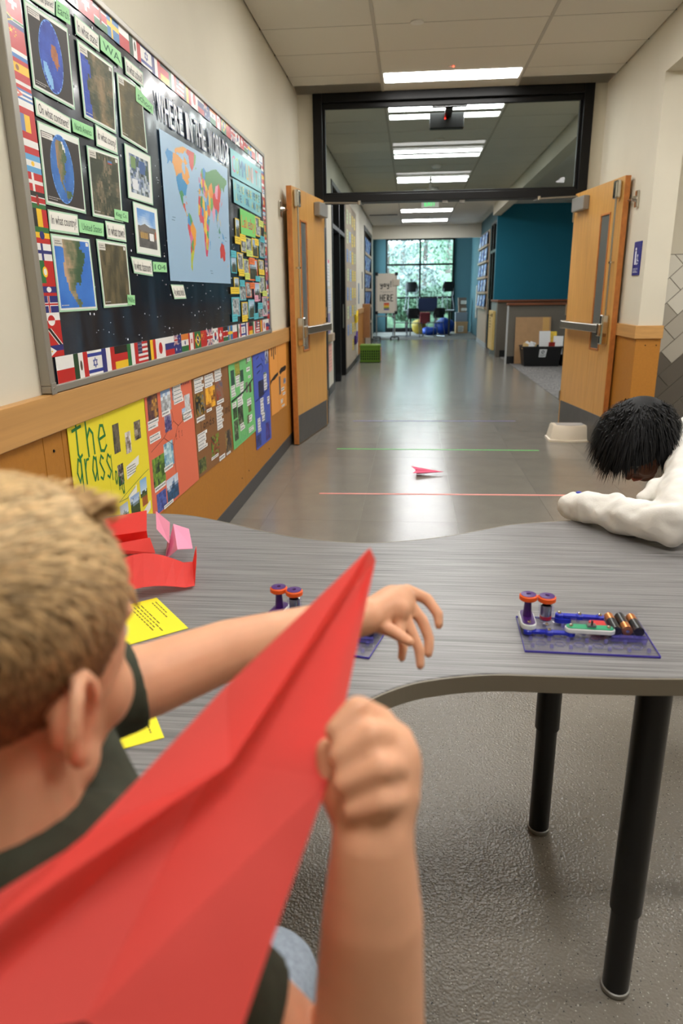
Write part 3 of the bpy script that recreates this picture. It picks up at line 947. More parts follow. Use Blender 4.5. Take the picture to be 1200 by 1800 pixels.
def flag(p, k):
    if k == 'PL': hs(p, Wh, Rd)
    elif k == 'MX': vs_(p, (24, 66, 40), Wh, Rd); p.disc(.5, .5, .08, .2, (70, 60, 40), 2)
    elif k == 'IL':
        p.rect(0, 0, 1, 1, Wh); p.rect(0, .1, 1, .24, (40, 60, 150), 2); p.rect(0, .76, 1, .9, (40, 60, 150), 2)
        for s_ in (1, -1):
            t = [(.5, .5 - .2 * s_), (.64, .5 + .1 * s_), (.36, .5 + .1 * s_), (.5, .5 - .2 * s_)]
            p.line(t, .04, (40, 60, 150), 3, 1.3)
    elif k == 'FR': vs_(p, Bl, Wh, Rd)
    elif k == 'DE': hs(p, Bk, Rd, Ye)
    elif k == 'IT': vs_(p, Gn, Wh, Rd)
    elif k == 'US':
        hs(p, *[Rd if i % 2 == 0 else Wh for i in range(9)]); p.rect(0, 0, .42, .55, (44, 48, 92), 2)
        for i in range(4):
            for j in range(3): p.disc(.06 + .1 * i, .1 + .17 * j, .018, .03, Wh, 3, 5)
    elif k == 'BE': vs_(p, Bk, Ye, Rd)
    elif k == 'JP': p.rect(0, 0, 1, 1, Wh); p.disc(.5, .5, .2, .3, Rd)
    elif k == 'RU': hs(p, Wh, Bl, Rd)
    elif k == 'AU':
        p.rect(0, 0, 1, 1, Bl); union(p, 0, 0, .5, .5)
        for a, b, s_ in ((.25, .76, .13), (.75, .2, .07), (.75, .82, .07), (.88, .42, .06), (.62, .46, .06)): star(p, a, b, s_ * .7, s_, Wh, 2, 7)
    elif k == 'IN': hs(p, Or, Wh, Gn); p.disc(.5, .5, .08, .12, Bl)
    elif k == 'CA': vs_(p, Rd, Wh, Wh, Rd); star(p, .5, .48, .16, .26, Rd, 2, 6)
    elif k == 'BR': p.rect(0, 0, 1, 1, Gn); p.poly([(.5, .1), (.92, .5), (.5, .9), (.08, .5)], Ye, 2); p.disc(.5, .5, .18, .25, Bl, 3); p.line([(.34, .44), (.66, .56)], .05, Wh, 4, 1.3)
    elif k == 'CN':
        p.rect(0, 0, 1, 1, Rd); star(p, .2, .28, .13, .17, Ye)
        for a, b in ((.4, .12), (.48, .24), (.48, .4), (.4, .52)): star(p, a, b, .05, .06, Ye)
    elif k == 'UK': union(p, 0, 0, 1, 1)
    elif k == 'KR':
        p.rect(0, 0, 1, 1, Wh); p.disc(.5, .5, .19, .27, Rd); p.poly([(.5 + .19 * math.cos(t), .5 + .27 * math.sin(t)) for t in [math.pi * i / 10 for i in range(11)]], Bl, 3)
        for a, b in ((.16, .2), (.84, .2), (.16, .8), (.84, .8)): p.rect(a - .07, b - .08, a + .07, b + .08, Bk, 2)
    elif k == 'CH': p.rect(0, 0, 1, 1, Rd); p.rect(.43, .2, .57, .8, Wh, 2); p.rect(.25, .4, .75, .6, Wh, 2)
    elif k == 'KE': hs(p, Bk, Rd, Gn); p.rect(0, .29, 1, .35, Wh, 2); p.rect(0, .65, 1, .71, Wh, 2); p.disc(.5, .5, .09, .34, (150, 30, 30), 3)
    elif k == 'SE': nordic(p, (50, 120, 180), Ye)
    elif k == 'ZA':
        p.rect(0, 0, 1, .5, Rd); p.rect(0, .5, 1, 1, Bl); p.rect(0, .36, 1, .64, Wh, 2); p.rect(0, .41, 1, .59, Gn, 3)
        p.poly([(0, .1), (.45, .5), (0, .9)], Ye, 4); p.poly([(0, .22), (.32, .5), (0, .78)], Bk, 5)
    elif k == 'NL': hs(p, Rd, Wh, (60, 120, 190))
    elif k == 'ES': p.rect(0, 0, 1, 1, Ye); p.rect(0, 0, 1, .25, Rd, 2); p.rect(0, .75, 1, 1, Rd, 2); p.disc(.3, .5, .1, .16, (150, 90, 40), 3)
    elif k == 'CU': hs(p, (90, 130, 190), Wh, (90, 130, 190), Wh, (90, 130, 190)); p.poly([(0, 0), (.45, .5), (0, 1)], (220, 120, 110), 2); star(p, .15, .5, .09, .14, Wh, 3)
    elif k == 'RO': vs_(p, (110, 130, 180), Ye, Rd)
    elif k == 'AT': hs(p, Rd, Wh, Rd)
    elif k == 'AR': hs(p, Lb, Wh, Lb); p.disc(.5, .5, .1, .14, Ye)
    elif k == 'DK': nordic(p, Rd, Wh)
    elif k == 'ET': hs(p, Gn, Ye, Rd); p.disc(.5, .5, .16, .26, Bl)
    elif k == 'FI': nordic(p, Wh, Bl)
    elif k == 'PT': p.rect(0, 0, .4, 1, Gn); p.rect(.4, 0, 1, 1, Rd); p.disc(.4, .5, .17, .24, Ye); p.disc(.4, .5, .1, .15, Wh, 3)
    elif k == 'LA': hs(p, Rd, Bl, Bl, Rd); p.disc(.5, .5, .16, .22, Wh)
    elif k == 'IS': nordic(p, Bl, Wh, Rd)
    elif k == 'GL':
        hs(p, Wh, Rd); n = 12
        p.poly([(.4 + .24 * math.cos(math.pi + math.pi * i / n), .5 + .34 * math.sin(math.pi + math.pi * i / n)) for i in range(n + 1)], Rd, 2)
        p.poly([(.4 + .24 * math.cos(math.pi * i / n), .5 + .34 * math.sin(math.pi * i / n)) for i in range(n + 1)], Wh, 2)
    elif k == 'TT': p.rect(0, 0, 1, 1, Rd); p.poly([(0, 0), (.3, 0), (1, 1), (.7, 1)], Wh, 2); p.poly([(.06, 0), (.24, 0), (.94, 1), (.76, 1)], Bk, 3)
    elif k == 'PH': hs(p, Bl, Rd); p.poly([(0, 0), (.5, .5), (0, 1)], Wh, 2); p.disc(.17, .5, .05, .08, Ye, 3)
    return p
def border(label, spec):
    o = thing('flag_border', label, 'border strip', (BX, spec[0][1], spec[0][4]))
    for k, y0, y1, z1, z0 in spec:
        p = Print(Qr(y0, z1, y1, z0, BX + .0008), NX, 0, .00012)
        p.sheet((238, 236, 232), .0006)
        flag(p, k).build('flag', M['inkgloss'], o)
seq = 'PL MX IL FR DE IT US BE JP RU AU IN CA BR CN UK KR CH KE SE'.split()
edges = [2.045, 2.16, 2.26, 2.37, 2.48, 2.598, 2.705, 2.81, 2.905, 3.02, 3.142, 3.245, 3.353, 3.455, 3.56]
while edges[-1] < BY1 - .03: edges.append(edges[-1] + .1105)
edges[-1] = BY1 - .024
border('border strip of printed world flags along the foot of the board', [(seq[i % 20], edges[i], edges[i + 1], 1.131, 1.051) for i in range(len(edges) - 1)])
border('border strip of printed world flags along the top of the board', [(seq[(i + 13) % 20], edges[i], edges[i + 1], 2.238, 2.158) for i in range(len(edges) - 1)])
zz = [2.156, 2.11, 2.062, 2.012, 1.981, 1.937, 1.907, 1.863, 1.836, 1.809, 1.775, 1.732, 1.678, 1.632, 1.584, 1.54, 1.492, 1.448, 1.402, 1.34, 1.305, 1.258, 1.214, 1.165, 1.132]
ls = 'JP SE CH ZA CN NL ES AT CU PL RO AT AR DK KE BE ET FI PT LA IS GL TT PH'.split()
border('border strip of printed world flags down the near edge of the board', [(k, 2.017, 2.105, zz[i], zz[i + 1]) for i, k in enumerate(ls)])
border('border strip of printed world flags down the far edge of the board', [(ls[(i + 5) % 24], BY1 - .11, BY1 - .024, zz[i], zz[i + 1]) for i in range(24)])

# --- cards with questions
mint = (172, 212, 180)
def sheet_thing(name, quad, paper_col, label, cat, lift=.001, group=None, m='ink'):
    p = Print(Q(quad, BX + lift + .0012), NX)
    p.sheet(paper_col, .001)
    p.fin = lambda: tag(p.build(name, M[m], loc=(BX + lift, quad[3][0], quad[3][1])), label, cat, group)
    return p
def card(key, words):
    p = sheet_thing('question_card', BQ[key + '_card'], mint, 'white card asking %s on the starry board' % words, 'card', group='question cards on the board')
    p.rect(.03, .07, .97, .9, (240, 238, 228), 1)
    p.text(words, .08, .22, .93, .78, (30, 30, 34), 3)
    p.fin()
for k, w in (('planet', 'On what planet?'), ('state', 'In what state?'), ('school', 'In what school?'), ('continent', 'On what continent?'), ('county', 'In what county?'),
             ('country', 'In what country?'), ('town', 'In what town?'), ('class', 'In what classroom?'), ('desk', 'At what desk?')):
    card(k, w)
def answer(key, words, lab):
    p = sheet_thing('answer_card', BQ[key + '_ans'], (160, 222, 160), lab, 'card', lift=.003, group='green answer cards on the board')
    if words:
        p.text(words, .1, .25, .9, .78, (50, 110, 70), 2)
    p.fin()
answer('planet', 'Earth', 'green answer card reading Earth beside the planet question')
answer('state', 'WA', 'green answer card with a dark state outline beside the state question')
answer('school', 'school', 'green answer card hanging over the third satellite picture')
answer('continent', 'North America', 'green answer card reading North America')
answer('county', 'King Co.', 'green answer card stuck on the foot of the county picture')
answer('country', 'United States', 'green answer card reading United States')
answer('town', 'Nile', 'small green answer card on the lower corner of the town picture')
answer('class', '104', 'green answer card with a room number beside the classroom question')
# --- pictures
def pic(name, key, lab, inner, draw, lift=.0004):
    p = sheet_thing(name, BQ[key], mint, lab, 'picture', lift=lift, group='pictures on the starry board')
    p.rect(.025, .02, .975, .975, (232, 236, 228), 1)
    draw(p, inner)
    p.fin()
def globe(bgc, cu, cv, ru, rv, fn):
    def d(p, i):
        u0, v0, u1, v1 = i
        p.rect(u0, v0, u1, v1, bgc, 2)
        p.disc(cu, cv, ru * 1.03, rv * 1.03, (120, 170, 235), 3, 40)
        n = 26
        for j in range(n):
            for k in range(n):
                a, b = (k + .5) / n * 2 - 1, (j + .5) / n * 2 - 1
                if a * a + b * b < .97:
                    p.rect(cu + ru * (k / n * 2 - 1), cv + rv * (j / n * 2 - 1), cu + ru * ((k + 1) / n * 2 - 1), cv + rv * ((j + 1) / n * 2 - 1), fn(a, b), 4)
        p.rect(u0 + .01, v0 + .01, u0 + .26, v0 + .08, (225, 220, 212), 4)
        p.scribble(u0 + .02, v0 + .02, u0 + .24, v0 + .07, 2, (120, 110, 110), 5, 3)
        p.scribble(u0 + .02, v1 - .07, u0 + .3, v1 - .02, 2, (190, 185, 180), 4, 3)
    return d
def inp(a, b, pts):
    c = False
    for (x0, y0), (x1, y1) in zip(pts, pts[1:] + pts[:1]):
        if (y0 > b) != (y1 > b) and a < (x1 - x0) * (b - y0) / (y1 - y0) + x0: c = not c
    return c
AUS = [(.05, -.35), (.35, -.42), (.6, -.2), (.66, .12), (.42, .3), (.2, .1), (.0, .02)]
ANT = [(-.75, .25), (-.5, .2), (-.25, .45), (-.05, .75), (-.1, .95), (-.5, .8), (-.8, .5)]
NAM = [(-.45, -.8), (-.1, -.88), (.35, -.7), (.45, -.35), (.2, -.15), (.3, .02), (.1, .2), (.12, .35), (-.05, .3), (-.1, .45), (.15, .62), (.05, .7), (-.25, .4), (-.42, 0), (-.5, -.4)]
SAM = [(.15, .62), (.5, .62), (.7, .7), (.5, .85), (.2, .9)]
def earth1(a, b):
    if inp(a, b, AUS): return mixc((190, 120, 70), (150, 90, 56), nz(a * 4, b * 4, 1))
    if inp(a, b, ANT): return mixc((150, 205, 235), (120, 170, 225), nz(a * 4, b * 4, 2))
    return mixc((40, 62, 150), (58, 90, 190), nz(a * 2, b * 2, 4) * 1.2)
def earth2(a, b):
    if inp(a, b, [(.05, -.85), (.3, -.8), (.42, -.55), (.2, -.6)]): return (225, 228, 225)
    if inp(a, b, NAM) or inp(a, b, SAM):
        return mixc((172, 132, 98), (70, 100, 66), (a + .45) * 1.3 + (nz(a * 5, b * 5, 6) - .5) * .8)
    return mixc((70, 130, 200), (48, 98, 176), nz(a * 2, b * 2, 8))
pic('planet_picture', 'planet_photo', 'printed globe showing a red-brown continent in a blue ocean, top left of the board', (.05, .06, .96, .95), globe((52, 46, 42), .5, .5, .27, .42, earth1))
pic('continent_picture', 'continent_photo', 'printed globe showing North America, below the first globe', (.05, .1, .96, .95), globe((52, 46, 42), .48, .5, .27, .42, earth2))
def sat(fn, nx=22, ny=20, i=(.05, .05, .95, .95), extra=None):
    def d(p, _):
        p.photo(*i, fn, nx, ny, 2)
        p.rect(i[0], i[1], i[0] + .2, i[1] + .1, (212, 208, 198), 3); p.rect(i[2] - .09, i[1] + .01, i[2] - .02, i[1] + .06, (225, 224, 218), 3)
        p.scribble(i[0] + .02, i[1] + .02, i[0] + .18, i[1] + .08, 2, (110, 106, 100), 4, 2)
        p.scribble(i[0] + .02, i[3] - .05, i[0] + .25, i[3] - .02, 1, (200, 198, 190), 3, 2)
        if extra: extra(p)
    return d
def stfn(u, v):
    sea = inp(u, v, [(0, .05), (.14, .12), (.26, .22), (.3, .4), (.2, .36), (.14, .5), (.24, 1), (0, 1)])
    if sea: return mixc((46, 70, 160), (60, 90, 190), nz(u * 6, v * 6, 3))
    return mixc((58, 66, 44), (150, 126, 92), (nz(u * 3, v * 3, 11) - .3) * 1.6 + max(0, .4 - abs(u - .62)) * .7 + (nz(u * 20, v * 20, 5) - .5) * .5)
pic('state_picture', 'state_photo', 'satellite print with a blue coast on its left, beside the first globe', None, sat(stfn))
def scfn(u, v):
    return mixc((78, 74, 46), (150, 128, 84), (nz(u * 4, v * 3, 21) - .35) * 1.1 + max(0, .18 - abs(u - .45)) * 2.2 * (.2 + nz(u * 12, v * 9, 2)))
pic('school_picture', 'school_photo', 'olive brown satellite print in the third column under the school question', None, sat(scfn))
pic('county_picture', 'county_photo', 'dark green satellite print with pale settlement dots, beside the second globe', None,
    sat(lambda u, v: mixc((56, 62, 44), (176, 150, 124), (nz(u * 4, v * 4, 31) - .42) * 1.4 + (nz(u * 24, v * 24, 9) - .5) * 1.2 * max(0, 1 - abs(u - .45) * 2)),
        extra=lambda p: (p.rect(.6, .12, .74, .15, (80, 120, 170), 3), p.rect(.6, .15, .74, .17, (170, 70, 60), 3))))
def nafn(u, v):
    pts = [(.2, 0), (.75, 0), (.7, .12), (.86, .2), (.76, .36), (.66, .52), (.62, .66), (.52, .62), (.44, .7), (.5, .84), (.64, .95), (.5, 1), (.3, .78), (.2, .5), (.22, .2)]
    if inp(u, v, pts): return mixc((196, 160, 128), (58, 88, 58), (u - .2) * 2.3 + (nz(u * 6, v * 6, 41) - .5) * 1.1)
    return mixc((44, 100, 190), (66, 130, 214), nz(u * 3, v * 3, 43))
pic('country_picture', 'country_photo', 'map print of North America with bright blue seas, bottom left of the board', None, sat(nafn, 26, 24))
pic('town_picture', 'town_photo', 'plain olive satellite print at the foot of the second column', None, sat(lambda u, v: mixc((66, 62, 42), (140, 122, 86), (nz(u * 7, v * 2.5, 51) - .32) * 1.3)))
def office(p, i):
    p.photo(.13, .14, .87, .87, ph_mix(61, (40, 48, 50), (120, 134, 140), (206, 214, 222), (90, 110, 150), (70, 90, 70)), 14, 14, 2)
    p.rect(.5, .2, .72, .45, (70, 100, 150), 3); p.rect(.18, .18, .36, .4, (120, 150, 96), 3); p.rect(.2, .6, .4, .8, (225, 228, 232), 3)
pic('classroom_picture', 'office_photo', 'white framed photo of a pale cluttered room, third column of the board', None, office)
def bldg(p, i):
    p.photo(.12, .1, .86, .86, lambda u, v: mixc((110, 160, 220), (220, 230, 240), v * 1.6 + (nz(u * 3, v * 3, 2) - .5)) if v < .42 else (mixc((150, 132, 110), (96, 84, 74), nz(u * 8, v * 8, 4)) if v < .74 else mixc((110, 108, 104), (70, 70, 70), nz(u * 6, v * 9, 5))), 14, 16, 2)
    p.poly([(.14, .46), (.4, .38), (.84, .5), (.84, .54), (.14, .52)], (120, 116, 112), 3)
    for k in range(5): p.rect(.2 + .06 * k, .56, .235 + .06 * k, .68, (200, 160, 80), 3)
    p.rect(.56, .55, .74, .7, (235, 235, 235), 3); p.rect(.8, .5, .85, .64, (190, 90, 60), 3)
pic('building_picture', 'building_photo', 'white framed photo of a school front under a blue sky', None, bldg)

# --- world map
wm = sheet_thing('world_map', BQ['map'], (164, 196, 224), 'large pale blue political world map pinned on the starry board', 'map', m='inkgloss')
LANDS = [
 [(-168, 66), (-156, 71), (-128, 70), (-110, 73), (-85, 74), (-75, 78), (-62, 82), (-75, 83), (-95, 80), (-120, 76), (-125, 72), (-95, 68), (-82, 66), (-80, 73), (-64, 66), (-78, 62), (-78, 55), (-82, 52), (-94, 58), (-94, 62), (-86, 66), (-64, 60), (-55, 52), (-66, 49), (-60, 46), (-70, 42), (-76, 36), (-81, 30), (-80, 25), (-84, 30), (-97, 28), (-97, 20), (-88, 21), (-87, 15), (-83, 10), (-77, 8), (-82, 8), (-95, 15), (-106, 22), (-113, 31), (-117, 33), (-124, 42), (-125, 49), (-135, 58), (-150, 60), (-162, 55), (-160, 60)],
 [(-73, 78), (-60, 82), (-30, 83.5), (-15, 80), (-22, 70), (-42, 60), (-52, 65), (-56, 75)],
 [(-77, 8), (-72, 12), (-60, 9), (-50, 1), (-35, -6), (-39, -14), (-41, -22), (-48, -26), (-57, -37), (-65, -43), (-68, -55), (-75, -50), (-72, -35), (-70, -20), (-81, -5)],
 [(-10, 36), (-6, 35), (10, 37), (20, 32), (32, 31), (38, 20), (43, 11), (51, 12), (40, -5), (40, -16), (33, -26), (27, -34), (18, -34), (12, -18), (13, -8), (9, 0), (5, 5), (-8, 4), (-17, 14), (-16, 24)],
 [(-9, 37), (-9, 43), (-2, 44), (-4, 48), (3, 51), (8, 55), (10, 58), (5, 60), (14, 68), (28, 71), (42, 67), (60, 70), (75, 73), (105, 77), (140, 73), (178, 70), (178, 65), (162, 60), (156, 52), (142, 58), (138, 53), (128, 42), (126, 36), (121, 38), (121, 30), (110, 21), (107, 12), (100, 14), (103, 2), (98, 10), (92, 22), (80, 14), (77, 8), (72, 20), (60, 25), (55, 27), (59, 22), (52, 16), (44, 13), (36, 28), (36, 36), (27, 37), (23, 37), (19, 42), (13, 45), (18, 40), (15, 38), (8, 44), (0, 40), (-2, 37)],
 [(114, -22), (122, -17), (130, -12), (136, -12), (137, -16), (141, -17), (143, -11), (146, -19), (153, -26), (150, -37), (140, -38), (131, -32), (116, -35)],
 [(95, 5), (104, -5), (100, -2)], [(109, 1), (117, 6), (118, 0), (113, -4)], [(132, -1), (141, -3), (150, -10), (138, -8)], [(105, -6), (115, -8), (108, -8)], [(119, 0), (123, 1), (121, -5)],
 [(120, 18), (124, 12), (126, 7), (122, 10)], [(131, 32), (140, 36), (142, 43), (138, 37)], [(-6, 50), (1, 52), (-3, 58), (-6, 56)], [(-24, 64), (-14, 65), (-18, 67)], [(44, -16), (50, -15), (46, -25)], [(167, -46), (175, -40), (178, -38), (172, -44)], [(-85, 22), (-75, 20), (-80, 23)]]
SEEDS = [(-152, 64, (66, 150, 214)), (-110, 60, (240, 164, 60)), (-80, 52, (240, 164, 60)), (-90, 76, (240, 170, 70)), (-125, 54, (240, 164, 60)), (-105, 42, (44, 146, 206)), (-85, 38, (44, 146, 206)), (-118, 40, (44, 146, 206)), (-103, 24, (60, 150, 80)), (-90, 15, (220, 80, 60)), (-84, 11, (250, 200, 60)),
 (-42, 72, (216, 76, 66)), (-72, 5, (60, 150, 210)), (-66, 8, (80, 170, 90)), (-55, -8, (242, 166, 46)), (-45, -12, (242, 166, 46)), (-52, -24, (242, 166, 46)), (-76, -8, (222, 70, 80)), (-64, -17, (230, 120, 160)), (-71, -30, (210, 60, 60)), (-65, -36, (196, 206, 56)), (-68, -48, (196, 206, 56)), (-58, -23, (80, 170, 90)),
 (100, 65, (92, 150, 84)), (60, 62, (92, 150, 84)), (140, 66, (92, 150, 84)), (40, 58, (92, 150, 84)), (165, 66, (92, 150, 84)), (85, 56, (92, 150, 84)), (68, 48, (240, 150, 50)), (105, 47, (240, 160, 190)), (105, 34, (222, 60, 50)), (88, 36, (222, 60, 50)), (118, 44, (222, 60, 50)), (118, 28, (222, 60, 50)), (79, 22, (236, 160, 190)), (68, 30, (120, 180, 90)), (53, 33, (240, 200, 60)), (45, 24, (235, 120, 60)), (35, 39, (230, 150, 60)), (44, 33, (90, 160, 210)), (98, 18, (60, 160, 200)), (107, 15, (240, 200, 50)),
 (3, 47, (60, 130, 200)), (-4, 40, (240, 180, 50)), (10, 51, (250, 210, 60)), (19, 52, (230, 90, 100)), (31, 49, (240, 200, 60)), (25, 46, (150, 90, 170)), (12, 43, (90, 170, 90)), (16, 63, (80, 160, 90)), (26, 64, (60, 140, 210)), (9, 61, (220, 80, 70)), (22, 41, (230, 140, 170)),
 (3, 28, (60, 150, 90)), (17, 27, (250, 206, 60)), (29, 27, (50, 150, 200)), (-8, 30, (220, 60, 70)), (-11, 20, (240, 200, 60)), (-3, 18, (222, 70, 110)), (9, 17, (60, 150, 210)), (19, 15, (240, 160, 50)), (30, 15, (250, 210, 60)), (40, 9, (60, 150, 210)), (46, 6, (90, 170, 90)), (-6, 8, (230, 90, 90)), (8, 9, (226, 60, 100)), (21, 7, (240, 200, 70)), (24, -3, (246, 206, 50)), (37, 0, (230, 90, 130)), (35, -7, (60, 160, 90)), (18, -12, (230, 60, 90)), (28, -14, (246, 200, 60)), (17, -22, (230, 110, 150)), (25, -22, (200, 210, 60)), (24, -30, (226, 60, 110)), (35, -18, (240, 120, 60)), (46, -20, (60, 150, 210)),
 (134, -25, (214, 58, 48)), (101, 0, (60, 150, 100)), (113, 1, (60, 150, 100)), (138, -5, (60, 150, 210)), (122, 12, (250, 200, 60)), (137, 36, (230, 90, 90)), (-2, 54, (220, 90, 150)), (-18, 65, (120, 180, 100)), (173, -42, (240, 160, 50)), (-80, 22, (230, 120, 60))]
NU, NV = 200, 110
for j in range(NV):
    lat = 82 - (j + .5) / NV * 144
    i = 0
    row = []
    for i in range(NU):
        lon = -178 + (i + .5) / NU * 360
        c = None
        for L_ in LANDS:
            if inp(lon, lat, L_):
                c = min(SEEDS, key=lambda s_: ((s_[0] - lon) * .8) ** 2 + (s_[1] - lat) ** 2)[2]
                break
        row.append(c)
    i = 0
    while i < NU:
        k = i
        while k < NU and row[k] == row[i]: k += 1
        if row[i]: wm.rect(.02 + .96 * i / NU, .03 + .94 * j / NV, .02 + .96 * k / NU, .03 + .94 * (j + 1) / NV, row[i], 1)
        i = k
for a, b in ((.08, .55), (.07, .57), (.6, .9), (.61, .92), (.9, .6), (.9, .63), (.45, .3)):
    wm.rect(a, b, a + .04, b + .006, (110, 140, 170), 1)
wm.fin()
# --- the title: separate cut-out letters
ttl = 'WHERE IN THE WORLD?'
tq = BQ['title']
wid = {'I': .5, ' ': .55, 'W': 1.35, 'D': 1.0, 'O': 1.05}
tot = sum(wid.get(c, .95) for c in ttl)
u = 0
cnt = {}
for ch in ttl:
    w = wid.get(ch, .95) / tot
    if ch != ' ':
        cnt[ch] = cnt.get(ch, 0) + 1
        ords = ['first', 'second', 'third', 'fourth'][cnt[ch] - 1]
        p0 = Print(Q(tq, BX + .002), NX)
        q4 = [tuple(p0.P(a, b, 0)) for a, b in ((u, 0), (u + w * .93, 0), (u + w * .93, 1), (u, 1))]
        p = Print(q4, NX, 0, .0003)
        nm_ = 'question mark' if ch == '?' else 'letter ' + ch
        t = thing('title_letter', 'pale cut-out %s, %s of the board title reading WHERE IN THE WORLD' % (nm_, ords + ' one'), 'letter', q4[3], 'cut-out letters of the board title')
        for grow, col, L in ((.05, (128, 154, 208), 0), (.0, (238, 240, 244), 4)):
            vs__, fs__, asp_ = textpolys(ch)
            h_ = Print(q4, NX, 0, .0003)
            h_.text(ch, .06, .06, .94, .94, col, L)
            if not grow:   # bold face
                for dx in (-.014, .014): h_.text(ch, .06 + dx, .06, .94 + dx, .94, col, L)
            if grow:   # dark blue outline sheet behind the letter: same outline, moved out on every side
                for dx, dy in ((-.03, -.02), (.03, -.02), (-.03, .02), (.03, .02)):
                    h_.text(ch, .06 + dx, .06 + dy, .94 + dx, .94 + dy, col, L)
            h_.build('letter_outline' if grow else 'letter_face', M['inkgloss'], t)
    u += w
# --- community signs
p = sheet_thing('community_sign', BQ['comm'], (116, 190, 196), 'teal paper sign reading COMMUNITY in coloured letters', 'sign', lift=.002, m='inkgloss')
cols = [(206, 70, 140), (150, 190, 50), (40, 60, 140), (50, 120, 190), (240, 190, 60), (230, 120, 50), (230, 200, 210), (200, 60, 60), (230, 230, 230)]
for i, ch in enumerate('COMMUNITY'):
    p.text(ch, .03 + i * .105, .2, .03 + i * .105 + (.03 if ch == 'I' else .09), .82, cols[i], 2)
p.fin()
p = sheet_thing('place_sign', BQ['place'], (120, 196, 204), 'teal paper sign with two lines of small coloured capitals under the community sign', 'sign', lift=.003, m='inkgloss')
cc = [(240, 220, 70), (40, 60, 130), (40, 90, 170), (30, 60, 120), (230, 190, 60), (60, 110, 60)]
for row_, v0, u0 in (('A PLACE WHERE PEOPLE', .14, .04), ('LIVE, WORK, AND PLAY', .55, .08)):
    for i, ch in enumerate(row_):
        if ch == ' ': continue
        p.text(ch, u0 + i * .0455, v0 + (.2 if ch == ',' else 0), u0 + i * .0455 + (.012 if ch in 'I,' else .036), v0 + .3, cc[i % 6], 2)
p.fin()
p = sheet_thing('town_sign', BQ['lake'], (120, 206, 110), 'bright green paper sign with a hand lettered name in warm colours', 'sign', lift=.004)
for i, (ch, c) in enumerate(zip('Lakeby', [(230, 120, 40), (210, 60, 60), (240, 140, 50), (190, 60, 120), (200, 50, 60), (230, 110, 50)])):
    p.text(ch, .05 + i * .15, .25 if ch in 'Lkb' else .4, .18 + i * .15, .72 if ch != 'y' else .85, c, 2)
p.fin()
# --- postcards with sticky notes
PCOL = {'y': (238, 206, 60), 'l': (206, 220, 110), 't': (84, 186, 200), 'o': (232, 120, 60), 'p': (226, 160, 180)}
PNAM = {'y': 'yellow', 'l': 'lime', 't': 'teal', 'o': 'orange', 'p': 'pink'}
order = [('top', [0, 1, 2, 3, 5, 4]), ('second', [6, 7, 8, 9, 10]), ('third', [12, 13, 14, 15, 11]), ('bottom', [16, 17, 18, 19, 20])]
note_of = {0: 0, 1: 1, 2: 2, 3: 3, 4: 4, 5: 5, 6: 6, 7: 7, 8: 8, 9: 9, 10: 11, 11: 12, 12: 13, 13: 14, 14: 15, 15: 16, 16: 17, 17: 18, 18: 19, 19: 20}
nth = ['first', 'second', 'third', 'fourth', 'fifth', 'sixth']
for rn, ids in order:
    for q_, i in enumerate(ids):
        cy, cz, w, h, c = PC[i]
        lf = .0015 + .001 * (q_ % 3)
        t = thing('postcard', '%s edged photo postcard, %s from the left in the %s row right of the map' % (PNAM[c], nth[q_], rn), 'postcard', (BX, cy, cz - h / 2), 'postcards with sticky notes')
        p = Print(Qr(cy - w / 2, cz + h / 2, cy + w / 2, cz - h / 2, BX + lf), NX)
        p.sheet(PCOL[c], .0008)
        p.photo(.08, .06, .92, .94, (ph_mix(70 + i, (50, 56, 60), (120, 128, 132), (196, 200, 200), (90, 104, 110)) if i % 3 else ph_land(80 + i, (150, 180, 205), (80, 90, 70))), 9, 9, 1)
        p.build('photo', M['ink'], t)
        if i in note_of:
            cy, cz, w, h, c = NT[note_of[i]]
            p = Print(Qr(cy - w / 2, cz + h / 2, cy + w / 2, cz - h / 2, BX + lf + .0035), NX)
            p.sheet(PCOL[c], .0006)
            p.scribble(.12, .2, .9, .8, 2, tuple(k * .55 for k in PCOL[c]), 1, i, .4)
            p.build('sticky_note', M['ink'], t)
# extra teal note that hangs between two cards of the second row
cy, cz, w, h, c = NT[10]
p = Print(Qr(cy - w / 2, cz + h / 2, cy + w / 2, cz - h / 2, BX + .006), NX)
p.sheet(PCOL[c], .0006); p.scribble(.12, .2, .9, .8, 2, (40, 110, 120), 1, 5, .4)
tag(p.build('sticky_note', M['ink'], loc=(BX + .006, cy, cz)), 'teal sticky note hanging from the large orange edged postcard', 'note')

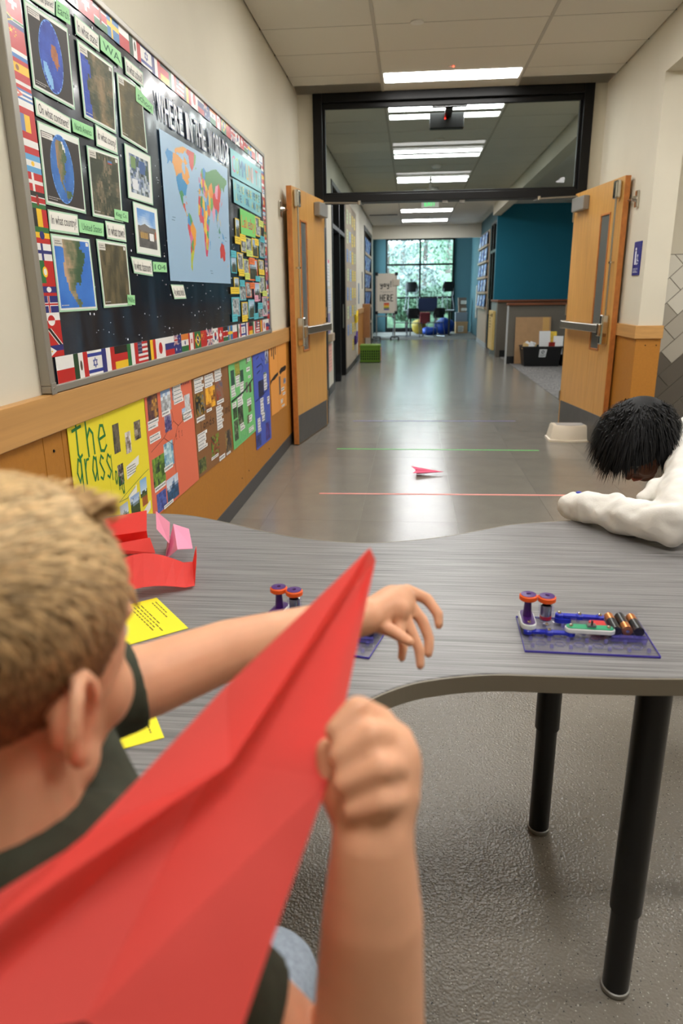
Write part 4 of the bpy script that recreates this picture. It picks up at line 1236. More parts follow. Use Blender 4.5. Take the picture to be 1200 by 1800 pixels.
# ------------------------------------------------------------------ project posters on the wainscot
PX = XL + .016
def poster(key, name, col, label, x=PX):
    p = Print(Q(POST[key], x + .002), NX, 0, .0003)
    p.sheet(col, .0012)
    p.fin = lambda: tag(p.build(name, M['ink'], loc=(x, POST[key][3][0], POST[key][3][1])), label, 'poster', 'project posters under the rail')
    return p
SKY, GRS = (150, 185, 220), (110, 130, 60)
p = poster('yellow', 'poster', (240, 222, 50), 'bright yellow poster lettered "the grassland" in green marker')
g = (38, 120, 56)
p.line([(.39, .0), (.43, 1)], .003, (206, 188, 40), 1, 1.2)
p.hand('the', .03, .02, .44, .29, .018, g, 2, 1.2, drop=.012)
p.hand('grass', .04, .19, .46, .44, .015, g, 2, 1.2, drop=.014)
p.hand('land', .43, .36, .60, .52, .010, g, 2, 1.2, drop=.045, shrink=.2)
for (u0, v0, u1, v1), fn in (((.5, .18, .585, .37), ph_mix(1, (60, 60, 50), (120, 110, 90), (70, 66, 56))), ((.66, .265, .74, .41), ph_mix(2, (235, 232, 226), (190, 180, 170), (110, 96, 80))), ((.80, .22, .90, .35), ph_mix(3, (50, 44, 38), (120, 108, 92), (190, 176, 160))),
                           ((.52, .45, .6, .59), ph_mix(4, (36, 32, 28), (70, 60, 52), (210, 206, 200))), ((.82, .64, .93, .77), ph_land(5, (130, 180, 225), (120, 140, 70), (60, 70, 50), .8)), ((.84, .77, .93, .84), ph_mix(6, (150, 80, 40), (190, 110, 50))),
                           ((.66, .71, .8, .88), ph_land(7, (140, 170, 215), (86, 104, 50), hor=.4)), ((.5, .72, .62, .85), ph_land(8, (170, 190, 214), (80, 96, 60), hor=.6))):
    p.photo(u0, v0, u1, v1, fn, 9, 9, 1)
p.poly([(.64, .49), (.84, .46), (.83, .52), (.78, .53), (.77, .56), (.64, .58)], (236, 236, 230), 1); p.scribble(.65, .495, .8, .565, 4, (110, 110, 110), 2, 5)
p.poly([(.64, .69), (.77, .65), (.77, .70), (.72, .74), (.66, .77)], (236, 236, 230), 1)
p.poly([(.77, .90), (.97, .83), (.97, .89), (.8, .96)], (236, 236, 230), 2)
p.line([(.5, .69), (.63, .66), (.79, .63), (.9, .61), (.98, .6)], .004, g, 2, 1.2); p.line([(.5, .69), (.62, .7), (.75, .66)], .004, g, 2, 1.2)
p.fin()
def labels(p, lst, seed=0):
    for k, (u0, v0, u1, v1) in enumerate(lst):
        n = max(1, int((v1 - v0) / .028))
        rr_ = random.Random(seed + k)
        for i in range(n):
            a = v0 + (v1 - v0) * i / n
            e = u1 - (u1 - u0) * rr_.uniform(0, .25)
            p.rect(u0, a, e, a + (v1 - v0) / n * .94, (238, 238, 236), 2)
            p.scribble(u0 + .01, a + .003, e - .01, a + (v1 - v0) / n * .85, 1, (120, 120, 124), 3, seed * 7 + k * 3 + i, .7)
def photos(p, lst):
    for u0, v0, u1, v1, fn in lst: p.photo(u0, v0, u1, v1, fn, 9, 9, 1)
p = poster('coral', 'poster', (226, 112, 82), 'coral red poster with mountain and northern light pictures')
photos(p, [(.05, .05, .24, .28, ph_mix(11, (60, 40, 60), (120, 80, 60), (240, 180, 70))), (.3, .04, .5, .26, ph_land(12, (60, 110, 180), (240, 245, 250), (220, 230, 240))), (.54, .02, .66, .2, ph_mix(13, (30, 36, 50), (80, 84, 96), (170, 180, 190))), (.67, .0, .78, .1, ph_mix(14, (40, 60, 110), (90, 110, 150))),
           (.8, .2, .93, .36, ph_mix(15, (180, 186, 190), (220, 224, 226), (110, 100, 90))), (.72, .3, .8, .4, ph_land(16)), (.34, .29, .48, .42, ph_mix(17, (50, 50, 110), (90, 80, 130), (190, 190, 200))), (.05, .56, .28, .78, ph_mix(18, (60, 90, 40), (130, 170, 60), (40, 60, 40))), (.28, .5, .47, .7, ph_mix(19, (80, 140, 180), (170, 206, 214), (220, 236, 240))),
           (.08, .84, .26, .99, ph_mix(20, (50, 60, 130), (90, 110, 190), (70, 84, 150))), (.28, .79, .52, .98, ph_land(21, (190, 205, 225), (60, 110, 160), (150, 170, 200), .4))])
labels(p, [(.03, .27, .24, .34), (.04, .38, .25, .44), (.3, .25, .5, .29), (.56, .09, .78, .24), (.74, .34, .96, .42), (.06, .78, .28, .82), (.26, .68, .46, .72), (.2, .97, .42, 1.0)], 3)
for a in ([(.05, .5), (.3, .45), (.48, .55), (.6, .42), (.98, .35)], [(.3, .45), (.52, .36), (.5, .28)], [(.48, .55), (.5, 1)], [(.52, .36), (.62, .42)]):
    p.line(a, .004, (90, 40, 34), 2, 1.1)
for k in range(8): p.rect(.8 + .04 * (k % 4), .03 + .05 * (k // 4), .815 + .04 * (k % 4), .06 + .05 * (k // 4), (80, 60, 90), 2)
p.hand('e t s', .54, .44, .7, .52, .006, (150, 70, 60), 2, 1.1)
p.fin()
p = poster('brown', 'poster', (136, 92, 52), 'brown paper poster with a waterfall and autumn leaves')
photos(p, [(.04, .24, .26, .44, ph_mix(31, (24, 26, 24), (60, 56, 30), (170, 130, 40), (90, 110, 140))), (.3, .22, .56, .42, ph_mix(32, (120, 70, 30), (230, 160, 40), (250, 190, 50))), (.6, .2, .8, .38, ph_mix(33, (100, 90, 110), (140, 110, 90), (160, 60, 40))),
           (.36, .7, .58, .9, ph_mix(34, (70, 120, 40), (110, 160, 50), (150, 60, 40), (60, 80, 40))), (.78, .74, .96, .97, ph_mix(35, (40, 36, 34), (80, 70, 60), (160, 130, 70))), (.02, .84, .2, .97, ph_mix(36, (40, 50, 30), (90, 100, 50), (130, 130, 60)))])
labels(p, [(.04, .1, .28, .23), (.3, .1, .56, .22), (.58, .04, .8, .2), (.04, .45, .27, .5), (.3, .42, .46, .45), (.6, .39, .82, .43), (.03, .6, .28, .76), (.56, .44, .76, .68), (.34, .9, .56, .93), (.56, .95, .76, 1.0), (.78, .97, .92, .995)], 8)
p.hand('lands', .1, .5, .5, .58, .01, (60, 40, 30), 2, 1.1); p.hand('land', .76, .46, .98, .56, .008, (60, 40, 30), 2, 1.1)
p.line([(.02, .5), (.5, .47), (.98, .43)], .004, (100, 64, 38), 2, 1.1); p.line([(.54, .02), (.56, 1)], .003, (110, 72, 42), 1, 1.1)
p.fin()
p = poster('green', 'poster', (116, 196, 120), 'light green poster with jungle pictures and a dark brushed line')
photos(p, [(.06, .16, .2, .32, ph_mix(41, (30, 50, 60), (60, 100, 80))), (.24, .1, .44, .26, ph_mix(42, (120, 140, 40), (170, 160, 60), (60, 90, 50))), (.44, .2, .58, .34, ph_mix(43, (30, 60, 60), (50, 90, 70))), (.72, .08, .8, .16, ph_mix(44, (90, 110, 80), (140, 150, 120))), (.64, .36, .74, .48, ph_mix(45, (90, 80, 70), (140, 150, 140))), (.8, .38, .9, .5, ph_mix(46, (60, 50, 40), (120, 110, 80))),
           (.06, .55, .22, .68, ph_mix(47, (30, 50, 30), (80, 110, 60))), (.24, .58, .46, .78, ph_mix(48, (24, 40, 34), (60, 70, 50), (120, 130, 100))), (.06, .7, .22, .92, ph_mix(49, (30, 40, 30), (70, 90, 60), (150, 160, 130))), (.7, .64, .84, .72, ph_mix(50, (110, 80, 50), (90, 140, 80))), (.62, .74, .74, .84, ph_mix(52, (90, 70, 50), (110, 160, 100)))])
labels(p, [(.04, .32, .22, .44), (.24, .24, .42, .36), (.4, .33, .58, .46), (.78, .05, .96, .14), (.72, .2, .9, .25), (.78, .3, .92, .33), (.26, .46, .5, .58), (.04, .5, .24, .56), (.66, .56, .9, .64), (.7, .76, .86, .84), (.3, .78, .5, .86), (.66, .9, .96, .96)], 12)
for a in ([(.02, .48), (.2, .47), (.5, .45), (.7, .42), (.98, .36)],): p.line(a, .022, (26, 56, 40), 4, 1.1)
p.line([(.56, .0), (.6, .95)], .004, (70, 150, 90), 2, 1.1)
for k in range(9): p.line([(.08 + .05 * k, .02), (.1 + .05 * k, .08 + .03 * (k % 3))], .006, (40, 110, 70), 2, 1.1)
for k in range(8): p.line([(.08 + .07 * k, .98), (.12 + .07 * k, .88 + .03 * (k % 3))], .008, (50, 130, 110), 2, 1.1)
p.fin()
p = poster('blue', 'poster', (70, 92, 190), 'royal blue poster with dark drawings and white cut notes')
photos(p, [(.76, .04, .98, .2, ph_mix(61, (24, 24, 40), (120, 130, 170), (230, 232, 236))), (.26, .34, .6, .5, ph_mix(62, (24, 26, 50), (40, 46, 90))), (.62, .28, .8, .36, ph_mix(63, (140, 160, 120), (70, 84, 100))), (.5, .66, .66, .78, ph_mix(64, (60, 90, 160), (110, 140, 190))), (.62, .8, .9, .98, ph_mix(65, (50, 40, 110), (80, 50, 130), (60, 90, 190))), (.02, .86, .3, .98, ph_mix(66, (36, 40, 90), (60, 74, 150)))])
labels(p, [(.62, .3, .86, .46), (.34, .52, .56, .68), (.8, .54, .98, .62), (.12, .7, .34, .84), (.4, .68, .6, .76)], 17)
for a in ([(.1, .04), (.3, .02), (.4, .05)], [(.2, .2), (.5, .18), (.6, .22), (.5, .27)], [(.2, .26), (.4, .24)], [(.05, .52), (.5, .5), (.98, .44)], [(.2, .12), (.35, .1)], [(.5, .12), (.6, .16)]):
    p.line(a, .012, (30, 36, 100), 2, 1.1)
p.fin()
for k, lab in (('orangeA', 'left one of two tall light orange posters beside the left door leaf'), ('orangeB', 'right one of two tall light orange posters beside the left door leaf')):
    p = poster(k, 'poster', (236, 160, 72), lab)
    if k == 'orangeA':
        for q_ in range(3): p.rect(.22 + .22 * q_, .06, .32 + .22 * q_, .2 + .05 * (q_ % 2), (70, 50, 36), 2)
        p.poly([(.0, .52), (.5, .47), (.98, .45), (.98, .49), (.5, .53), (.2, .53), (0, .57)], (30, 26, 22), 2)
    else:
        p.poly([(.1, .45), (.3, .41), (.9, .4), (.98, .43), (.9, .47), (.4, .48), (.2, .5)], (30, 26, 22), 2)
        p.rect(.04, .52, .22, .78, (96, 84, 80), 2); p.photo(.6, .58, .9, .66, ph_mix(71, (70, 90, 130), (180, 190, 200)), 6, 6, 2)
        labels(p, [(.3, .7, .8, .75), (.46, .78, .9, .82), (.2, .86, .5, .92), (.3, .95, .8, .98)], 23)
    p.fin()
# ------------------------------------------------------------------ the corridor beyond the doors, left side
def glazed_door(num, y0, y1, x, side, label, ztop=2.74, head=2.15):
    """black steel frame with a glazed door and a transom light in a wall along y"""
    t = thing('door_%d' % num, label, 'door', (x, y0, 0), kind='structure')
    d = -side
    def bx(mb, a0, a1, b0, b1, c0, c1):
        xs = sorted((x + d * b0, x + d * b1))
        return mb.box(xs[0], a0, c0, xs[1], a1, c1)
    m = MB()
    bx(m, y0, y0 + .07, -.012, .19, 0, ztop); bx(m, y1 - .07, y1, -.012, .19, 0, ztop)
    bx(m, y0 + .07, y1 - .07, -.012, .19, ztop - .06, ztop); bx(m, y0 + .07, y1 - .07, -.012, .19, head, head + .06)
    m.build('door_frame', M['black'], t, bevel=.003)
    ym = y0 + (y1 - y0) * .52
    m = MB(); bx(m, ym - .03, ym + .03, -.012, .19, 0, ztop - .06); m.build('mullion', M['black'], t, bevel=.003)
    m = MB(); bx(m, y0 + .07, ym - .03, .09, .096, .1, head); bx(m, y0 + .07, y1 - .07, .09, .096, head + .06, ztop - .06); m.build('pane', M['dglass'], t)
    m = MB()
    a, b = ym + .035, y1 - .075
    bx(m, a, a + .11, .06, .105, .01, head - .005); bx(m, b - .11, b, .06, .105, .01, head - .005); bx(m, a + .11, b - .11, .06, .105, .01, .26); bx(m, a + .11, b - .11, .06, .105, head - .13, head - .005)
    lf = m.build('door_slab', M['black'], t, bevel=.003)
    m = MB(); bx(m, a + .11, b - .11, .08, .086, .26, head - .13); m.build('pane', M['dglass'], lf)
    m = MB().tube([(x - d * .045, a + .05, .8), (x - d * .045, a + .05, 1.15)], .012, 10); m.build('pull_handle', M['steel'], lf)
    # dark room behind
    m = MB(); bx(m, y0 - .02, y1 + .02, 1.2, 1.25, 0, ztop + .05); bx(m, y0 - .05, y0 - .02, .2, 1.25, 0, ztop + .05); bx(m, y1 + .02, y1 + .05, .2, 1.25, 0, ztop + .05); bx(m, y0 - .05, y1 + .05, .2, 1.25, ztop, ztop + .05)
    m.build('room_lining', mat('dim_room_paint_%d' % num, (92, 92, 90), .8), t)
    return t
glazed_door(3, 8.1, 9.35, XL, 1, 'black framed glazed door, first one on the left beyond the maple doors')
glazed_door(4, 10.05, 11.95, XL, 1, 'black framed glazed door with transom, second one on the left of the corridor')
glazed_door(5, 16.75, 17.85, 1.84, -1, 'black framed glazed door in the teal wall on the right', ztop=2.82)
M['baseL'] = mat('light_grey_base', (150, 150, 150), .5)
bl = MB()
for a, b in ((YP + .12, 8.1), (9.35, 10.05), (11.95, 16.9), (19.9, 20.5)):
    bl.box(XL, a, 0, XL + .014, b, .1)
st('baseboard_corridor', bl, M['base'], 'dark grey baseboard on the left of the corridor', 'baseboard')
cr_ = MB()
cr_.box(XL, 14.85, .905, XL + .03, 16.85, 1.0)
st('trim_6', cr_, M['oak'], 'oak chair rail on the left wall of the corridor', 'rail', bevel=.003)
cp = MB()
cp.box(XL, 14.85, .1, XL + .01, 16.85, .905)
st('trim_7', cp, M['tack'], 'ochre wainscot on the left wall of the corridor', 'wainscot')
# papers taped to the wall between the two black doors
for k, (y0, y1, z1, z0, col, lab, q_) in enumerate(((9.42, 9.7, 1.72, 1.40, (232, 230, 224), 'white paper sheet with a pink top taped beside the left black door frame', (216, 60, 100)), (9.45, 9.82, 1.36, 1.08, (214, 214, 220), 'crumpled pale grey sheet taped under the white sheet by the left black door', None),
                          (9.45, 9.7, 1.06, .80, (150, 140, 170), 'purple tinted narrow sheet taped low on the strip by the left black door', None), (9.45, 9.85, .66, .30, (236, 178, 158), 'salmon pink sheet taped lowest on the strip by the left black door', None))):
    p = Print(Qr(y0, z1, y1, z0, XL + .004), NX)
    p.sheet(col, .002)
    p.scribble(.1, .2, .9, .9, 6, tuple(c * .75 for c in col), 1, k, .4)
    if q_: p.rect(.3, 0, .8, .12, q_, 2)
    tag(p.build('paper_sheet', M['ink'], loc=(XL + .004, y0, z0)), lab, 'paper')
bk = B(XL, 9.44, .70, XL + .05, 9.80, .80)
tag(bk.build('tissue_box_holder', M['ply'], bevel=.004, loc=(XL, 9.44, .70)), 'small plywood tray on the strip beside the left black door', 'tray')
# tall sand coloured board with rows of cards
b_ = thing('card_board', 'tall sand coloured strip board with rows of blue and yellow cards', 'notice board', (XL, 12.0, .1))
B(XL + .003, 12.0, .1, XL + .02, 14.2, 2.72).build('panel', mat('sand_fabric', (172, 158, 138), .9, noise=(60, .06), bump=(300, .2)), b_, bevel=.003)
rr_ = random.Random(8)
bc = [(110, 140, 190), (150, 180, 210), (226, 200, 70), (236, 210, 90), (190, 200, 150)]
for row_ in range(8):
    z = 2.52 - .30 * row_
    for k in range(4):
        y = 12.15 + .5 * k + rr_.uniform(-.05, .05)
        if row_ == 7 and k != 2: continue
        p = Print(Qr(y, z + .08, y + .26, z - .09 - rr_.uniform(0, .05), XL + .024), NX)
        p.sheet(bc[(0, 1, 2, 3)[k] if rr_.random() > .25 else 4], .002)
        p.scribble(.1, .15, .9, .85, 3, (110, 110, 110), 1, row_ * 5 + k, .4)
        tag(p.build('index_card', M['ink'], loc=(XL + .024, y, z)), 'card pinned %s from the near end in row %s of the sand coloured board' % (nth[k], ('one', 'two', 'three', 'four', 'five', 'six', 'seven', 'eight')[row_]), 'card', 'cards on the sand coloured board')
for z, y, c, lab in ((.93, 13.6, (240, 204, 40), 'yellow paper shape sticking out of the sand coloured board at rail height'), (.55, 13.5, (70, 40, 120), 'purple paper shape on the lower part of the sand coloured board')):
    p = MB().prism([(y, z), (y + .3, z - .05), (y + .5, z + .06), (y + .46, z - .14), (y + .1, z - .16)], XL + .03, XL + .06, axis=0)
    tag(p.build('paper_shape', mat('craft_paper', c, .6), loc=(XL + .03, y, z)), lab, 'paper')
# small plates on the wall
for y, z0, z1, lab, c in ((15.0, 1.1, 1.5, 'blue vertical room sign on the cream wall past the card board', (120, 150, 180)), (16.1, 1.4, 1.75, 'thin grey room sign higher on the cream wall past the card board', (110, 100, 104))):
    tag(B(XL, y, z0, XL + .012, y + .12, z1).build('wall_sign', mat('wall_sign_plastic', c, .4), loc=(XL, y, z0), bevel=.003), lab, 'sign')
# display case recessed in the wall with blue pictures
dc = thing('display_case', 'recessed display case with a dark frame on the left near the corridor end', 'display case', (XL, 16.9, 0))
B(XL - .12, 16.9, .0, XL - .1, 19.9, 2.76).build('back_panel', M['ply'], dc)
f = MB()
f.box(XL - .2, 16.9, 2.66, XL + .015, 19.9, 2.76); f.box(XL - .2, 19.62, 0, XL + .015, 19.9, 2.66); f.box(XL - .2, 16.9, 0, XL + .02, 17.0, 2.66)
f.build('frame', M['black'], dc, bevel=.003)
for k in range(5):
    z = .62 + .4 * k
    B(XL - .1, 17.0, z - .06, XL + .02, 19.62, z).build('shelf', M['ply'], dc, bevel=.003)
B(XL - .1, 17.0, 0, XL - .0, 19.62, .5).build('lower_panel', M['ply'], dc, bevel=.003)
for k in range(5):
    for q_ in range(4):
        z, y = .62 + .4 * k, 17.1 + .62 * q_
        p = Print([(XL - .06 + .07, y, z + .33), (XL - .06 + .07, y + .5, z + .33), (XL - .06 + .03, y + .5, z + .01), (XL - .06 + .03, y, z + .01)], NX)
        p.sheet((20, 24, 60), .01)
        p.photo(.06, .06, .94, .94, ph_mix(90 + k * 4 + q_, (24, 40, 120), (60, 110, 200), (190, 220, 240), (30, 34, 80)), 6, 6, 1)
        tag(p.build('picture_card', M['ink'], loc=(XL, y, z)), 'dark blue picture, %s from the near end on the %s shelf of the recessed case' % (nth[q_], ('lowest', 'second', 'middle', 'fourth', 'top')[k]), 'picture', 'blue pictures in the left display case')
tag(B(XL, 16.3, .35, XL + .16, 16.6, 1.08).build('bin_cabinet', mat('brown_veneer', (150, 104, 62), .5, noise=(8, .1)), bevel=.006, loc=(XL, 16.3, .35)), 'small brown wooden cabinet end on the left wall before the display case', 'cabinet')
# green milk crate
g = thing('milk_crate', 'green plastic crate with square holes on the corridor floor at the left', 'crate', (-.79, 14.3, 0))
gm = mat('olive_green_plastic', (88, 124, 26), .45)
def crate_wall(u0, u1, fixed, axis, th):
    m = MB()
    nh = 9
    zs = [.03 + .05 * k for k in range(5)]
    def bx(a0, a1, c0, c1):
        if axis == 'x': m.box(a0, fixed, c0, a1, fixed + th, c1)
        else: m.box(fixed, a0, c0, fixed + th, a1, c1)
    bx(u0, u1, 0, .05); bx(u0, u1, .235, .325)
    for k in range(1, 4): bx(u0, u1, .05 + .0463 * k - .006, .05 + .0463 * k + .006)
    w = (u1 - u0) / nh
    fixed, th = fixed + th * .12, th * .76
    for k in range(nh + 1): bx(max(u0, u0 + w * k - .008), min(u1, u0 + w * k + .008), .05, .235)
    return m
for nm_, args in (('front_wall', (-.985, -.595, 14.12, 'x', .012)), ('back_wall', (-.985, -.595, 14.47, 'x', .012)), ('side_wall', (14.132, 14.47, -.985, 'y', .012)), ('side_wall', (14.132, 14.47, -.607, 'y', .012))):
    crate_wall(*args).build(nm_, gm, g)
B(-.985, 14.12, 0, -.595, 14.482, .012).build('bottom', gm, g)
m = MB(); m.box(-.995, 14.11, .30, -.585, 14.13, .33); m.box(-.995, 14.472, .30, -.585, 14.492, .33); m.box(-.995, 14.13, .30, -.973, 14.472, .33); m.box(-.607, 14.13, .30, -.585, 14.472, .33)
m.build('rim', gm, g, bevel=.004)
B(-.97, 14.135, .015, -.61, 14.465, .30).build('dark_filler', mat('crate_hole_shade', (30, 34, 26), .8), g)  # dark block added inside so the crate's holes look shaded
B(-.99, 14.115, .322, -.59, 14.487, .338).build('lid', mat('green_crate_lid', (104, 138, 34), .5), g, bevel=.004)
p = Print([(-.583, 14.2, .28), (-.583, 14.45, .28), (-.583, 14.45, .02), (-.583, 14.2, .02)], NX); p.sheet((230, 150, 110), .002); p.scribble(.1, .1, .9, .9, 6, (240, 220, 200), 1, 2)
tag(p.build('paper_sheet', M['ink'], loc=(-.583, 14.2, .02)), 'salmon paper taped on the right end of the green crate', 'paper')
# ------------------------------------------------------------------ corridor, right side
hw = thing('half_wall', 'nearer grey half wall with a brown wood cap in the alcove on the right', 'wall', (1.80, 13.78, 0), kind='structure')
hw.name = 'wall_half'
B(1.80, 13.78, .0, 4.6, 13.92, 1.06).build('panel', M['halfwall'], hw)
B(1.785, 13.775, 0, 1.80, 13.925, 1.06).build('lit_end_face', mat('lit_end_face_grey', (176, 176, 172), .5), hw)  # end face of the wall, light on it put into a paler grey
B(1.77, 13.74, 1.06, 4.6, 13.96, 1.10).build('cap', M['cap'], hw, bevel=.004)
B(1.80, 13.765, 0, 4.6, 13.78, .14).build('base', M['rubber'], hw)
hw = thing('half_wall', 'farther grey half wall with a brown cap carrying a yellow panel', 'wall', (1.80, 15.3, 0), kind='structure')
hw.name = 'wall_half_far'
B(1.76, 15.25, 0, 4.6, 15.4, 1.1).build('panel', M['halfwall'], hw)
B(1.76, 15.4, 0, 1.84, 16.45, 1.1).build('side_panel', mat('pale_teal_grey', (120, 134, 134), .6), hw)
B(1.75, 15.2, 1.1, 4.6, 15.45, 1.14).build('cap', M['cap'], hw, bevel=.004)
B(1.745, 15.45, 1.1, 1.86, 16.45, 1.14).build('cap', M['cap'], hw, bevel=.004)
B(1.84, 15.235, 0, 4.6, 15.25, .14).build('base', M['rubber'], hw)
y_ = thing('wall_panel', 'pale yellow wood panel fixed on the end of the farther half wall', 'panel', (1.70, 15.5, .1))
B(1.70, 15.5, .12, 1.755, 16.3, .92).build('board', mat('pale_yellow_laminate', (214, 184, 112), .45, noise=(5, .05)), y_, bevel=.006)
B(1.69, 15.6, .8, 1.70, 15.66, .86).build('latch', M['black'], y_)
p = Print([(1.698, 16.1, .85), (1.698, 15.8, .85), (1.698, 15.8, .55), (1.698, 16.1, .55)], (-1, 0, 0)); p.scribble(0, 0, 1, 1, 5, (120, 90, 40), 1, 3); p.build('printed_label', M['ink'], y_)
# display board right with blue papers
db = thing('display_board', 'wooden display board with five ledges of blue papers on the right near the corridor end', 'notice board', (1.84, 18.2, 0))
B(1.82, 18.05, .1, 1.837, 20.4, 2.72).build('panel', M['ply'], db, bevel=.003)
for k in range(5):
    z = .95 + .36 * k
    B(1.76, 18.1, z - .05, 1.82, 20.35, z).build('ledge', M['ply'], db, bevel=.003)
    for q_ in range(3):
        y = 18.2 + .72 * q_
        p = Print([(1.79, y + .55, z + .29), (1.79, y, z + .29), (1.765, y, z), (1.765, y + .55, z)], (-1, 0, 0))
        p.sheet((30, 40, 90), .008)
        p.photo(.05, .05, .95, .95, ph_mix(130 + k * 3 + q_, (30, 50, 130), (80, 130, 210), (220, 235, 245), (60, 80, 150)), 5, 5, 1)
        tag(p.build('picture_card', M['ink'], loc=(1.79, y, z)), 'blue paper, %s from the near end on the %s ledge of the right wooden board' % (nth[q_], ('lowest', 'second', 'middle', 'fourth', 'top')[k]), 'picture', 'blue papers on the right display board')
st('baseboard_teal', B(1.82, 18.0, 0, 1.84, 20.5, .1), M['baseL'], 'light baseboard below the display board on the right', 'baseboard')
# recycling tub and cardboard
M['card'] = mat('brown_cardboard', (176, 138, 98), .85, noise=(14, .05))
cb = thing('cardboard_sheet', 'large brown cardboard sheet leaning on the nearer half wall behind the black tub', 'cardboard', (2.25, 13.7, 0))
u1 = Vector((0, .09, .845)).normalized()
MB().obox((2.25, 13.715, .43), (1, 0, 0), (0, u1.z, -u1.y), u1, (.32, .006, .42)).build('sheet', M['card'], cb)
MB().obox((2.48, 13.705, .43), (1, 0, 0), (0, u1.z, -u1.y), u1, (.06, .004, .415)).build('tape', mat('packing_tape', (206, 160, 92), .35), cb)
tb = thing('recycling_tub', 'black plastic recycling tub full of paper in front of the leaning cardboard', 'tub', (2.35, 13.4, 0))
tbm = mat('black_tub_plastic', (18, 18, 19), .42)
m = MB()
o, i_ = [], []
def ring(w, d, z): return [(2.35 - w, 13.4 - d, z), (2.35 + w, 13.4 - d, z), (2.35 + w, 13.4 + d, z), (2.35 - w, 13.4 + d, z)]
vs__ = ring(.30, .19, 0) + ring(.345, .225, .35) + ring(.335, .215, .35) + ring(.292, .182, .012)
fs__ = [(0, 3, 2, 1)] + [(k * 4 + a, k * 4 + (a + 1) % 4, k * 4 + 4 + (a + 1) % 4, k * 4 + 4 + a) for k in range(3) for a in range(4)] + [(12, 13, 14, 15)]
m.add(vs__, fs__)
m.build('body', tbm, tb, bevel=.012, seg=3)
m = MB()
for a in ((1.995, 13.165, 2.705, 13.185), (1.995, 13.615, 2.705, 13.635), (1.995, 13.185, 2.015, 13.615), (2.685, 13.185, 2.705, 13.615)): m.box(a[0], a[1], .335, a[2], a[3], .36)
m.build('rim', tbm, tb, bevel=.006)
for x in (1.985, 2.70): B(x, 13.34, .28, x + .015, 13.46, .33).build('handle', tbm, tb, bevel=.004)
p = Print([(2.30, 13.17, .31), (2.43, 13.17, .31), (2.41, 13.187, .17), (2.29, 13.187, .17)], (0, -1, 0)); p.sheet((206, 206, 206), .001)
p.disc(.5, .35, .22, .2, (40, 40, 40), 1); p.disc(.5, .35, .12, .11, (206, 206, 206), 2); p.scribble(.15, .62, .85, .92, 3, (70, 70, 70), 1, 1)
p.build('label', M['ink'], tb)
wp = mat('white_paper', (228, 226, 222), .7)
def leaf(c, rx, rz, w, h, m_, lab, th=.008):
    R_ = Matrix.Rotation(math.radians(rz), 3, 'Z') @ Matrix.Rotation(math.radians(rx), 3, 'X')
    o = MB().obox(c, R_ @ Vector((1, 0, 0)), R_ @ Vector((0, 1, 0)), R_ @ Vector((0, 0, 1)), (w / 2, th / 2, h / 2)).build('paper_sheet', m_, loc=c)
    return tag(o, lab, 'paper')
leaf((2.40, 13.30, .42), -8, 8, .20, .40, wp, 'white card sheet standing tilted in the middle of the black tub')
leaf((2.64, 13.32, .37), -6, -14, .17, .32, wp, 'white card sheet leaning at the right end of the black tub')
leaf((2.54, 13.36, .40), -10, 2, .16, .42, mat('cereal_box_yellow', (232, 190, 60), .45, noise=(16, .3)), 'yellow printed carton flattened between the white sheets in the black tub')
leaf((2.52, 13.27, .34), 12, 4, .11, .18, mat('cereal_box_red', (170, 50, 40), .45, noise=(20, .3)), 'small red printed carton at the front of the black tub')
for k in range(7):
    R3 = random.Random(k)
    o = MB()
    a = R3.uniform(0, 6)
    c = Vector((2.06 + .024 * k, 13.28 + .03 * (k % 4), .35 + .012 * (k % 3)))
    R_ = Matrix.Rotation(R3.uniform(-.7, .7), 3, 'Y') @ Matrix.Rotation(R3.uniform(-.7, .7), 3, 'X')
    o.obox(c, R_ @ Vector((1, 0, 0)), R_ @ Vector((0, 1, 0)), R_ @ Vector((0, 0, 1)), (.05, .012, .06))
    tag(o.build('waste_paper', wp if k % 3 else mat('waste_paper_tan', (206, 170, 110), .6), loc=c, bevel=.004), 'folded scrap of paper heaped at the left end of the black tub', 'paper', 'scraps heaped at the left of the tub')
tb2 = MB().box(2.72, 13.3, 0, 3.1, 13.65, .36)
tag(tb2.build('storage_bin', tbm, bevel=.02, loc=(2.9, 13.4, 0)), 'second dark bin on the carpet, mostly hidden behind the right door leaf', 'bin')

# ------------------------------------------------------------------ ceiling things
ex = thing('exit_sign', 'green lit EXIT sign hanging under the corridor ceiling', 'exit sign', (.27, 12.2, 2.68))
B(.135, 12.19, 2.59, .41, 12.22, 2.70).build('body', M['white'], ex, bevel=.004)
B(.255, 12.2, 2.70, .29, 12.215, ZC).build('stem', M['white'], ex)
p = Print([(.145, 12.188, 2.698), (.40, 12.188, 2.698), (.40, 12.188, 2.592), (.145, 12.188, 2.592)], (0, -1, 0)); p.text('EXIT', .16, .2, .84, .8, (40, 220, 110), 3)
gl = mat('exit_green_glow', (40, 220, 110), .5, emit=.9)
p.build('lettering', gl, ex)
bx_ = thing('projector_box', 'black box hung from the ceiling just beyond the transom', 'ceiling box', (.33, 8.3, ZC))
B(.17, 7.62, ZC - .05, .50, 7.70, ZC - .0).build('mount_plate', M['black'], bx_)
B(.155, 8.02, 2.885, .50, 8.10, 3.03).build('body', M['black'], bx_, bevel=.01)
B(.30, 7.66, 2.985, .37, 8.06, 3.02).build('arm', M['black'], bx_)
MB().lathe([(.007, 0), (.005, .003)], (.31, 8.018, 2.975), 10, 'y').xf(lambda p: Vector((p.x, 8.018 - (p.y - 8.018), p.z))).build('red_lamp', mat('red_led', (255, 40, 30), .4, emit=6.), bx_)
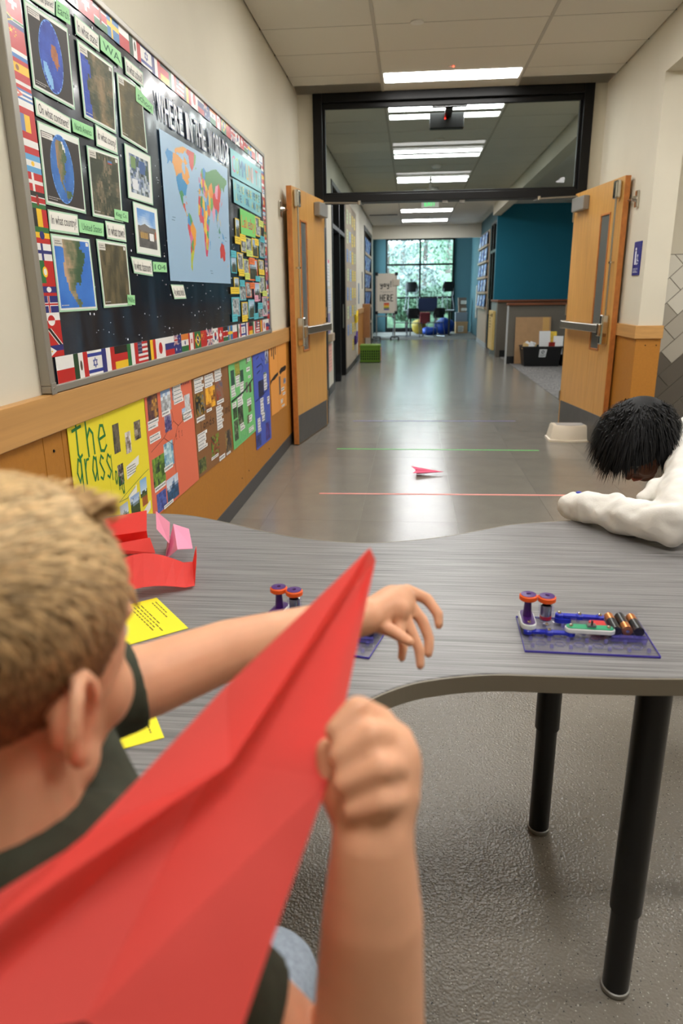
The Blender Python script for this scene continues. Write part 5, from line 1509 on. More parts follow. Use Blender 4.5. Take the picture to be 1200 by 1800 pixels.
for x in (.23, .43):
    B(x - .04, 7.615, ZC - .048, x + .04, 7.62, ZC - .04).build('green_mark', mat('dim_green_strip', (120, 160, 90), .5), bx_)
def dome(x, y, r1, name, label, prof):
    o = MB().lathe([(a, -b) for a, b in prof], (x, y, ZC - .001), 20)
    return tag(o.build(name, M['white'], loc=(x, y, ZC), auto=40), label, 'ceiling fixture')
SD = [(.07, 0), (.072, .02), (.06, .035), (.045, .05), (.0, .052)]
dome(.01, 5.55, .05, 'sprinkler_cover', 'small white round sprinkler cover on the ceiling above the doors', [(.045, 0), (.045, .006), (.02, .009), (0, .01)])
dome(.31, 9.37, .07, 'smoke_detector', 'grey smoke detector between the first two lights beyond the transom', [(.05, 0), (.05, .02), (.03, .03), (0, .03)])
dome(.33, 11.2, .1, 'smoke_detector', 'white smoke detector between the second and third light beyond the transom', SD)
dome(.34, 13.5, .1, 'smoke_detector', 'large white detector just above the door header', [(.1, 0), (.105, .04), (.08, .06), (.07, .09), (0, .095)])
dome(.33, 18.4, .07, 'smoke_detector', 'small grey detector between the last two lights of the corridor', SD)
tag(B(.0, 13.55, ZC - .04, .24, 13.8, ZC).build('access_point', mat('white_lit_plastic', (245, 245, 245), .4), bevel=.01, loc=(.1, 13.7, ZC)), 'square white box on the ceiling just above the door header', 'ceiling fixture')
tag(B(-1.0, 17.7, ZC - .01, -.35, 17.85, ZC).build('slot_vent', M['base'], loc=(-.7, 17.7, ZC)), 'dark slot vent in the ceiling at the left before the soffit', 'vent')
sn = thing('light_sensor', 'tiny white sensor with a red lamp beside the nearest ceiling light', 'sensor', (.31, 6.57, ZC))
MB().lathe([(.012, 0), (.012, -.008), (.0, -.009)], (.28, 6.57, ZC - .0), 10).build('housing', M['white'], sn)
MB().ball((.31, 6.57, ZC - .004), .007, 8, 6).build('red_lamp', mat('red_led_small', (255, 60, 40), .4, emit=5.), sn)

# ------------------------------------------------------------------ window at the far end
w2 = thing('window_2', 'tall black framed window at the end of the corridor looking into green trees', 'window', (.27, 25.5, 0), kind='structure')
m = MB()
X0, X1 = -.885, 1.42
for x in (X0, .25, X1 - .06): m.box(x, 25.44, .08, x + .06, 25.56, 3.05)
for z in (.0, 2.19, 1.115, 2.99): m.box(X0, 25.44, z, X1, 25.56, z + (.14 if z == 0 else .06))
m.build('window_frame', M['black'], w2, bevel=.004)
for a, b in ((X0 + .06, .25), (.31, X1 - .06)):
    for c, d in ((.14, 1.115), (1.175, 2.19), (2.25, 2.99)):
        B(a, 25.495, c, b, 25.501, d).build('pane', M['glass'], w2)
w3 = thing('window_3', 'side window in the left wall of the window bay, seen edge on', 'window', (-1.38, 23.85, .3), kind='structure')
m = MB()
for y in (22.5, 23.82, 25.14): m.box(-1.42, y, .3, -1.32, y + .06, 2.95)
for z in (.3, 1.6, 2.89): m.box(-1.42, 22.5, z, -1.32, 25.2, z + .06)
m.build('window_frame', M['black'], w3, bevel=.004)
for a, b in ((22.56, 23.82), (23.88, 25.14)):
    for c, d in ((.36, 1.6), (1.66, 2.89)): B(-1.373, a, c, -1.367, b, d).build('pane', M['glass'], w3)
# trees and a grassy bank outside
bank = MB()
for j in range(9):
    for i in range(13):
        x, y = -9 + 1.5 * i, 26.2 + 1.6 * j
        bank.v.append((x, y, -.3 + .52 * j + .25 * math.sin(i * 1.7 + j)))
for j in range(8):
    for i in range(12):
        a = j * 13 + i
        bank.f.append([a, a + 1, a + 14, a + 13]); bank.mi.append(0); bank.c.append(None)
st('ground_bank', bank, mat('meadow_bank', (84, 112, 84), .9, noise=(3, .4)), 'grassy bank outside the far window', 'ground', smooth=True)
leafm = [mat('leaf_green_%d' % k, c, .6, noise=(1.2, .25)) for k, c in enumerate(((72, 106, 78), (96, 124, 104), (128, 140, 138), (52, 78, 62)))]
bark = mat('grey_bark', (110, 100, 96), .9, noise=(8, .2))
def tree(x, y, h, w, k, label, n=900, seed=0, cat='tree'):
    R_ = random.Random(seed)
    zb = max(0, (y - 26.7) * .375)
    def gz(m_): return m_.xf(lambda p: Vector((p.x, p.y, p.z + zb)))
    t = thing('tree' if cat == 'tree' else 'shrub', label, cat, (x, y, zb), 'greenery outside the far window')
    m = MB()
    m.tube([(x, y, -.4), (x + .05, y, h * .35), (x - .05, y + .05, h * .8)], [.05 + .012 * h, .04 + .008 * h, .015], 8)
    for q_ in range(5):
        a = R_.uniform(0, 6.28); z = h * R_.uniform(.3, .7)
        m.tube([(x, y, z), (x + math.cos(a) * w * .6, y + math.sin(a) * w * .6, z + h * .2)], [.025, .008], 6)
    gz(m).build('trunk', bark, t)
    m = MB()
    for q_ in range(n):
        a, e = R_.uniform(0, 6.28), math.acos(R_.uniform(-1, 1))
        rr = R_.uniform(.35, 1) ** .6
        c = Vector((x + w * rr * math.sin(e) * math.cos(a), y + w * rr * math.sin(e) * math.sin(a), h * .6 + h * .42 * rr * math.cos(e)))
        s_ = R_.uniform(.04, .10)
        d1_ = Vector((R_.uniform(-1, 1), R_.uniform(-1, 1), R_.uniform(-1, 1))).normalized()
        d2_ = d1_.cross(Vector((R_.uniform(-1, 1), R_.uniform(-1, 1), R_.uniform(-1, 1)))).normalized()
        m.add([c - d1_ * s_, c + d2_ * s_ * .5, c + d1_ * s_, c - d2_ * s_ * .5], [(0, 1, 2, 3)])
    tag(gz(m).build('foliage', leafm[k], t), kind='stuff')
T_ = [(-2.6, 28.6, 3.6, 1.4, 0), (-1.0, 29.6, 4.6, 1.5, 2), (.5, 30.4, 5.2, 1.7, 2), (2.0, 29.2, 4.4, 1.5, 1), (3.2, 30.5, 5.2, 1.6, 3), (-.4, 33.0, 6.5, 2.0, 2), (1.6, 33.4, 6.8, 2.0, 0), (-3.0, 33, 6.2, 2.0, 3), (4.4, 34, 6.4, 2.2, 2)]
S_ = [(-1.3, 27.2, 1.3, .8, 1), (-.2, 27.0, 1.0, .7, 0), (.9, 27.3, 1.3, .8, 1), (1.9, 27.0, 1.1, .7, 0), (2.8, 27.5, 1.4, .9, 3), (.3, 28.3, 1.9, 1.0, 2), (-2.2, 27.4, 1.2, .8, 0)]
TL = ['dark green tree behind the left panes of the far window', 'pale tree just behind the left panes', 'tall pale tree behind the middle bar of the far window', 'light green tree behind the right panes', 'dark tree at the right edge of the far window', 'tallest pale tree far back, left of centre', 'tall dark green tree far back, right of centre', 'very dark tree far back at the left', 'pale tree far back at the right edge']
for k, a in enumerate(T_): tree(*a, TL[k], 2600, k)
for k, a in enumerate(S_): tree(*a, 'low bushy shrub close outside the far window, %s in the row from the left' % ('second', 'third', 'fifth', 'sixth', 'last', 'fourth', 'first')[k], 1200, 40 + k, 'shrub')

# ------------------------------------------------------------------ furniture in the window bay
# whiteboard easel
M['sign'] = mat('cream_board', (214, 202, 184), .5)
es = thing('easel', 'wheeled white board easel with a YAY sign standing at the left of the window bay', 'easel', (-.68, 21.0, 0))
B(-.965, 20.97, .76, -.44, 21.0, 1.835).build('board', M['sign'], es, bevel=.006)
m = MB()
for x in (-.985, -.425): m.box(x - .022, 20.965, .74, x + .022, 21.005, 1.85)
m.build('edge_rail', mat('white_spiral_edge', (190, 180, 168), .5, noise=(60, .3)), es)
for x in (-.985, -.425):
    for z in (.77, 1.82): B(x - .045, 20.955, z - .045, x + .045, 21.01, z + .045).build('corner_clip', M['rubber'], es, bevel=.008)
B(-1.03, 20.97, .8, -1.005, 21.0, 1.8).build('dark_edge', M['rubber'], es)
m = MB()
for x in (-.985, -.46): m.tube([(x, 20.99, .09), (x, 20.99, .78)], .018, 10)
m.tube([(-.985, 20.99, .67), (-.46, 20.99, .67)], .01, 8)
m.build('leg', M['grey'], es)
for x in (-.985, -.46):
    MB().tube([(x - .0, 20.75, .085), (x, 21.25, .085)], .018, 8).build('foot', M['rubber'], es)
    m = MB().tube([(x - .11, 20.95, .10), (x + .11, 20.95, .10)], .016, 8); m.build('foot', M['rubber'], es)
    for dx in (-.11, .11): MB().lathe([(.045, -.018), (.05, 0), (.045, .018)], (x + dx, 20.93, .05), 14, 'x').build('caster', M['rubber'], es)
q4 = [(-.94, 20.969, 1.82), (-.46, 20.969, 1.82), (-.46, 20.969, .78), (-.94, 20.969, .78)]
p = Print(q4, (0, -1, 0), 0, .0006)
p.hand('yay', .10, .2, .68, .33, .022, (24, 22, 22), 2, .46); p.hand('!', .68, .19, .84, .33, .024, (24, 22, 22), 2, .46)
p.text("you're", .28, .44, .74, .49, (60, 56, 54), 2); p.line([(.14, .46), (.24, .455)], .008, (60, 56, 54), 2, .46); p.line([(.78, .455), (.88, .46)], .008, (60, 56, 54), 2, .46)
p.hand('HERE', .1, .54, .92, .7, .024, (24, 22, 22), 2, .46)
for k, c in enumerate(((206, 70, 50), (224, 130, 50), (226, 190, 60), (130, 140, 70), (90, 70, 130))): p.rect(.34, .75 + .038 * k, .66, .75 + .038 * (k + 1), c, 2)
p.build('lettering', M['ink'], es)
tag(B(-.53, 20.93, 1.50, -.33, 20.955, 1.68).build('paper_flower', mat('striped_paper', (196, 184, 164), .7), bevel=.02, loc=(-.43, 20.94, 1.5)), 'rounded striped paper tag clipped on the right edge of the easel', 'paper')
# chairs
chm = mat('dark_shell_plastic', (26, 27, 30), .45)
chs = mat('chair_steel_rod', (130, 132, 136), .3, metal=1.)
def chair(x, y, z, rz, label, group='dark school chairs in the window bay'):
    t = thing('school_chair', label, 'chair', (x, y, z), group)
    t.rotation_euler.z = rz
    m = MB()
    for i in range(6):
        pass
    sv = [(-.2, -.2), (.2, -.2), (.22, .1), (.2, .21), (-.2, .21), (-.22, .1)]
    m.prism(sv, .41, .425)
    m.build('seat', chm, t, bevel=.006, local=True)
    m = MB()
    N_ = 7
    vs__ = []
    for th in (0, .012):
        for j in range(5):
            for i in range(N_):
                a = -1 + 2 * i / (N_ - 1)
                z_ = .56 + .075 * j
                w = (.17, .2, .205, .195, .15)[j]
                vs__.append((a * w, .21 + .02 * j - .05 * (a * a) + th, z_))
    fs__ = []
    for s_ in range(2):
        o = s_ * 5 * N_
        for j in range(4):
            for i in range(N_ - 1): fs__.append((o + j * N_ + i, o + j * N_ + i + 1, o + (j + 1) * N_ + i + 1, o + (j + 1) * N_ + i))
    for j in range(4):
        for i in (0, N_ - 1): fs__.append((j * N_ + i, (j + 1) * N_ + i, 5 * N_ + (j + 1) * N_ + i, 5 * N_ + j * N_ + i))
    for i in range(N_ - 1):
        for j in (0, 4): fs__.append((j * N_ + i, j * N_ + i + 1, 5 * N_ + j * N_ + i + 1, 5 * N_ + j * N_ + i))
    m.add(vs__, fs__)
    m.build('backrest', chm, t, smooth=True, local=True)
    m = MB()
    for s_ in (-1, 1): m.tube([(s_ * .16, .18, .41), (s_ * .17, .215, .5), (s_ * .16, .225, .66)], .01, 8)
    m.build('back_frame', chs, t, local=True)
    for s_ in (-1, 1):
        MB().tube([(s_ * .17, -.17, .41), (s_ * .21, -.22, .012)], .011, 8).build('leg', chs, t, local=True)
        MB().tube([(s_ * .17, .17, .41), (s_ * .21, .24, .012)], .011, 8).build('leg', chs, t, local=True)
        MB().tube([(s_ * .21, -.22, .012), (s_ * .21, .24, .012)], .012, 8).build('sled_rail', chs, t, local=True)
    return t
TZ = .765
chair(.05, 23.25, TZ, 2.9, 'dark school chair standing on the table top at the left')
chair(1.05, 23.25, TZ, -2.7, 'dark school chair standing on the table top at the right')
chair(-.33, 22.9, 0, 1.5, 'dark school chair on the floor at the left end of the dark table')
chair(.12, 22.55, 0, 2.9, 'dark school chair on the floor in front of the dark table, left of centre')
chair(.75, 22.7, 0, -2.6, 'dark school chair on the floor in front of the dark table, right of centre')
tb_ = thing('school_table', 'dark table in the window bay with two chairs standing on it', 'table', (.58, 23.3, 0))
B(-.16, 22.95, .735, 1.33, 23.65, TZ).build('tabletop', mat('dark_table_laminate', (40, 40, 44), .4), tb_, bevel=.006)
for x in (-.02, 1.2):
    for y in (23.05, 23.55): MB().tube([(x, y, 0), (x, y, .74)], .022, 10).build('leg', M['rubber'], tb_)
tag(B(.22, 23.0, TZ, .80, 23.03, 1.14).build('privacy_screen', mat('navy_panel', (26, 44, 84), .6), bevel=.006, loc=(.5, 23.0, TZ)), 'navy blue panel standing on the dark table between the two chairs', 'screen')
def blob(name, c, r, m_, lab, cat, seed):
    o = MB().ball(c, r, 24, 16)
    o.xf(lambda p: p + (p - Vector(c)).normalized() * .05 * (nz(p.x * 4, p.z * 4, seed) - .5) * 2)
    o.xf(lambda p: Vector((p.x, p.y, max(p.z, .0))))
    return tag(o.build(name, m_, smooth=True, loc=(c[0], c[1], 0)), lab, cat)
blob('bean_bag', (1.08, 23.95, .24), (.31, .3, .30), mat('royal_blue_vinyl', (24, 60, 150), .4), 'large royal blue bean bag under the right end of the dark table', 'bean bag', 1)
blob('bean_bag', (.62, 23.45, .13), (.26, .24, .16), mat('royal_blue_vinyl_low', (30, 74, 176), .4), 'low slumped blue bean bag under the middle of the dark table', 'bean bag', 2)
blob('bean_bag', (.28, 24.05, .22), (.24, .24, .25), mat('mustard_vinyl', (150, 126, 40), .5), 'mustard yellow bean bag behind the dark table legs', 'bean bag', 3)
tag(B(.28, 23.7, .35, .62, 23.95, .70).build('seat_cushion', mat('dark_red_fabric', (120, 40, 40), .8), bevel=.03, loc=(.45, 23.8, .35)), 'dark red cushion block behind the dark table', 'cushion')
# boxes stacked by the right wall of the bay
def carton(x0, y0, z0, x1, y1, z1, m_, lab, labq=True):
    t = thing('carton', lab, 'box', ((x0 + x1) / 2, (y0 + y1) / 2, z0))
    B(x0, y0, z0, x1, y1, z1).build('body', m_, t, bevel=.004)
    B(x0 - .006, y0 - .006, z1 - .05, x1 + .006, y1, z1 + .004).build('lid', m_, t, bevel=.003)
    if labq:
        p = Print([(x0 + .08, y0 - .002, z0 + (z1 - z0) * .65), (x0 + .26, y0 - .002, z0 + (z1 - z0) * .65), (x0 + .26, y0 - .002, z0 + .05), (x0 + .08, y0 - .002, z0 + .05)], (0, -1, 0)); p.sheet((206, 200, 190), .001); p.scribble(.1, .1, .9, .9, 3, (110, 110, 110), 1, 4)
        p.build('label', M['ink'], t)
carton(1.47, 24.3, 0, 1.86, 24.7, .375, M['card'], 'brown cardboard box at the foot of the stack in the right corner of the bay')
carton(1.46, 24.32, .38, 1.84, 24.7, .67, mat('grey_blue_carton', (110, 116, 124), .6), 'grey blue bin second from the floor in the corner stack', False)
carton(1.56, 24.36, .675, 1.80, 24.66, .88, mat('brown_carton_dark', (110, 88, 70), .8), 'small brown carton third from the floor in the corner stack')
carton(1.54, 24.36, .885, 1.79, 24.66, 1.13, mat('brown_carton_top', (96, 80, 70), .8), 'dark small carton topmost of the corner stack')
tag(B(1.93, 22.4, .55, 1.99, 22.47, 1.5).build('wall_conduit', M['white'], bevel=.02, loc=(1.95, 22.4, .55)), 'white vertical tube on the teal wall right of the window bay', 'tube')
# ------------------------------------------------------------------ hall floor things
def tape(x0, y0, x1, y1, c, lab):
    a, b = Vector((x0, y0, 0)), Vector((x1, y1, 0))
    d = (b - a).normalized(); n = Vector((-d.y, d.x, 0)) * .012
    z = Vector((0, 0, .0012))
    m = MB().add([a - n, b - n, b + n, a + n, a - n + z, b - n + z, b + n + z, a + n + z], [(4, 5, 6, 7), (0, 1, 5, 4), (1, 2, 6, 5), (2, 3, 7, 6), (3, 0, 4, 7)])
    return tag(m.build('floor_tape', mat('tape', c, .5), loc=((x0 + x1) / 2, (y0 + y1) / 2, 0)), lab, 'tape')
tape(-.603, 4.60, 1.252, 4.64, (236, 150, 140), 'salmon pink tape line across the floor, nearest the table')
tape(-.63, 6.05, 1.107, 6.045, (92, 190, 90), 'green tape line across the floor, middle one of the three')
tape(-.60, 7.47, 1.108, 7.50, (104, 92, 150), 'thin purple tape line across the floor at the doorway')
# step stool
ss = thing('step_stool', 'white plastic step stool on the floor before the right door leaf', 'stool', (1.45, 6.55, 0))
m = MB()
def stoolring(w, d0, d1, z, n=10):
    fr = [(1.45 - w + 2 * w * i / n, 6.50 - d0 + .045 * (1 - (2 * i / n - 1) ** 2) * -1, z) for i in range(n + 1)]
    bk_ = [(1.45 + w - 2 * w * i / n, 6.52 + d1, z) for i in range(n + 1)]
    return fr + bk_
rs = [stoolring(.19, .075, .13, 0), stoolring(.19, .075, .13, .016), stoolring(.178, .06, .12, .022), stoolring(.158, .04, .10, .128), stoolring(.150, .03, .09, .142)]
n_ = len(rs[0])
m.add([p for q_ in rs for p in q_], [(k * n_ + i, k * n_ + (i + 1) % n_, (k + 1) * n_ + (i + 1) % n_, (k + 1) * n_ + i) for k in range(4) for i in range(n_)] + [tuple(4 * n_ + i for i in range(n_))])
m.build('body', mat('ivory_stool_plastic', (226, 214, 192), .42), ss, auto=35)
m = MB(); q_ = stoolring(.12, .012, .07, .1425); z_ = stoolring(.12, .012, .07, .145)
m.add(q_ + z_, [tuple(n_ + i for i in range(n_))] + [(i, (i + 1) % n_, n_ + (i + 1) % n_, n_ + i) for i in range(n_)])
m.build('grip_pad', mat('grey_grip_rubber', (168, 164, 158), .7), ss)
# blue room sign on the pillar side
sg = thing('room_sign', 'blue vertical sign with white pictogram on the cream wall by the right door', 'sign', (XR, 5.85, 1.5))
SY0, SY1, SZ0, SZ1 = 5.765, 5.94, 1.407, 1.65
B(XR - .008, SY0, SZ0, XR, SY1, SZ1).build('plate', mat('navy_sign_plastic', (26, 36, 128), .4), sg, bevel=.002)
p = Print([(XR - .009, SY1, SZ1), (XR - .009, SY0, SZ1), (XR - .009, SY0, SZ0), (XR - .009, SY1, SZ0)], (-1, 0, 0))
Wt = (225, 228, 240)
p.disc(.36, .22, .1, .045, Wt); p.rect(.26, .28, .46, .68, Wt)
p.disc(.66, .42, .08, .04, Wt); p.line([(.66, .46), (.66, .56), (.8, .58)], .04, Wt, 1, .6); p.line([(.52, .52), (.5, .62), (.6, .68), (.74, .64)], .03, Wt, 1, .6)
p.text('RESTROOM', .2, .79, .8, .83, Wt, 1); p.scribble(.2, .85, .8, .93, 2, Wt, 1, 2)
p.build('pictogram', M['ink'], sg)

# ------------------------------------------------------------------ the wavy table
ZT, TT = .72, .03
ctrl_far = [(-1.0, 1.55), (-.93, 1.72), (-.80, 1.805), (-.706, 1.822), (-.641, 1.82), (-.572, 1.80), (-.461, 1.743), (-.373, 1.692), (-.308, 1.66), (-.247, 1.637), (-.161, 1.620), (-.091, 1.617), (-.022, 1.63), (.062, 1.66), (.119, 1.689), (.209, 1.744), (.271, 1.78), (.364, 1.809), (.44, 1.823), (.56, 1.815), (.70, 1.76), (.82, 1.66), (.90, 1.52), (.92, 1.36), (.86, 1.20), (.74, 1.09), (.60, 1.045), (.50, 1.028)]
ctrl_near = [(.433, 1.022), (.371, 1.018), (.301, 1.016), (.213, 1.015), (.151, 1.014), (.097, 1.006), (.043, .99), (.007, .974), (-.027, .95), (-.06, .919), (-.091, .882), (-.14, .82), (-.20, .74), (-.29, .68), (-.42, .64), (-.58, .64), (-.74, .69), (-.88, .80), (-.97, .95), (-1.02, 1.12), (-1.03, 1.35)]
ctl = (ctrl_far + ctrl_near)[::-1]
def catmull(P_, k=4):
    out = []
    n = len(P_)
    for i in range(n):
        a, b, c, d = [Vector(P_[(i + j - 1) % n]) for j in range(4)]
        for s_ in range(k):
            t = s_ / k
            out.append(.5 * ((2 * b) + (c - a) * t + (2 * a - 5 * b + 4 * c - d) * t * t + (3 * b - a - 3 * c + d) * t ** 3))
    return [(p.x, p.y) for p in out]
ol = catmull([(x, y) for x, y in ctl])
tabm = mat('streaked_grey_laminate', (122, 120, 120), .36, spec=.45)
nt = tabm.node_tree
tc = nt.nodes.new('ShaderNodeTexCoord')
mixn = None
b_ = nt.nodes['Principled BSDF']
outs = []
for sc_, st_ in ((4.0, (1.0, 70, 1)), (9.0, (.6, 90, 1))):
    mp = nt.nodes.new('ShaderNodeMapping'); mp.inputs['Scale'].default_value = st_
    nt.links.new(tc.outputs['Object'], mp.inputs[0])
    n = nt.nodes.new('ShaderNodeTexNoise'); n.inputs['Scale'].default_value = sc_; n.inputs['Detail'].default_value = 3
    nt.links.new(mp.outputs[0], n.inputs[0]); outs.append(n)
ad = nt.nodes.new('ShaderNodeMath'); ad.operation = 'ADD'
nt.links.new(outs[0].outputs[0], ad.inputs[0]); nt.links.new(outs[1].outputs[0], ad.inputs[1])
rmp = nt.nodes.new('ShaderNodeValToRGB')
hv = nt.nodes.new('ShaderNodeMath'); hv.operation = 'MULTIPLY'; hv.inputs[1].default_value = .5
nt.links.new(ad.outputs[0], hv.inputs[0]); nt.links.new(hv.outputs[0], rmp.inputs[0])
rmp.color_ramp.elements[0].position = .38; rmp.color_ramp.elements[0].color = lin((90, 88, 89))
rmp.color_ramp.elements[1].position = .62; rmp.color_ramp.elements[1].color = lin((152, 150, 149))
nt.links.new(rmp.outputs[0], b_.inputs['Base Color'])
tbl = thing('wavy_table', 'wavy edged table with a streaked grey laminate top and black legs', 'table', (0, 1.3, 0))
MB().prism(ol, ZT - TT + .004, ZT).build('tabletop', tabm, tbl, bevel=.003)
def offs(P_, d):
    n = len(P_); out = []
    for i in range(n):
        a, c = Vector(P_[i - 1]), Vector(P_[(i + 1) % n])
        t = (c - a).normalized()
        out.append((P_[i][0] + t.y * d, P_[i][1] - t.x * d))
    return out
area = sum(a[0] * b[1] - b[0] * a[1] for a, b in zip(ol, ol[1:] + ol[:1]))
sg_ = 1 if area > 0 else -1
eo = offs(ol, .004 * sg_)
m = MB(); n = len(ol)
m.add([(x, y, ZT - TT) for x, y in eo] + [(x, y, ZT - .001) for x, y in eo] + [(x, y, ZT - .001) for x, y in ol] + [(x, y, ZT - TT) for x, y in offs(ol, -.01 * sg_)],
      [(k * n + i, k * n + (i + 1) % n, (k + 1) * n + (i + 1) % n, (k + 1) * n + i) for k in range(2) for i in range(n)] + [(i, (i + 1) % n, 3 * n + (i + 1) % n, 3 * n + i) for i in range(n)])
m.build('edge_band', mat('taupe_edge_band', (122, 114, 98), .45), tbl, smooth=False)
legm = mat('black_leg_enamel', (10, 10, 11), .32)
for k, (x, y, zj) in enumerate(((.416, 1.082, .20), (.341, 1.505, .30), (-.62, 1.45, .3), (-.80, .95, .3), (.72, 1.35, .3))):
    l_ = MB().tube([(x, y, zj), (x, y, ZT - TT)], .0285, 20).build('leg', legm, tbl, auto=40)
    MB().tube([(x, y, .012), (x, y, zj + .02)], .0245, 20).build('leg_insert', legm, l_, auto=40)
    MB().lathe([(.024, 0), (.027, .004), (.027, .012), (.024, .014)], (x, y, 0), 20).build('glide', M['grey'], l_, auto=40)
    m = MB()
    for q_ in range(7): m.lathe([(.004, 0), (.003, .0015)], (x + .0245 - .001, y, .06 + .028 * q_), 8, 'x')
    m.build('height_holes', M['grey'], l_)
    MB().lathe([(.045, -.004), (.045, 0)], (x, y, ZT - TT), 16).build('mount_plate', legm, l_)

# ------------------------------------------------------------------ paper things on the table
redp = mat('red_paper', (250, 88, 80), .62, noise=(40, .02))
_n = redp.node_tree; _b = _n.nodes['Principled BSDF']; _t = _n.nodes.new('ShaderNodeBsdfTranslucent'); _t.inputs[0].default_value = lin((255, 116, 104)); _x = _n.nodes.new('ShaderNodeMixShader'); _x.inputs[0].default_value = .5   # light shines through the thin sheet
_n.links.new(_b.outputs[0], _x.inputs[1]); _n.links.new(_t.outputs[0], _x.inputs[2]); _n.links.new(_x.outputs[0], _n.nodes['Material Output'].inputs[0])
pinkp = mat('pink_paper', (250, 158, 190), .62); yelp = inkmat('yellow_sheet', .6)
def sheetobj(name, faces, m_, label, cat, thick=.0007, group=None):
    mb = MB()
    vs__ = []; idx = {}
    for f in faces:
        ids = []
        for p in f:
            key = tuple(round(c, 5) for c in p)
            if key not in idx: idx[key] = len(vs__); vs__.append(p)
            ids.append(idx[key])
        mb.f.append(ids); mb.mi.append(0); mb.c.append(None)
    mb.v = vs__
    z0 = min(v[2] for v in vs__)
    o = mb.build(name, m_, loc=(sum(v[0] for v in vs__) / len(vs__), sum(v[1] for v in vs__) / len(vs__), z0))
    if thick:
        s_ = o.modifiers.new('paper', 'SOLIDIFY'); s_.thickness = thick; s_.offset = 0
    return tag(o, label, cat, group)
Z = ZT
# red plane at the back left
sheetobj('paper_plane', [[(-.84, 1.56, .765), (-.674, 1.692, .77), (-.626, 1.559, .76), (-.76, 1.49, .757)], [(-.76, 1.49, .757), (-.626, 1.559, .76), (-.632, 1.578, .7215), (-.77, 1.515, .7215)],
                         [(-.77, 1.515, .7215), (-.632, 1.578, .7215), (-.604, 1.519, .757), (-.71, 1.458, .752)], [(-.71, 1.458, .752), (-.604, 1.519, .757), (-.572, 1.463, .74), (-.715, 1.452, .735)]], redp, 'folded red paper plane at the far left of the table beside the pink plane', 'paper plane')
# pink plane standing on its keel, tail towards us
sheetobj('paper_plane', [[(-.624, 1.625, .79), (-.559, 1.537, .79), (-.532, 1.447, .77), (-.59, 1.53, .775)], [(-.559, 1.537, .79), (-.532, 1.447, .77), (-.552, 1.466, .7215), (-.575, 1.56, .7215)],
                         [(-.546, 1.525, .79), (-.505, 1.422, .765), (-.552, 1.466, .7215), (-.575, 1.56, .7215)], [(-.546, 1.525, .79), (-.503, 1.505, .785), (-.473, 1.43, .765), (-.505, 1.422, .765)]], pinkp, 'small pink paper plane tipped up on the table behind the red sheets', 'paper plane')
# curved red sheet nearer the boy
fc = []
N_ = 10
def r2(i, j):
    t = i / N_
    a = Vector((-.60, 1.18, Z + .012)).lerp(Vector((-.437, 1.315, Z + .006)), t)
    b = Vector((-.62, 1.245, Z + .05)).lerp(Vector((-.462, 1.39, Z + .03)), t)
    bow = .035 * math.sin(math.pi * min(1, t * 1.1))
    p = a.lerp(b, j)
    p.z += bow * (.6 + .4 * j)
    return tuple(p)
for i in range(N_): fc.append([r2(i, 0), r2(i + 1, 0), r2(i + 1, 1), r2(i, 1)])
fc.append([r2(N_, 0), r2(N_, 1), (-.455, 1.40, Z + .062), (-.446, 1.37, Z + .05)])
sheetobj('red_folded_sheet', fc, redp, 'bowed red folded paper lying on the yellow sheet', 'paper')
# yellow print sheets
def ysheet(q4, lab, rows, seed):
    p = Print(q4, (0, 0, 1), 0, .0002)
    p.sheet((248, 234, 48), .0005)
    for r_ in rows: p.scribble(*r_, (90, 88, 30), 1, seed, .5)
    p.line([(.1, .62), (.2, .62), (.2, .8), (.1, .8), (.1, .62)], .01, (80, 78, 30), 1)
    return tag(p.build('yellow_sheet', yelp, loc=(q4[3][0], q4[3][1], Z)), lab, 'paper')
ysheet([(-.50, 1.262, Z + .0012), (-.395, 1.134, Z + .0012), (-.486, 1.058, Z + .0012), (-.60, 1.18, Z + .0012)], 'yellow printed sheet under the bowed red paper', [(.12, .28, .9, .5, 4), (.12, .05, .6, .16, 2)], 2)
ysheet([(-.375, .885, Z + .0012), (-.328, .806, Z + .0012), (-.40, .762, Z + .0012), (-.45, .84, Z + .0012)], 'yellow printed sheet by the boy at the near left of the table', [(.1, .14, .8, .3, 2)], 3)
# pink plane on the hall floor
sheetobj('paper_plane', [[(.02, 5.24, .045), (.26, 5.17, .02), (.05, 5.17, .035)], [(.05, 5.17, .035), (.26, 5.17, .02), (.06, 5.165, .001)], [(.06, 5.165, .001), (.26, 5.17, .02), (.06, 5.15, .035)], [(.06, 5.15, .035), (.26, 5.17, .02), (.03, 5.08, .03)]], mat('hot_pink_paper', (236, 84, 124), .6), 'hot pink paper plane lying on the hall floor past the salmon tape', 'paper plane')

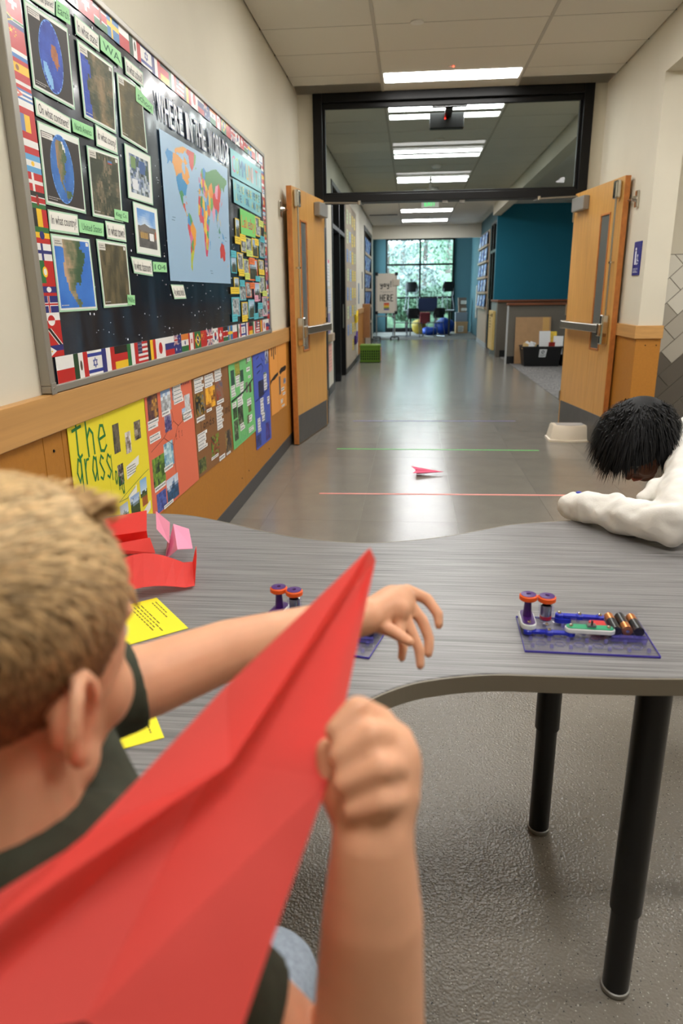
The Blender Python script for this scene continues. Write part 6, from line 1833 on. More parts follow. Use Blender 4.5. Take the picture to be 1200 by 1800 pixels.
# ------------------------------------------------------------------ circuit kits
clr = bpy.data.materials.new('clear_violet_plastic'); clr.use_nodes = True
nt = clr.node_tree; nt.nodes.remove(nt.nodes['Principled BSDF'])
t_ = nt.nodes.new('ShaderNodeBsdfTransparent'); t_.inputs[0].default_value = (.965, .965, .99, 1)
g_ = nt.nodes.new('ShaderNodeBsdfGlossy'); g_.inputs['Roughness'].default_value = .08; g_.inputs[0].default_value = (.9, .9, 1, 1)
d_ = nt.nodes.new('ShaderNodeBsdfDiffuse'); d_.inputs[0].default_value = lin((110, 104, 196))
f_ = nt.nodes.new('ShaderNodeFresnel'); f_.inputs[0].default_value = 1.55
x0 = nt.nodes.new('ShaderNodeMixShader'); x0.inputs[0].default_value = .012
x1 = nt.nodes.new('ShaderNodeMixShader')
nt.links.new(t_.outputs[0], x0.inputs[1]); nt.links.new(d_.outputs[0], x0.inputs[2]); ge_ = nt.nodes.new('ShaderNodeNewGeometry'); iv_ = nt.nodes.new('ShaderNodeMath'); iv_.operation = 'SUBTRACT'; iv_.inputs[0].default_value = 1.0; nt.links.new(ge_.outputs['Backfacing'], iv_.inputs[1]); ml_ = nt.nodes.new('ShaderNodeMath'); ml_.operation = 'MULTIPLY'; nt.links.new(f_.outputs[0], ml_.inputs[0]); nt.links.new(iv_.outputs[0], ml_.inputs[1]); nt.links.new(ml_.outputs[0], x1.inputs[0]); nt.links.new(x0.outputs[0], x1.inputs[1]); nt.links.new(g_.outputs[0], x1.inputs[2]); nt.links.new(x1.outputs[0], nt.nodes['Material Output'].inputs[0])
clv = clr.copy(); clv.name = 'violet_moulded_detail'
for q_ in clv.node_tree.nodes:
    if q_.type == 'MIX_SHADER' and not q_.inputs[0].is_linked: q_.inputs[0].default_value = .30
vio = mat('violet_edge_plastic', (74, 62, 176), .25, spec=.6)
purp = mat('purple_plastic', (72, 30, 110), .35); orng = mat('orange_rubber_tyre', (240, 92, 20), .45); blu = mat('blue_snap_plastic', (36, 48, 180), .28); grn = mat('green_circuit_plastic', (30, 150, 104), .4)
whp = mat('white_rim_plastic', (226, 230, 230), .4); snap = mat('nickel_snap', (214, 206, 190), .22, metal=1.); cop = mat('copper_battery_band', (212, 132, 70), .28, metal=.8); bkb = mat('black_battery_sleeve', (24, 24, 26), .3); silv = mat('motor_can', (170, 168, 164), .25, metal=1.); redm = mat('red_motor_part', (196, 40, 40), .4)
def stadium(x0, y0, x1, y1, r, z0, z1, n=10):
    """capsule outline between two points"""
    a, b = Vector((x0, y0)), Vector((x1, y1))
    d = (b - a).normalized(); th = math.atan2(d.y, d.x)
    pts = [(b.x + r * math.cos(th - math.pi / 2 + math.pi * k / n), b.y + r * math.sin(th - math.pi / 2 + math.pi * k / n)) for k in range(n + 1)] + [(a.x + r * math.cos(th + math.pi / 2 + math.pi * k / n), a.y + r * math.sin(th + math.pi / 2 + math.pi * k / n)) for k in range(n + 1)]
    return MB().prism(pts, z0, z1)
pegm = MB().lathe([(.0035, 0), (.0033, .005), (.0022, .0062), (0, .0065)], (0, 0, 0), 10).mesh('peg', clv)
ringm = MB()
for k in range(6):
    a0, a1 = k * math.pi / 3, (k + 1) * math.pi / 3
    for ri, ro in ((.0078, .0092),):
        ringm.add([(ri * math.cos(a0), ri * math.sin(a0), 0), (ro * math.cos(a0), ro * math.sin(a0), 0), (ro * math.cos(a1), ro * math.sin(a1), 0), (ri * math.cos(a1), ri * math.sin(a1), 0), (ri * math.cos(a0), ri * math.sin(a0), .0016), (ro * math.cos(a0), ro * math.sin(a0), .0016), (ro * math.cos(a1), ro * math.sin(a1), .0016), (ri * math.cos(a1), ri * math.sin(a1), .0016)], [(4, 5, 6, 7), (1, 2, 6, 5), (0, 4, 7, 3)])
ringm = ringm.mesh('moulded_ring', clv)
def snaps(parent, pts):
    for x, y, z in pts:
        MB().lathe([(.0036, 0), (.0036, .0015), (.0024, .0035), (0, .004)], (x, y, z), 10).build('snap', snap, parent, local=True, auto=40)
def kit(x, y, rz, label):
    t = thing('circuit_kit', label, 'electronics kit', (x, y, ZT), 'snap together circuit kits on the table')
    t.rotation_euler.z = rz
    W_, D_ = .218, .132
    pl = MB().box(0, 0, .0, W_, D_, .0035).build('base_plate', clr, t, bevel=.0012, local=True)
    m = MB(); e = .0022
    m.box(0, -.0010, .0002, W_, .0002, .0036); m.box(0, D_ - .0002, .0002, W_, D_ + .0006, .0036); m.box(-.0006, 0, .0002, .0002, D_, .0036); m.box(W_ - .0002, 0, .0002, W_ + .0006, D_, .0036)
    m.build('rim', vio, pl, local=True)
    for j in range(5):
        for i in range(7):
            o = bpy.data.objects.new('peg', pegm); COL.objects.link(o); o.parent = pl; o.location = (.014 + .0315 * i, .013 + .0265 * j, .0035)
    for j in range(2):
        for i in range(6):
            o = bpy.data.objects.new('moulded_ring', ringm); COL.objects.link(o); o.parent = pl; o.location = (.03 + .0315 * i, .014 + .0265 * j + .012, .0036)
    # spindle base with wheel
    sb = stadium(.014, .070, .014, .108, .0135, .012, .022).build('spindle_rim', whp, t, local=True, bevel=.002)
    stadium(.014, .070, .014, .108, .0112, .022, .0235).build('spindle_plate', purp, sb, local=True)
    snaps(sb, [(.014, .066, .0235)])
    MB().tube([(.014, .095, .022), (.014, .095, .058)], [.008, .0055], 12).build('spindle', purp, sb, local=True, auto=40)
    for name, cx, cy, zz_ in (('drive_wheel', .014, .095, .054), ('driven_wheel', .046, .093, .053)):
        wl_ = MB().lathe([(.0135, 0), (.0158, .002), (.0158, .0085), (.0135, .0105)], (cx, cy, zz_), 24).build('tyre', orng, t, local=True, auto=40)
        MB().lathe([(.0135, .0), (.0135, .0112), (.004, .0118), (.003, .0105), (0, .0105)], (cx, cy, zz_), 24).build('hub', purp, wl_, local=True, auto=40)
    # motor in a clear holder
    mh = MB().lathe([(.017, .008), (.017, .016), (.0135, .018), (.0135, .046), (.0145, .048), (.0105, .048), (.0105, .018)], (.046, .093, 0), 22).build('motor_holder', clr, t, local=True, auto=40)
    MB().lathe([(.0098, .018), (.0098, .047), (.004, .049), (.004, .054)], (.046, .093, 0), 20).build('motor', silv, mh, local=True, auto=40)
    MB().lathe([(.0104, .02), (.0104, .026)], (.046, .093, 0), 16).build('red_band', redm, mh, local=True)
    snaps(mh, [(.046, .074, .016)])
    # blue bars
    for a, b, z_ in (((.012, .062), (.085, .060), .006), ((.074, .114), (.144, .110), .015)):
        bar = stadium(a[0], a[1], b[0], b[1], .0055, z_, z_ + .005).build('snap_bar', blu, t, local=True, bevel=.001)
        m = MB()
        for q_ in (0, .5, 1):
            cx, cy = a[0] + (b[0] - a[0]) * q_, a[1] + (b[1] - a[1]) * q_
            m.lathe([(.0078, -.001), (.0078, .005), (.006, .0065)], (cx, cy, z_), 14)
        m.build('snap_socket', blu, bar, local=True, auto=40)
        snaps(bar, [(a[0] + (b[0] - a[0]) * q_, a[1] + (b[1] - a[1]) * q_, z_ + .0065) for q_ in (0, .5, 1)])
    m = stadium(.074, .112, .086, .112, .009, .006, .014).build('blue_spacer', blu, t, local=True)
    # green switch with white rim
    sw = stadium(.085, .062, .148, .060, .0105, .012, .021).build('switch_rim', whp, t, local=True, bevel=.002)
    stadium(.085, .062, .148, .060, .0086, .021, .0222).build('switch_plate', grn, sw, local=True)
    MB().box(.111, .056, .022, .126, .066, .027).build('switch_case', silv, sw, local=True)
    MB().box(.1175, .0585, .027, .1205, .0625, .034).build('switch_lever', bkb, sw, local=True)
    snaps(sw, [(.085, .062, .0222), (.148, .060, .0222)])
    MB().box(.122, .075, .006, .15, .10, .018).build('red_holder_end', redm, t, local=True, bevel=.003)
    # battery holder
    bh = MB().box(.148, .052, .0045, .212, .058, .026).box(.148, .122, .0045, .212, .127, .026).box(.148, .058, .0045, .152, .122, .018).box(.208, .058, .0045, .212, .122, .018).box(.152, .058, .0045, .208, .122, .007).box(.1695, .058, .007, .1715, .122, .016).box(.1885, .058, .007, .1905, .122, .016)
    bh.build('battery_holder', clr, t, local=True, bevel=.001)
    stadium(.155, .05, .206, .05, .005, .0045, .012).build('holder_base', clv, t, local=True)
    bs = []
    R_ = Matrix.Rotation(rz, 3, 'Z')
    for k in range(3):
        cx = .161 + .019 * k
        y0, y1 = (.060, .119) if k % 2 == 0 else (.119, .060)
        P = lambda yy: R_ @ Vector((cx, yy, .0165)) + Vector((x, y, ZT))
        o = thing('battery', '%s battery in the clear holder of the %s' % (('left', 'middle', 'right')[k], 'circuit kit alone on the right' if x > 0 else 'half hidden circuit kit'), 'battery', tuple(P((y0 + y1) / 2)), 'batteries in the circuit kits')
        d = y1 - y0
        MB().tube([P(y0), P(y0 + d * .62)], .0088, 16).build('sleeve', bkb, o, auto=40)
        MB().tube([P(y0 + d * .62), P(y0 + d * .965)], .0088, 16).build('copper_end', cop, o, auto=40)
        MB().tube([P(y0 + d * .965), P(y1)], .003, 10).build('terminal', snap, o, auto=40)
    return t
kit(.200, 1.088, math.radians(-1.5), 'clear violet circuit kit with orange wheels, alone on the right of the table')
kit(-.272, 1.098, math.radians(-14), 'clear violet circuit kit with orange wheels, half hidden behind the thrown red plane')
# ------------------------------------------------------------------ people
skin = mat('fair_skin', (226, 168, 132), .5, sss=.12, noise=(30, .06), spec=.4)
skin2 = mat('brown_skin', (108, 66, 46), .5, sss=.08, noise=(30, .06), spec=.4)
shirtm = mat('dark_olive_cotton', (56, 60, 46), .9, noise=(90, .12), bump=(260, .25))
jeanm = mat('pale_denim', (140, 150, 162), .85, noise=(120, .15), bump=(300, .25))
fleece = mat('white_fleece', (232, 228, 220), .9, noise=(40, .03), bump=(180, .2))
eyew = mat('eye_white', (235, 232, 226), .2); eyed = mat('eye_iris', (70, 90, 110), .15); lipm = mat('lips', (190, 110, 96), .45)
class Frame:
    def __init__(s, o, R_, F_, U_):
        s.o, s.R, s.F, s.U = Vector(o), Vector(R_), Vector(F_), Vector(U_)
        s.m = Matrix((s.R, s.F, s.U)).transposed()
    def __call__(s, x, y, z):
        return s.o + s.R * x + s.F * y + s.U * z
def head_into(mb, fr, k=1.0):
    """skull, face, nose, chin, brow, cheeks and ears; x right, y to the face, z up; about 0.2 m tall"""
    def bl(x, y, z, rx, ry, rz, n=20): mb.ball(fr(x * k, y * k, z * k), (rx * k, ry * k, rz * k), n, 14, fr.m)
    bl(0, -.014, .030, .070, .085, .076, 28)
    bl(0, .018, .0, .058, .066, .078, 24)
    bl(0, .030, -.04, .052, .050, .055, 20)
    bl(0, .048, -.078, .030, .028, .022)
    for s_ in (-1, 1):
        bl(s_ * .032, .050, -.03, .024, .024, .028)
        bl(s_ * .022, .064, .022, .022, .013, .010)
        bl(s_ * .044, .01, -.062, .016, .03, .022)
    bl(0, .082, -.012, .0075, .010, .020)
    bl(0, .090, -.028, .011, .011, .009)
    bl(0, .075, -.056, .020, .010, .010)
    # ears: rim, bowl edge, lobe, tragus
    for s_ in (-1, 1):
        pts = []
        for q_ in range(11):
            a = math.radians(-50 + 26 * q_)
            pts.append(fr(s_ * (.068 + .016 * (1 if q_ > 2 else .5) * (.3 + .7 * max(0, -math.cos(a)))) * k, (-.012 + .014 * math.cos(a)) * k, (-.012 + .025 * math.sin(a)) * k))
        mb.tube(pts, [.0046 * k] * 11, 8)
        for p_ in pts[::2]: mb.ball(p_, .0046 * k, 8, 6)
        mb.ball(fr(s_ * .066 * k, -.014 * k, -.012 * k), (.0048 * k, .012 * k, .020 * k), 14, 10, fr.m)
        mb.ball(fr(s_ * .070 * k, -.004 * k, -.037 * k), (.006 * k, .008 * k, .009 * k), 12, 8, fr.m)
        mb.ball(fr(s_ * .066 * k, .005 * k, -.016 * k), (.006 * k, .004 * k, .007 * k), 10, 8, fr.m)
    return mb
def face_parts(parent, fr, k, brow):
    for s_ in (-1, 1):
        e = MB().ball(fr(s_ * .028 * k, .062 * k, .006 * k), .0125 * k, 14, 10).build('eye', eyew, parent, smooth=True)
        MB().ball(fr(s_ * .029 * k, .0705 * k, .006 * k), .0055 * k, 12, 8).build('iris', eyed, e, smooth=True)
        MB().tube([fr(s_ * .012 * k, .082 * k, .026 * k), fr(s_ * .028 * k, .081 * k, .031 * k), fr(s_ * .043 * k, .070 * k, .026 * k)], [.002, .003, .0015], 6).build('eyebrow', brow, parent, smooth=True)
    MB().tube([fr(-.02 * k, .078 * k, -.056 * k), fr(0, .087 * k, -.054 * k), fr(.02 * k, .078 * k, -.056 * k)], [.002, .0045, .002], 8).build('lips', lipm, parent, smooth=True)
HR = random.Random(12)
def hair_strands(mb, fr, k, n, region, length, comb, cols, width=.0011, lift=.35):
    """short blades of hair growing from the skull; region(x,y,z)-> length factor or 0"""
    c = (0, -.014, .030); r = (.0705, .0855, .0765)
    done = 0
    while done < n:
        e, a = math.acos(HR.uniform(-1, 1)), HR.uniform(0, 2 * math.pi)
        d = Vector((math.sin(e) * math.cos(a), math.sin(e) * math.sin(a), math.cos(e)))
        p = Vector((c[0] + r[0] * d.x, c[1] + r[1] * d.y, c[2] + r[2] * d.z))
        f = region(p)
        if f <= 0: continue
        done += 1
        nrm = Vector((d.x / r[0], d.y / r[1], d.z / r[2])).normalized()
        L_ = length * f * HR.uniform(.7, 1.2) * k
        t = Vector(comb(p)) + Vector((HR.uniform(-.3, .3), HR.uniform(-.3, .3), HR.uniform(-.2, .2)))
        t = (t - nrm * t.dot(nrm)).normalized()
        g1 = (t + nrm * lift).normalized(); g2 = (t + nrm * lift * .2).normalized()
        p = p * k
        w = nrm.cross(t).normalized() * width * HR.uniform(.8, 1.5)
        b, m_ = p + g1 * L_ * .5, p + g1 * L_ * .5 + g2 * L_ * .5
        base, v = cols(p / k, f), HR.uniform(.75, 1.15)
        mb.col = lin(tuple(min(255, cc_ * v) for cc_ in base))
        F_ = lambda q_: fr(q_.x, q_.y, q_.z)
        mb.add([F_(p - w), F_(p + w), F_(b + w * .9), F_(b - w * .9), F_(m_)], [(0, 1, 2, 3), (3, 2, 4)])
    return mb
# -------------------------------- the boy throwing the plane
HF = Frame((-.2410, .3535, 1.0962), (.9438, -.3192, -.0860), (.3030, .9392, -.1616), (.1324, .1264, .9831))
boy = thing('person', 'fair short haired boy in dark olive t-shirt throwing a large red paper plane', 'person', (-.24, .22, 0))
m = MB()
head_into(m, HF)
m.limb([((-.230, .335, 1.06), .039), ((-.2285, .318, .985), .041), ((-.235, .32, .93), .06)], 20)
RS, LS = (-.160, .305, .945), (-.304, .488, .968)
m.limb([(RS, .043), ((-.095, .312, .868), .038), ((-.024, .306, .795), .034), ((-.0187, .3160, .8744), .0340), ((-.0167, .3225, .9557), .0295), ((-.0169, .3286, .9989), .0240), ((-.0165, .333, 1.008), .0235)], 20)
m.limb([(LS, .040), ((-.2272, .540, .9720), .033), ((-.1683, .5882, .9783), .0285), ((-.0881, .6435, .9787), .0225), ((-.0438, .6732, .9755), .0195)], 20)
# torso, hips, legs under the clothes
m.limb([((-.240, .36, .92), .080), ((-.25, .29, .80), .095), ((-.25, .22, .64), .098)], 20)
m.limb([(RS, .045), ((-.235, .37, .940), .060), (LS, .042)], 16)
for s_, kx in ((-1, -.34), (1, -.150)):
    m.limb([((-.25 + s_ * .06, .22, .60), .075), ((kx, .60, .545), .052), ((kx, .585, .30), .042), ((kx, .57, .085), .032), ((kx, .66, .035), .03)], 16)
# right hand: a fist pinching the keel
def chain(*a): m.limb(list(a), 12)
chain(((-.0169, .3293, 1.0043), .0225), ((-.016, .3428, 1.0205), .026), ((-.0139, .3557, 1.0344), .0255), ((-.0165, .3625, 1.0405), .0205))
chain(((-.0147, .3733, 1.0506), .0095), ((-.0275, .3584, 1.0676), .0088), ((-.0385, .3476, 1.0601), .0075))
chain(((-.0035, .3668, 1.0429), .0100), ((-.0177, .3426, 1.061), .0092), ((-.0356, .3367, 1.0511), .0078))
chain(((.0016, .3536, 1.0329), .0100), ((-.0123, .3293, 1.0505), .0090), ((-.0323, .3274, 1.0403), .0078))
chain(((.0011, .3402, 1.0237), .0094), ((-.0113, .3215, 1.0352), .0086), ((-.0275, .3217, 1.0275), .0072))
chain(((-.0270, .3336, 1.0055), .012), ((-.0399, .3432, 1.0226), .010), ((-.0441, .3532, 1.0424), .0085))
# left hand: relaxed, fingers drooping
chain(((-.0354, .684, .9739), .0185), ((-.015, .7129, .9759), .019), ((-.0051, .7242, .9752), .016))
chain(((-.012, .703, .971), .017), ((-.006, .714, .972), .015))
PC_ = Vector((-.006, .708, .968))
def spread(pts, out, along):
    for (p, r), k in zip(pts, range(9)): pass
    chain(*[(tuple(Vector(p) + (Vector(out) + Vector(along)) * (k / 3)), r) for k, (p, r) in enumerate(pts)])
spread([((-.0002, .7412, .9775), .0082), ((.0192, .7396, .9662), .0070), ((.0276, .7257, .9526), .0062), ((.0245, .7165, .9409), .0054)], (.012, .006, .004), (0, 0, 0))
spread([((-.0013, .724, .9733), .0082), ((.0153, .7148, .9553), .0070), ((.0205, .7051, .9396), .0062), ((.0169, .6962, .9289), .0054)], (.008, 0, -.006), (0, 0, 0))
spread([((-.0055, .712, .9698), .0078), ((.0053, .6974, .9532), .0068), ((.0141, .6887, .9396), .0060), ((.0149, .6821, .9282), .0052)], (.001, -.004, -.010), (0, 0, 0))
spread([((-.0115, .700, .967), .0072), ((-.0044, .6868, .9562), .0062), ((.0013, .6788, .9456), .0055), ((.002, .6735, .9384), .0049)], (-.006, -.006, -.006), (0, 0, 0))
spread([((-.031, .6812, .9634), .0088), ((-.0138, .673, .9588), .0074), ((.0013, .6667, .9507), .0062), ((.0084, .664, .9464), .0055)], (-.004, -.006, .010), (0, 0, 0))
body = m.build('body', skin, boy, smooth=True)
melt(body, .0026, 5, .5)
face_parts(boy, HF, 1.0, mat('light_eyebrow', (150, 116, 76), .8))
def hairzone(p):
    x, y, z = p
    az = abs(math.atan2(x, y))      # 0 = face, pi = back
    line = .074 if az < .5 else (.074 - (az - .5) * .085 if az < 1.2 else (.0145 - (az - 1.2) * .30 if az < 1.36 else (-.004 if az < 1.85 else -.030)))
    if z < line: return 0
    t = max(0, min(1, (z + .01) / .10))
    return .3 + .7 * t * t * (3 - 2 * t)
def tt_(p):
    t = max(0, min(1, (p.z - .02) / .075))
    return t * t * (3 - 2 * t)
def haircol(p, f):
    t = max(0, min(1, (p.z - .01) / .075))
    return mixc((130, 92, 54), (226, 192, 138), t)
m = MB()
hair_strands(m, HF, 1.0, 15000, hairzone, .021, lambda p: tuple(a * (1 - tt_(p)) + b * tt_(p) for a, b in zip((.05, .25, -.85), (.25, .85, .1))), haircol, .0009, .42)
# swept up fringe over the forehead
for q_ in range(700):
    x = HR.uniform(-.045, .046); p = Vector((x, .040 - .25 * x * x / .05 + HR.uniform(-.014, .006), .093 + HR.uniform(-.006, .006)))
    d = Vector((HR.uniform(-.1, .5), 1, HR.uniform(.1, .6))).normalized(); L_ = HR.uniform(.010, .020); w = Vector((.001, 0, 0))
    m.col = lin(mixc((170, 130, 84), (222, 188, 132), HR.random()))
    F_ = lambda v: HF(v.x, v.y, v.z)
    m.add([F_(p - w), F_(p + w), F_(p + d * L_ * .6 + w), F_(p + d * L_ * .6 - w), F_(p + d * L_ + Vector((0, 0, -.003)))], [(0, 1, 2, 3), (3, 2, 4)])
hairm = inkmat('short_blond_hair', .55)
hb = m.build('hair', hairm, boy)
# scalp under the strands
m = MB(); 
NB, NA = 26, 48
idx = {}
for j in range(NB + 1):
    for i in range(NA):
        e, a = math.pi * .82 * j / NB, 2 * math.pi * i / NA
        d = Vector((math.sin(e) * math.cos(a), math.sin(e) * math.sin(a), math.cos(e)))
        p = Vector((0, -.014, .030)) + Vector((.0712 * d.x, .0863 * d.y, .0772 * d.z))
        if hairzone(p * 1.0) > 0: idx[(j, i)] = p
for j in range(NB):
    for i in range(NA):
        q_ = [(j, i), (j + 1, i), (j + 1, (i + 1) % NA), (j, (i + 1) % NA)]
        if all(k in idx for k in q_):
            pc_ = sum((idx[k] for k in q_), Vector()) / 4
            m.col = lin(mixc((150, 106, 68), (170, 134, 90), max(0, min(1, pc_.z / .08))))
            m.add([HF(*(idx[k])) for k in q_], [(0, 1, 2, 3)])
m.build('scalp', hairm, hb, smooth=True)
# t-shirt
m = MB()
m.limb([((-.240, .36, .915), .088), ((-.25, .28, .80), .104), ((-.25, .225, .66), .108)], 22)
m.limb([(RS, .052), ((-.232, .37, .948), .064), (LS, .047)], 18)
m.limb([(RS, .052), ((-.128, .308, .907), .048)], 18)
m.tube([(-.128, .308, .907), (-.098, .311, .872)], [.047, .046], 18)
m.limb([(LS, .047), ((-.275, .508, .9695), .044)], 18)
m.tube([(-.275, .508, .9695), (-.236, .5345, .9715)], [.044, .040], 18)
m.limb([((-.185, .335, .985), .028), ((-.160, .330, .955), .04)], 14)
pts = [(-.2195 + .052 * math.cos(a), .318 + .050 * math.sin(a), .983 + .010 * math.sin(a) + .010 * math.cos(a)) for a in [2 * math.pi * k / 16 for k in range(17)]]
m.tube(pts, .0075, 8)
m.limb([((-.2195, .318, .975), .054), ((-.23, .33, .94), .07)], 18)
sh = m.build('t_shirt', shirtm, boy, smooth=True)
melt(sh, .004, 6, .5)
m = MB()
m.limb([((-.25, .22, .655), .106), ((-.25, .22, .60), .106)], 20)
for s_, kx in ((-1, -.34), (1, -.150)):
    m.limb([((-.25 + s_ * .06, .22, .60), .083), ((kx, .60, .545), .060), ((kx, .585, .30), .052), ((kx, .57, .13), .046)], 18)
tr = m.build('jeans', jeanm, boy, smooth=True)
melt(tr, .006, 5, .5)
shoem = mat('dark_sneaker', (50, 52, 58), .6)
for kx in (-.34, -.150):
    MB().ball((kx, .63, .045), (.038, .10, .045), 18, 12).xf(lambda p: Vector((p.x, p.y, max(p.z, 0)))).build('shoe', shoem, boy, smooth=True)
stl = thing('low_stool', 'low dark round stool the boy sits on, below the frame edge', 'stool', (-.25, .2, 0))
MB().lathe([(.15, .47), (.16, .48), (.16, .50), (.15, .505)], (-.25, .2, 0), 24).build('seat', shoem, stl, auto=40)
for k in range(4):
    a = k * math.pi / 2 + .7
    MB().tube([(-.25 + .1 * math.cos(a), .2 + .1 * math.sin(a), .47), (-.25 + .17 * math.cos(a), .2 + .17 * math.sin(a), 0)], .013, 10).build('leg', M['grey'], stl)
# -------------------------------- the big red plane in his hand
V = Vector
N0, C1, A_, A2, Lt, L1, B_, R1, R2, R3 = V((-.0279, .4979, 1.1174)), V((-.0300, .4880, 1.1040)), V((-.1015, .3446, 1.0364)), V((-.1030, .3460, 1.0270)), V((-.1121, .3839, 1.0648)), V((-.1612, .2812, 1.0376)), V((-.1792, .2282, 1.0353)), V((-.0426, .3390, 1.0336)), V((-.0594, .2803, 1.0025)), V((-.0723, .2342, .9765))
L2 = V((-.1854, .2242, 1.0311)) + V((-.012, -.012, .002)); B2 = V((-.1851, .2305, 1.0241)); R4 = V((-.077, .2051, .9662)); T1 = V((-.1848, .1875, 1.0142)); crs = V((-.1375, .2176, .9960))
N2 = V((-.0235, .4956, 1.1083))
A_, B_, C1 = V((-.0979, .3303, 1.0471)), V((-.1711, .2180, 1.0472)), V((-.0325, .4851, 1.1035))   # lifted inner edge of the left wing
A2, B2 = V((-.1124, .3556, 1.0319)), V((-.2113, .2400, 1.0208))      # the right wing runs on beneath it
faces = [[N0, C1, A_, Lt], [Lt, A_, L1], [L1, A_, B_, L2],
         [N2, R1, A2], [R1, R2, crs, A2], [R2, R3, R4, crs], [A2, crs, T1, B2], [N0, N2, A2]]
pl = sheetobj('paper_plane', [[tuple(p) for p in f] for f in faces], redp, 'large red paper plane held up in the boy\'s right hand in front of the lens', 'paper plane', 0)
K1, K2, K3, K4 = V((-.0419, .3541, 1.0300)), V((-.0475, .3266, 1.0090)), V((-.0337, .4029, 1.0600)), V((-.040, .41, 1.071))
kf = [[tuple(p) for p in f] for f in ([N2 + V((-.002, -.006, -.002)), V((-.0420, .405, 1.060)), V((-.046, .36, 1.03)), V((-.075, .350, 1.020)), V((-.055, .42, 1.06))],)]
mbk = MB(); mbk.add(kf[0], [tuple(range(5))])
kl = mbk.build('keel', redp, pl)
s_ = kl.modifiers.new('paper', 'SOLIDIFY'); s_.thickness = .0012
# -------------------------------- the other child, head down over the table
CF_F = Vector((-.50, -.30, -.81)).normalized()
CF_R = CF_F.cross(Vector((0, 0, 1))).normalized()
CF = Frame((.640, 2.00, .890), CF_R, CF_F, CF_R.cross(CF_F).normalized())
kid = thing('person', 'black haired child in a white sweatshirt bending low over the right end of the table', 'person', (1.02, 2.2, 0))
m = MB()
head_into(m, CF)
m.limb([((.675, 1.985, .87), .044), ((.76, 2.02, .88), .05), ((.82, 2.06, .88), .07)], 18)
m.limb([((.74, 1.90, .86), .04), ((.60, 1.62, .775), .034), ((.525, 1.715, .766), .024), ((.50, 1.75, .766), .019)], 16)
m.limb([((.92, 2.10, .88), .04), ((.98, 1.86, .80), .034), ((.86, 1.72, .752), .024)], 16)
m.limb([((.82, 2.02, .87), .08), ((.95, 2.12, .78), .09), ((1.04, 2.2, .64), .095)], 18)
for s_, (fx, fy) in ((0, (.98, 2.28)), (1, (1.12, 2.16))):
    m.limb([((1.03 + .05 * (s_ * 2 - 1), 2.2 - .05 * (s_ * 2 - 1), .60), .075), ((fx + .01, fy - .03, .33), .05), ((fx, fy, .085), .034), ((fx - .07, fy - .03, .035), .028)], 14)
def hand2(c, d):
    c, d = Vector(c), Vector(d).normalized(); s__ = Vector((-d.y, d.x, 0))
    m.limb([(c, .019), (c + d * .035, .02)], 12)
    for q_ in range(4):
        o = c + d * .045 + s__ * (.021 - .014 * q_)
        ln = (.048, .055, .05, .04)[q_]
        m.limb([(o, .0075), (o + d * ln * .5 + Vector((0, 0, .002)), .0068), (o + d * ln - Vector((0, 0, .006)), .0056)], 8)
    o = c + s__ * .02
    m.limb([(o - s__ * .004, .0085), (o + d * .02 + s__ * .003, .0072), (o + d * .04 + s__ * .004, .006)], 8)
hand2((.500, 1.745, .766), (-.035, .055, 0))
hand2((.86, 1.72, .744), (-.1, -.05, 0))
bd2 = m.build('body', skin2, kid, smooth=True)
melt(bd2, .0034, 5, .5)
blackhair = mat('black_hair', (11, 10, 10), .6, spec=.25, noise=(60, .3), stretch=(1, 1, 4))
face_parts(kid, CF, 1.0, blackhair)
m = MB()
c = CF(0, -.02, .035)
m.ball(c, (.092, .104, .084), 28, 18, CF.m)
m.ball(CF(0, -.045, 0.01), (.070, .058, .070), 24, 14, CF.m)
cap = m.build('hair', blackhair, kid, smooth=True)
melt(cap, .006, 4, .5)
m = MB()
for q_ in range(8500):
    e, a = math.acos(HR.uniform(-.95, 1)), HR.uniform(0, 2 * math.pi)
    d = Vector((math.sin(e) * math.cos(a), math.sin(e) * math.sin(a), math.cos(e)))
    p = CF(.089 * d.x, -.02 + .101 * d.y, .035 + .082 * d.z)
    nrm = (CF.m @ Vector((d.x / .08, d.y / .095, d.z / .08))).normalized()
    if d.y > .35 and d.z < .3: continue
    g = Vector((HR.uniform(-.25, .25), HR.uniform(-.25, .25), -1)) + nrm * HR.uniform(.35, .8)
    L_ = HR.uniform(.045, .085)
    w = nrm.cross(g).normalized() * .0016
    p1 = p + (g.normalized() + nrm * .35).normalized() * L_ * .45
    p2 = p1 + (g + Vector((0, 0, -.8))).normalized() * L_ * .55
    m.add([p - w, p + w, p1 + w, p1 - w, p2], [(0, 1, 2, 3), (3, 2, 4)])
tag(m.build('hair_strands', blackhair, cap), kind='stuff')
# sweatshirt with folds
m = MB()
m.limb([((.765, 1.985, .872), .098), ((.88, 2.06, .83), .115), ((1.03, 2.19, .66), .125)], 24)
m.limb([((.775, 1.93, .875), .078), ((.70, 1.78, .822), .070), ((.612, 1.625, .782), .052), ((.54, 1.70, .768), .046), ((.47, 1.80, .764), .040)], 22)
m.tube([(.47, 1.80, .763), (.437, 1.850, .756), (.422, 1.874, .748)], [.041, .036, .024], 20)
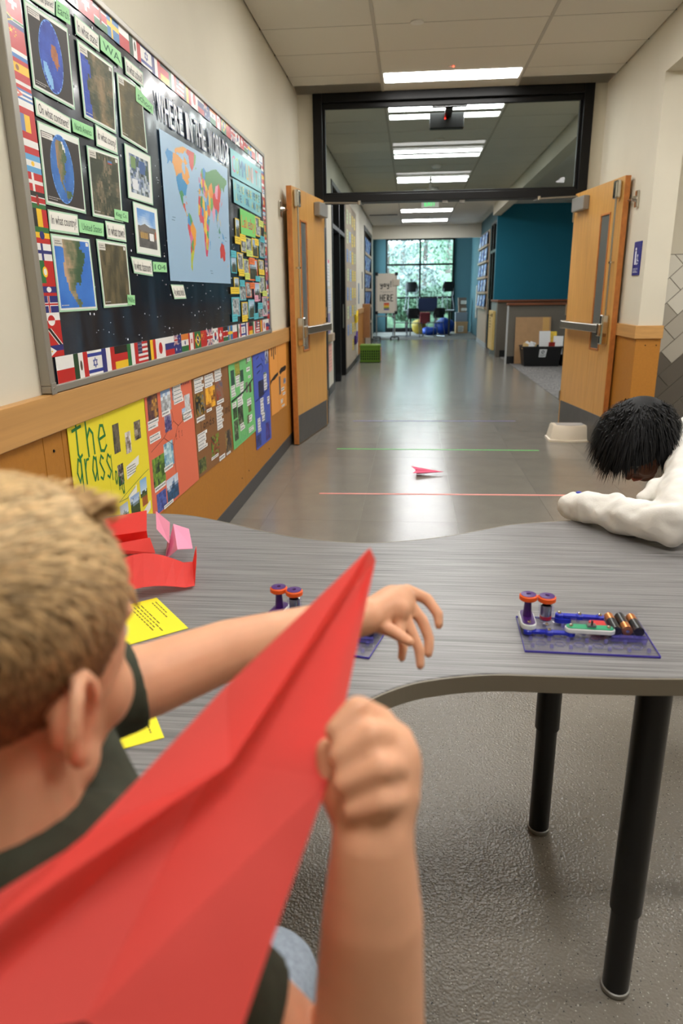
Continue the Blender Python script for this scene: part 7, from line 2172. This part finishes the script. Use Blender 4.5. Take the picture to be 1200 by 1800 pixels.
# rolls of cloth at the elbow and along the forearm
for (x, y, z, r, t1, t2) in ((.655, 1.735, .835, .03, .9, 1.2), (.60, 1.685, .800, .028, .2, 1.0), (.555, 1.70, .800, .024, -.3, .9), (.515, 1.765, .795, .022, .2, .6), (.63, 1.80, .822, .03, .4, .7)):
    m.limb([((x - .045 * math.cos(t1), y - .02 - .04 * math.sin(t1), z - .022), r * .55), ((x, y - .012, z - .004), r * 1.05), ((x + .045 * math.cos(t2), y - .012 + .04 * math.sin(t2), z - .012), r * .6)], 12)
m.limb([((.92, 2.10, .885), .07), ((.98, 1.86, .80), .055), ((.88, 1.74, .764), .04)], 20)
m.limb([((.76, 1.99, .885), .062), ((.80, 2.02, .885), .075)], 18)
sw_ = m.build('sweatshirt', fleece, kid, smooth=True)
melt(sw_, .005, 6, .5)
dm = sw_.modifiers.new('folds', 'DISPLACE')
tx = bpy.data.textures.new('cloth_folds', 'CLOUDS'); tx.noise_scale = .06; tx.noise_depth = 1
dm.texture = tx; dm.strength = .026; dm.mid_level = .5; dm.texture_coords = 'GLOBAL'
bake(sw_)
MB().ball((.450, 1.850, .789), (.008, .008, .004), 10, 6).build('blue_tag', mat('blue_cloth_tag', (60, 70, 170), .6), kid, smooth=True)
m = MB()
m.limb([((1.04, 2.2, .64), .112), ((1.03, 2.2, .58), .105)], 18)
for s_, (fx, fy) in ((0, (.98, 2.28)), (1, (1.12, 2.16))):
    m.limb([((1.03 + .05 * (s_ * 2 - 1), 2.2 - .05 * (s_ * 2 - 1), .60), .082), ((fx + .01, fy - .03, .33), .06), ((fx, fy, .10), .048)], 14)
tr2 = m.build('trousers', mat('dark_trousers', (40, 42, 50), .85, noise=(80, .15)), kid, smooth=True)
melt(tr2, .007, 4, .5)
for fx, fy in ((.98, 2.28), (1.12, 2.16)):
    MB().ball((fx - .035, fy - .02, .045), (.09, .05, .045), 18, 12).xf(lambda p: Vector((p.x, p.y, max(p.z, 0)))).build('shoe', shoem, kid, smooth=True)
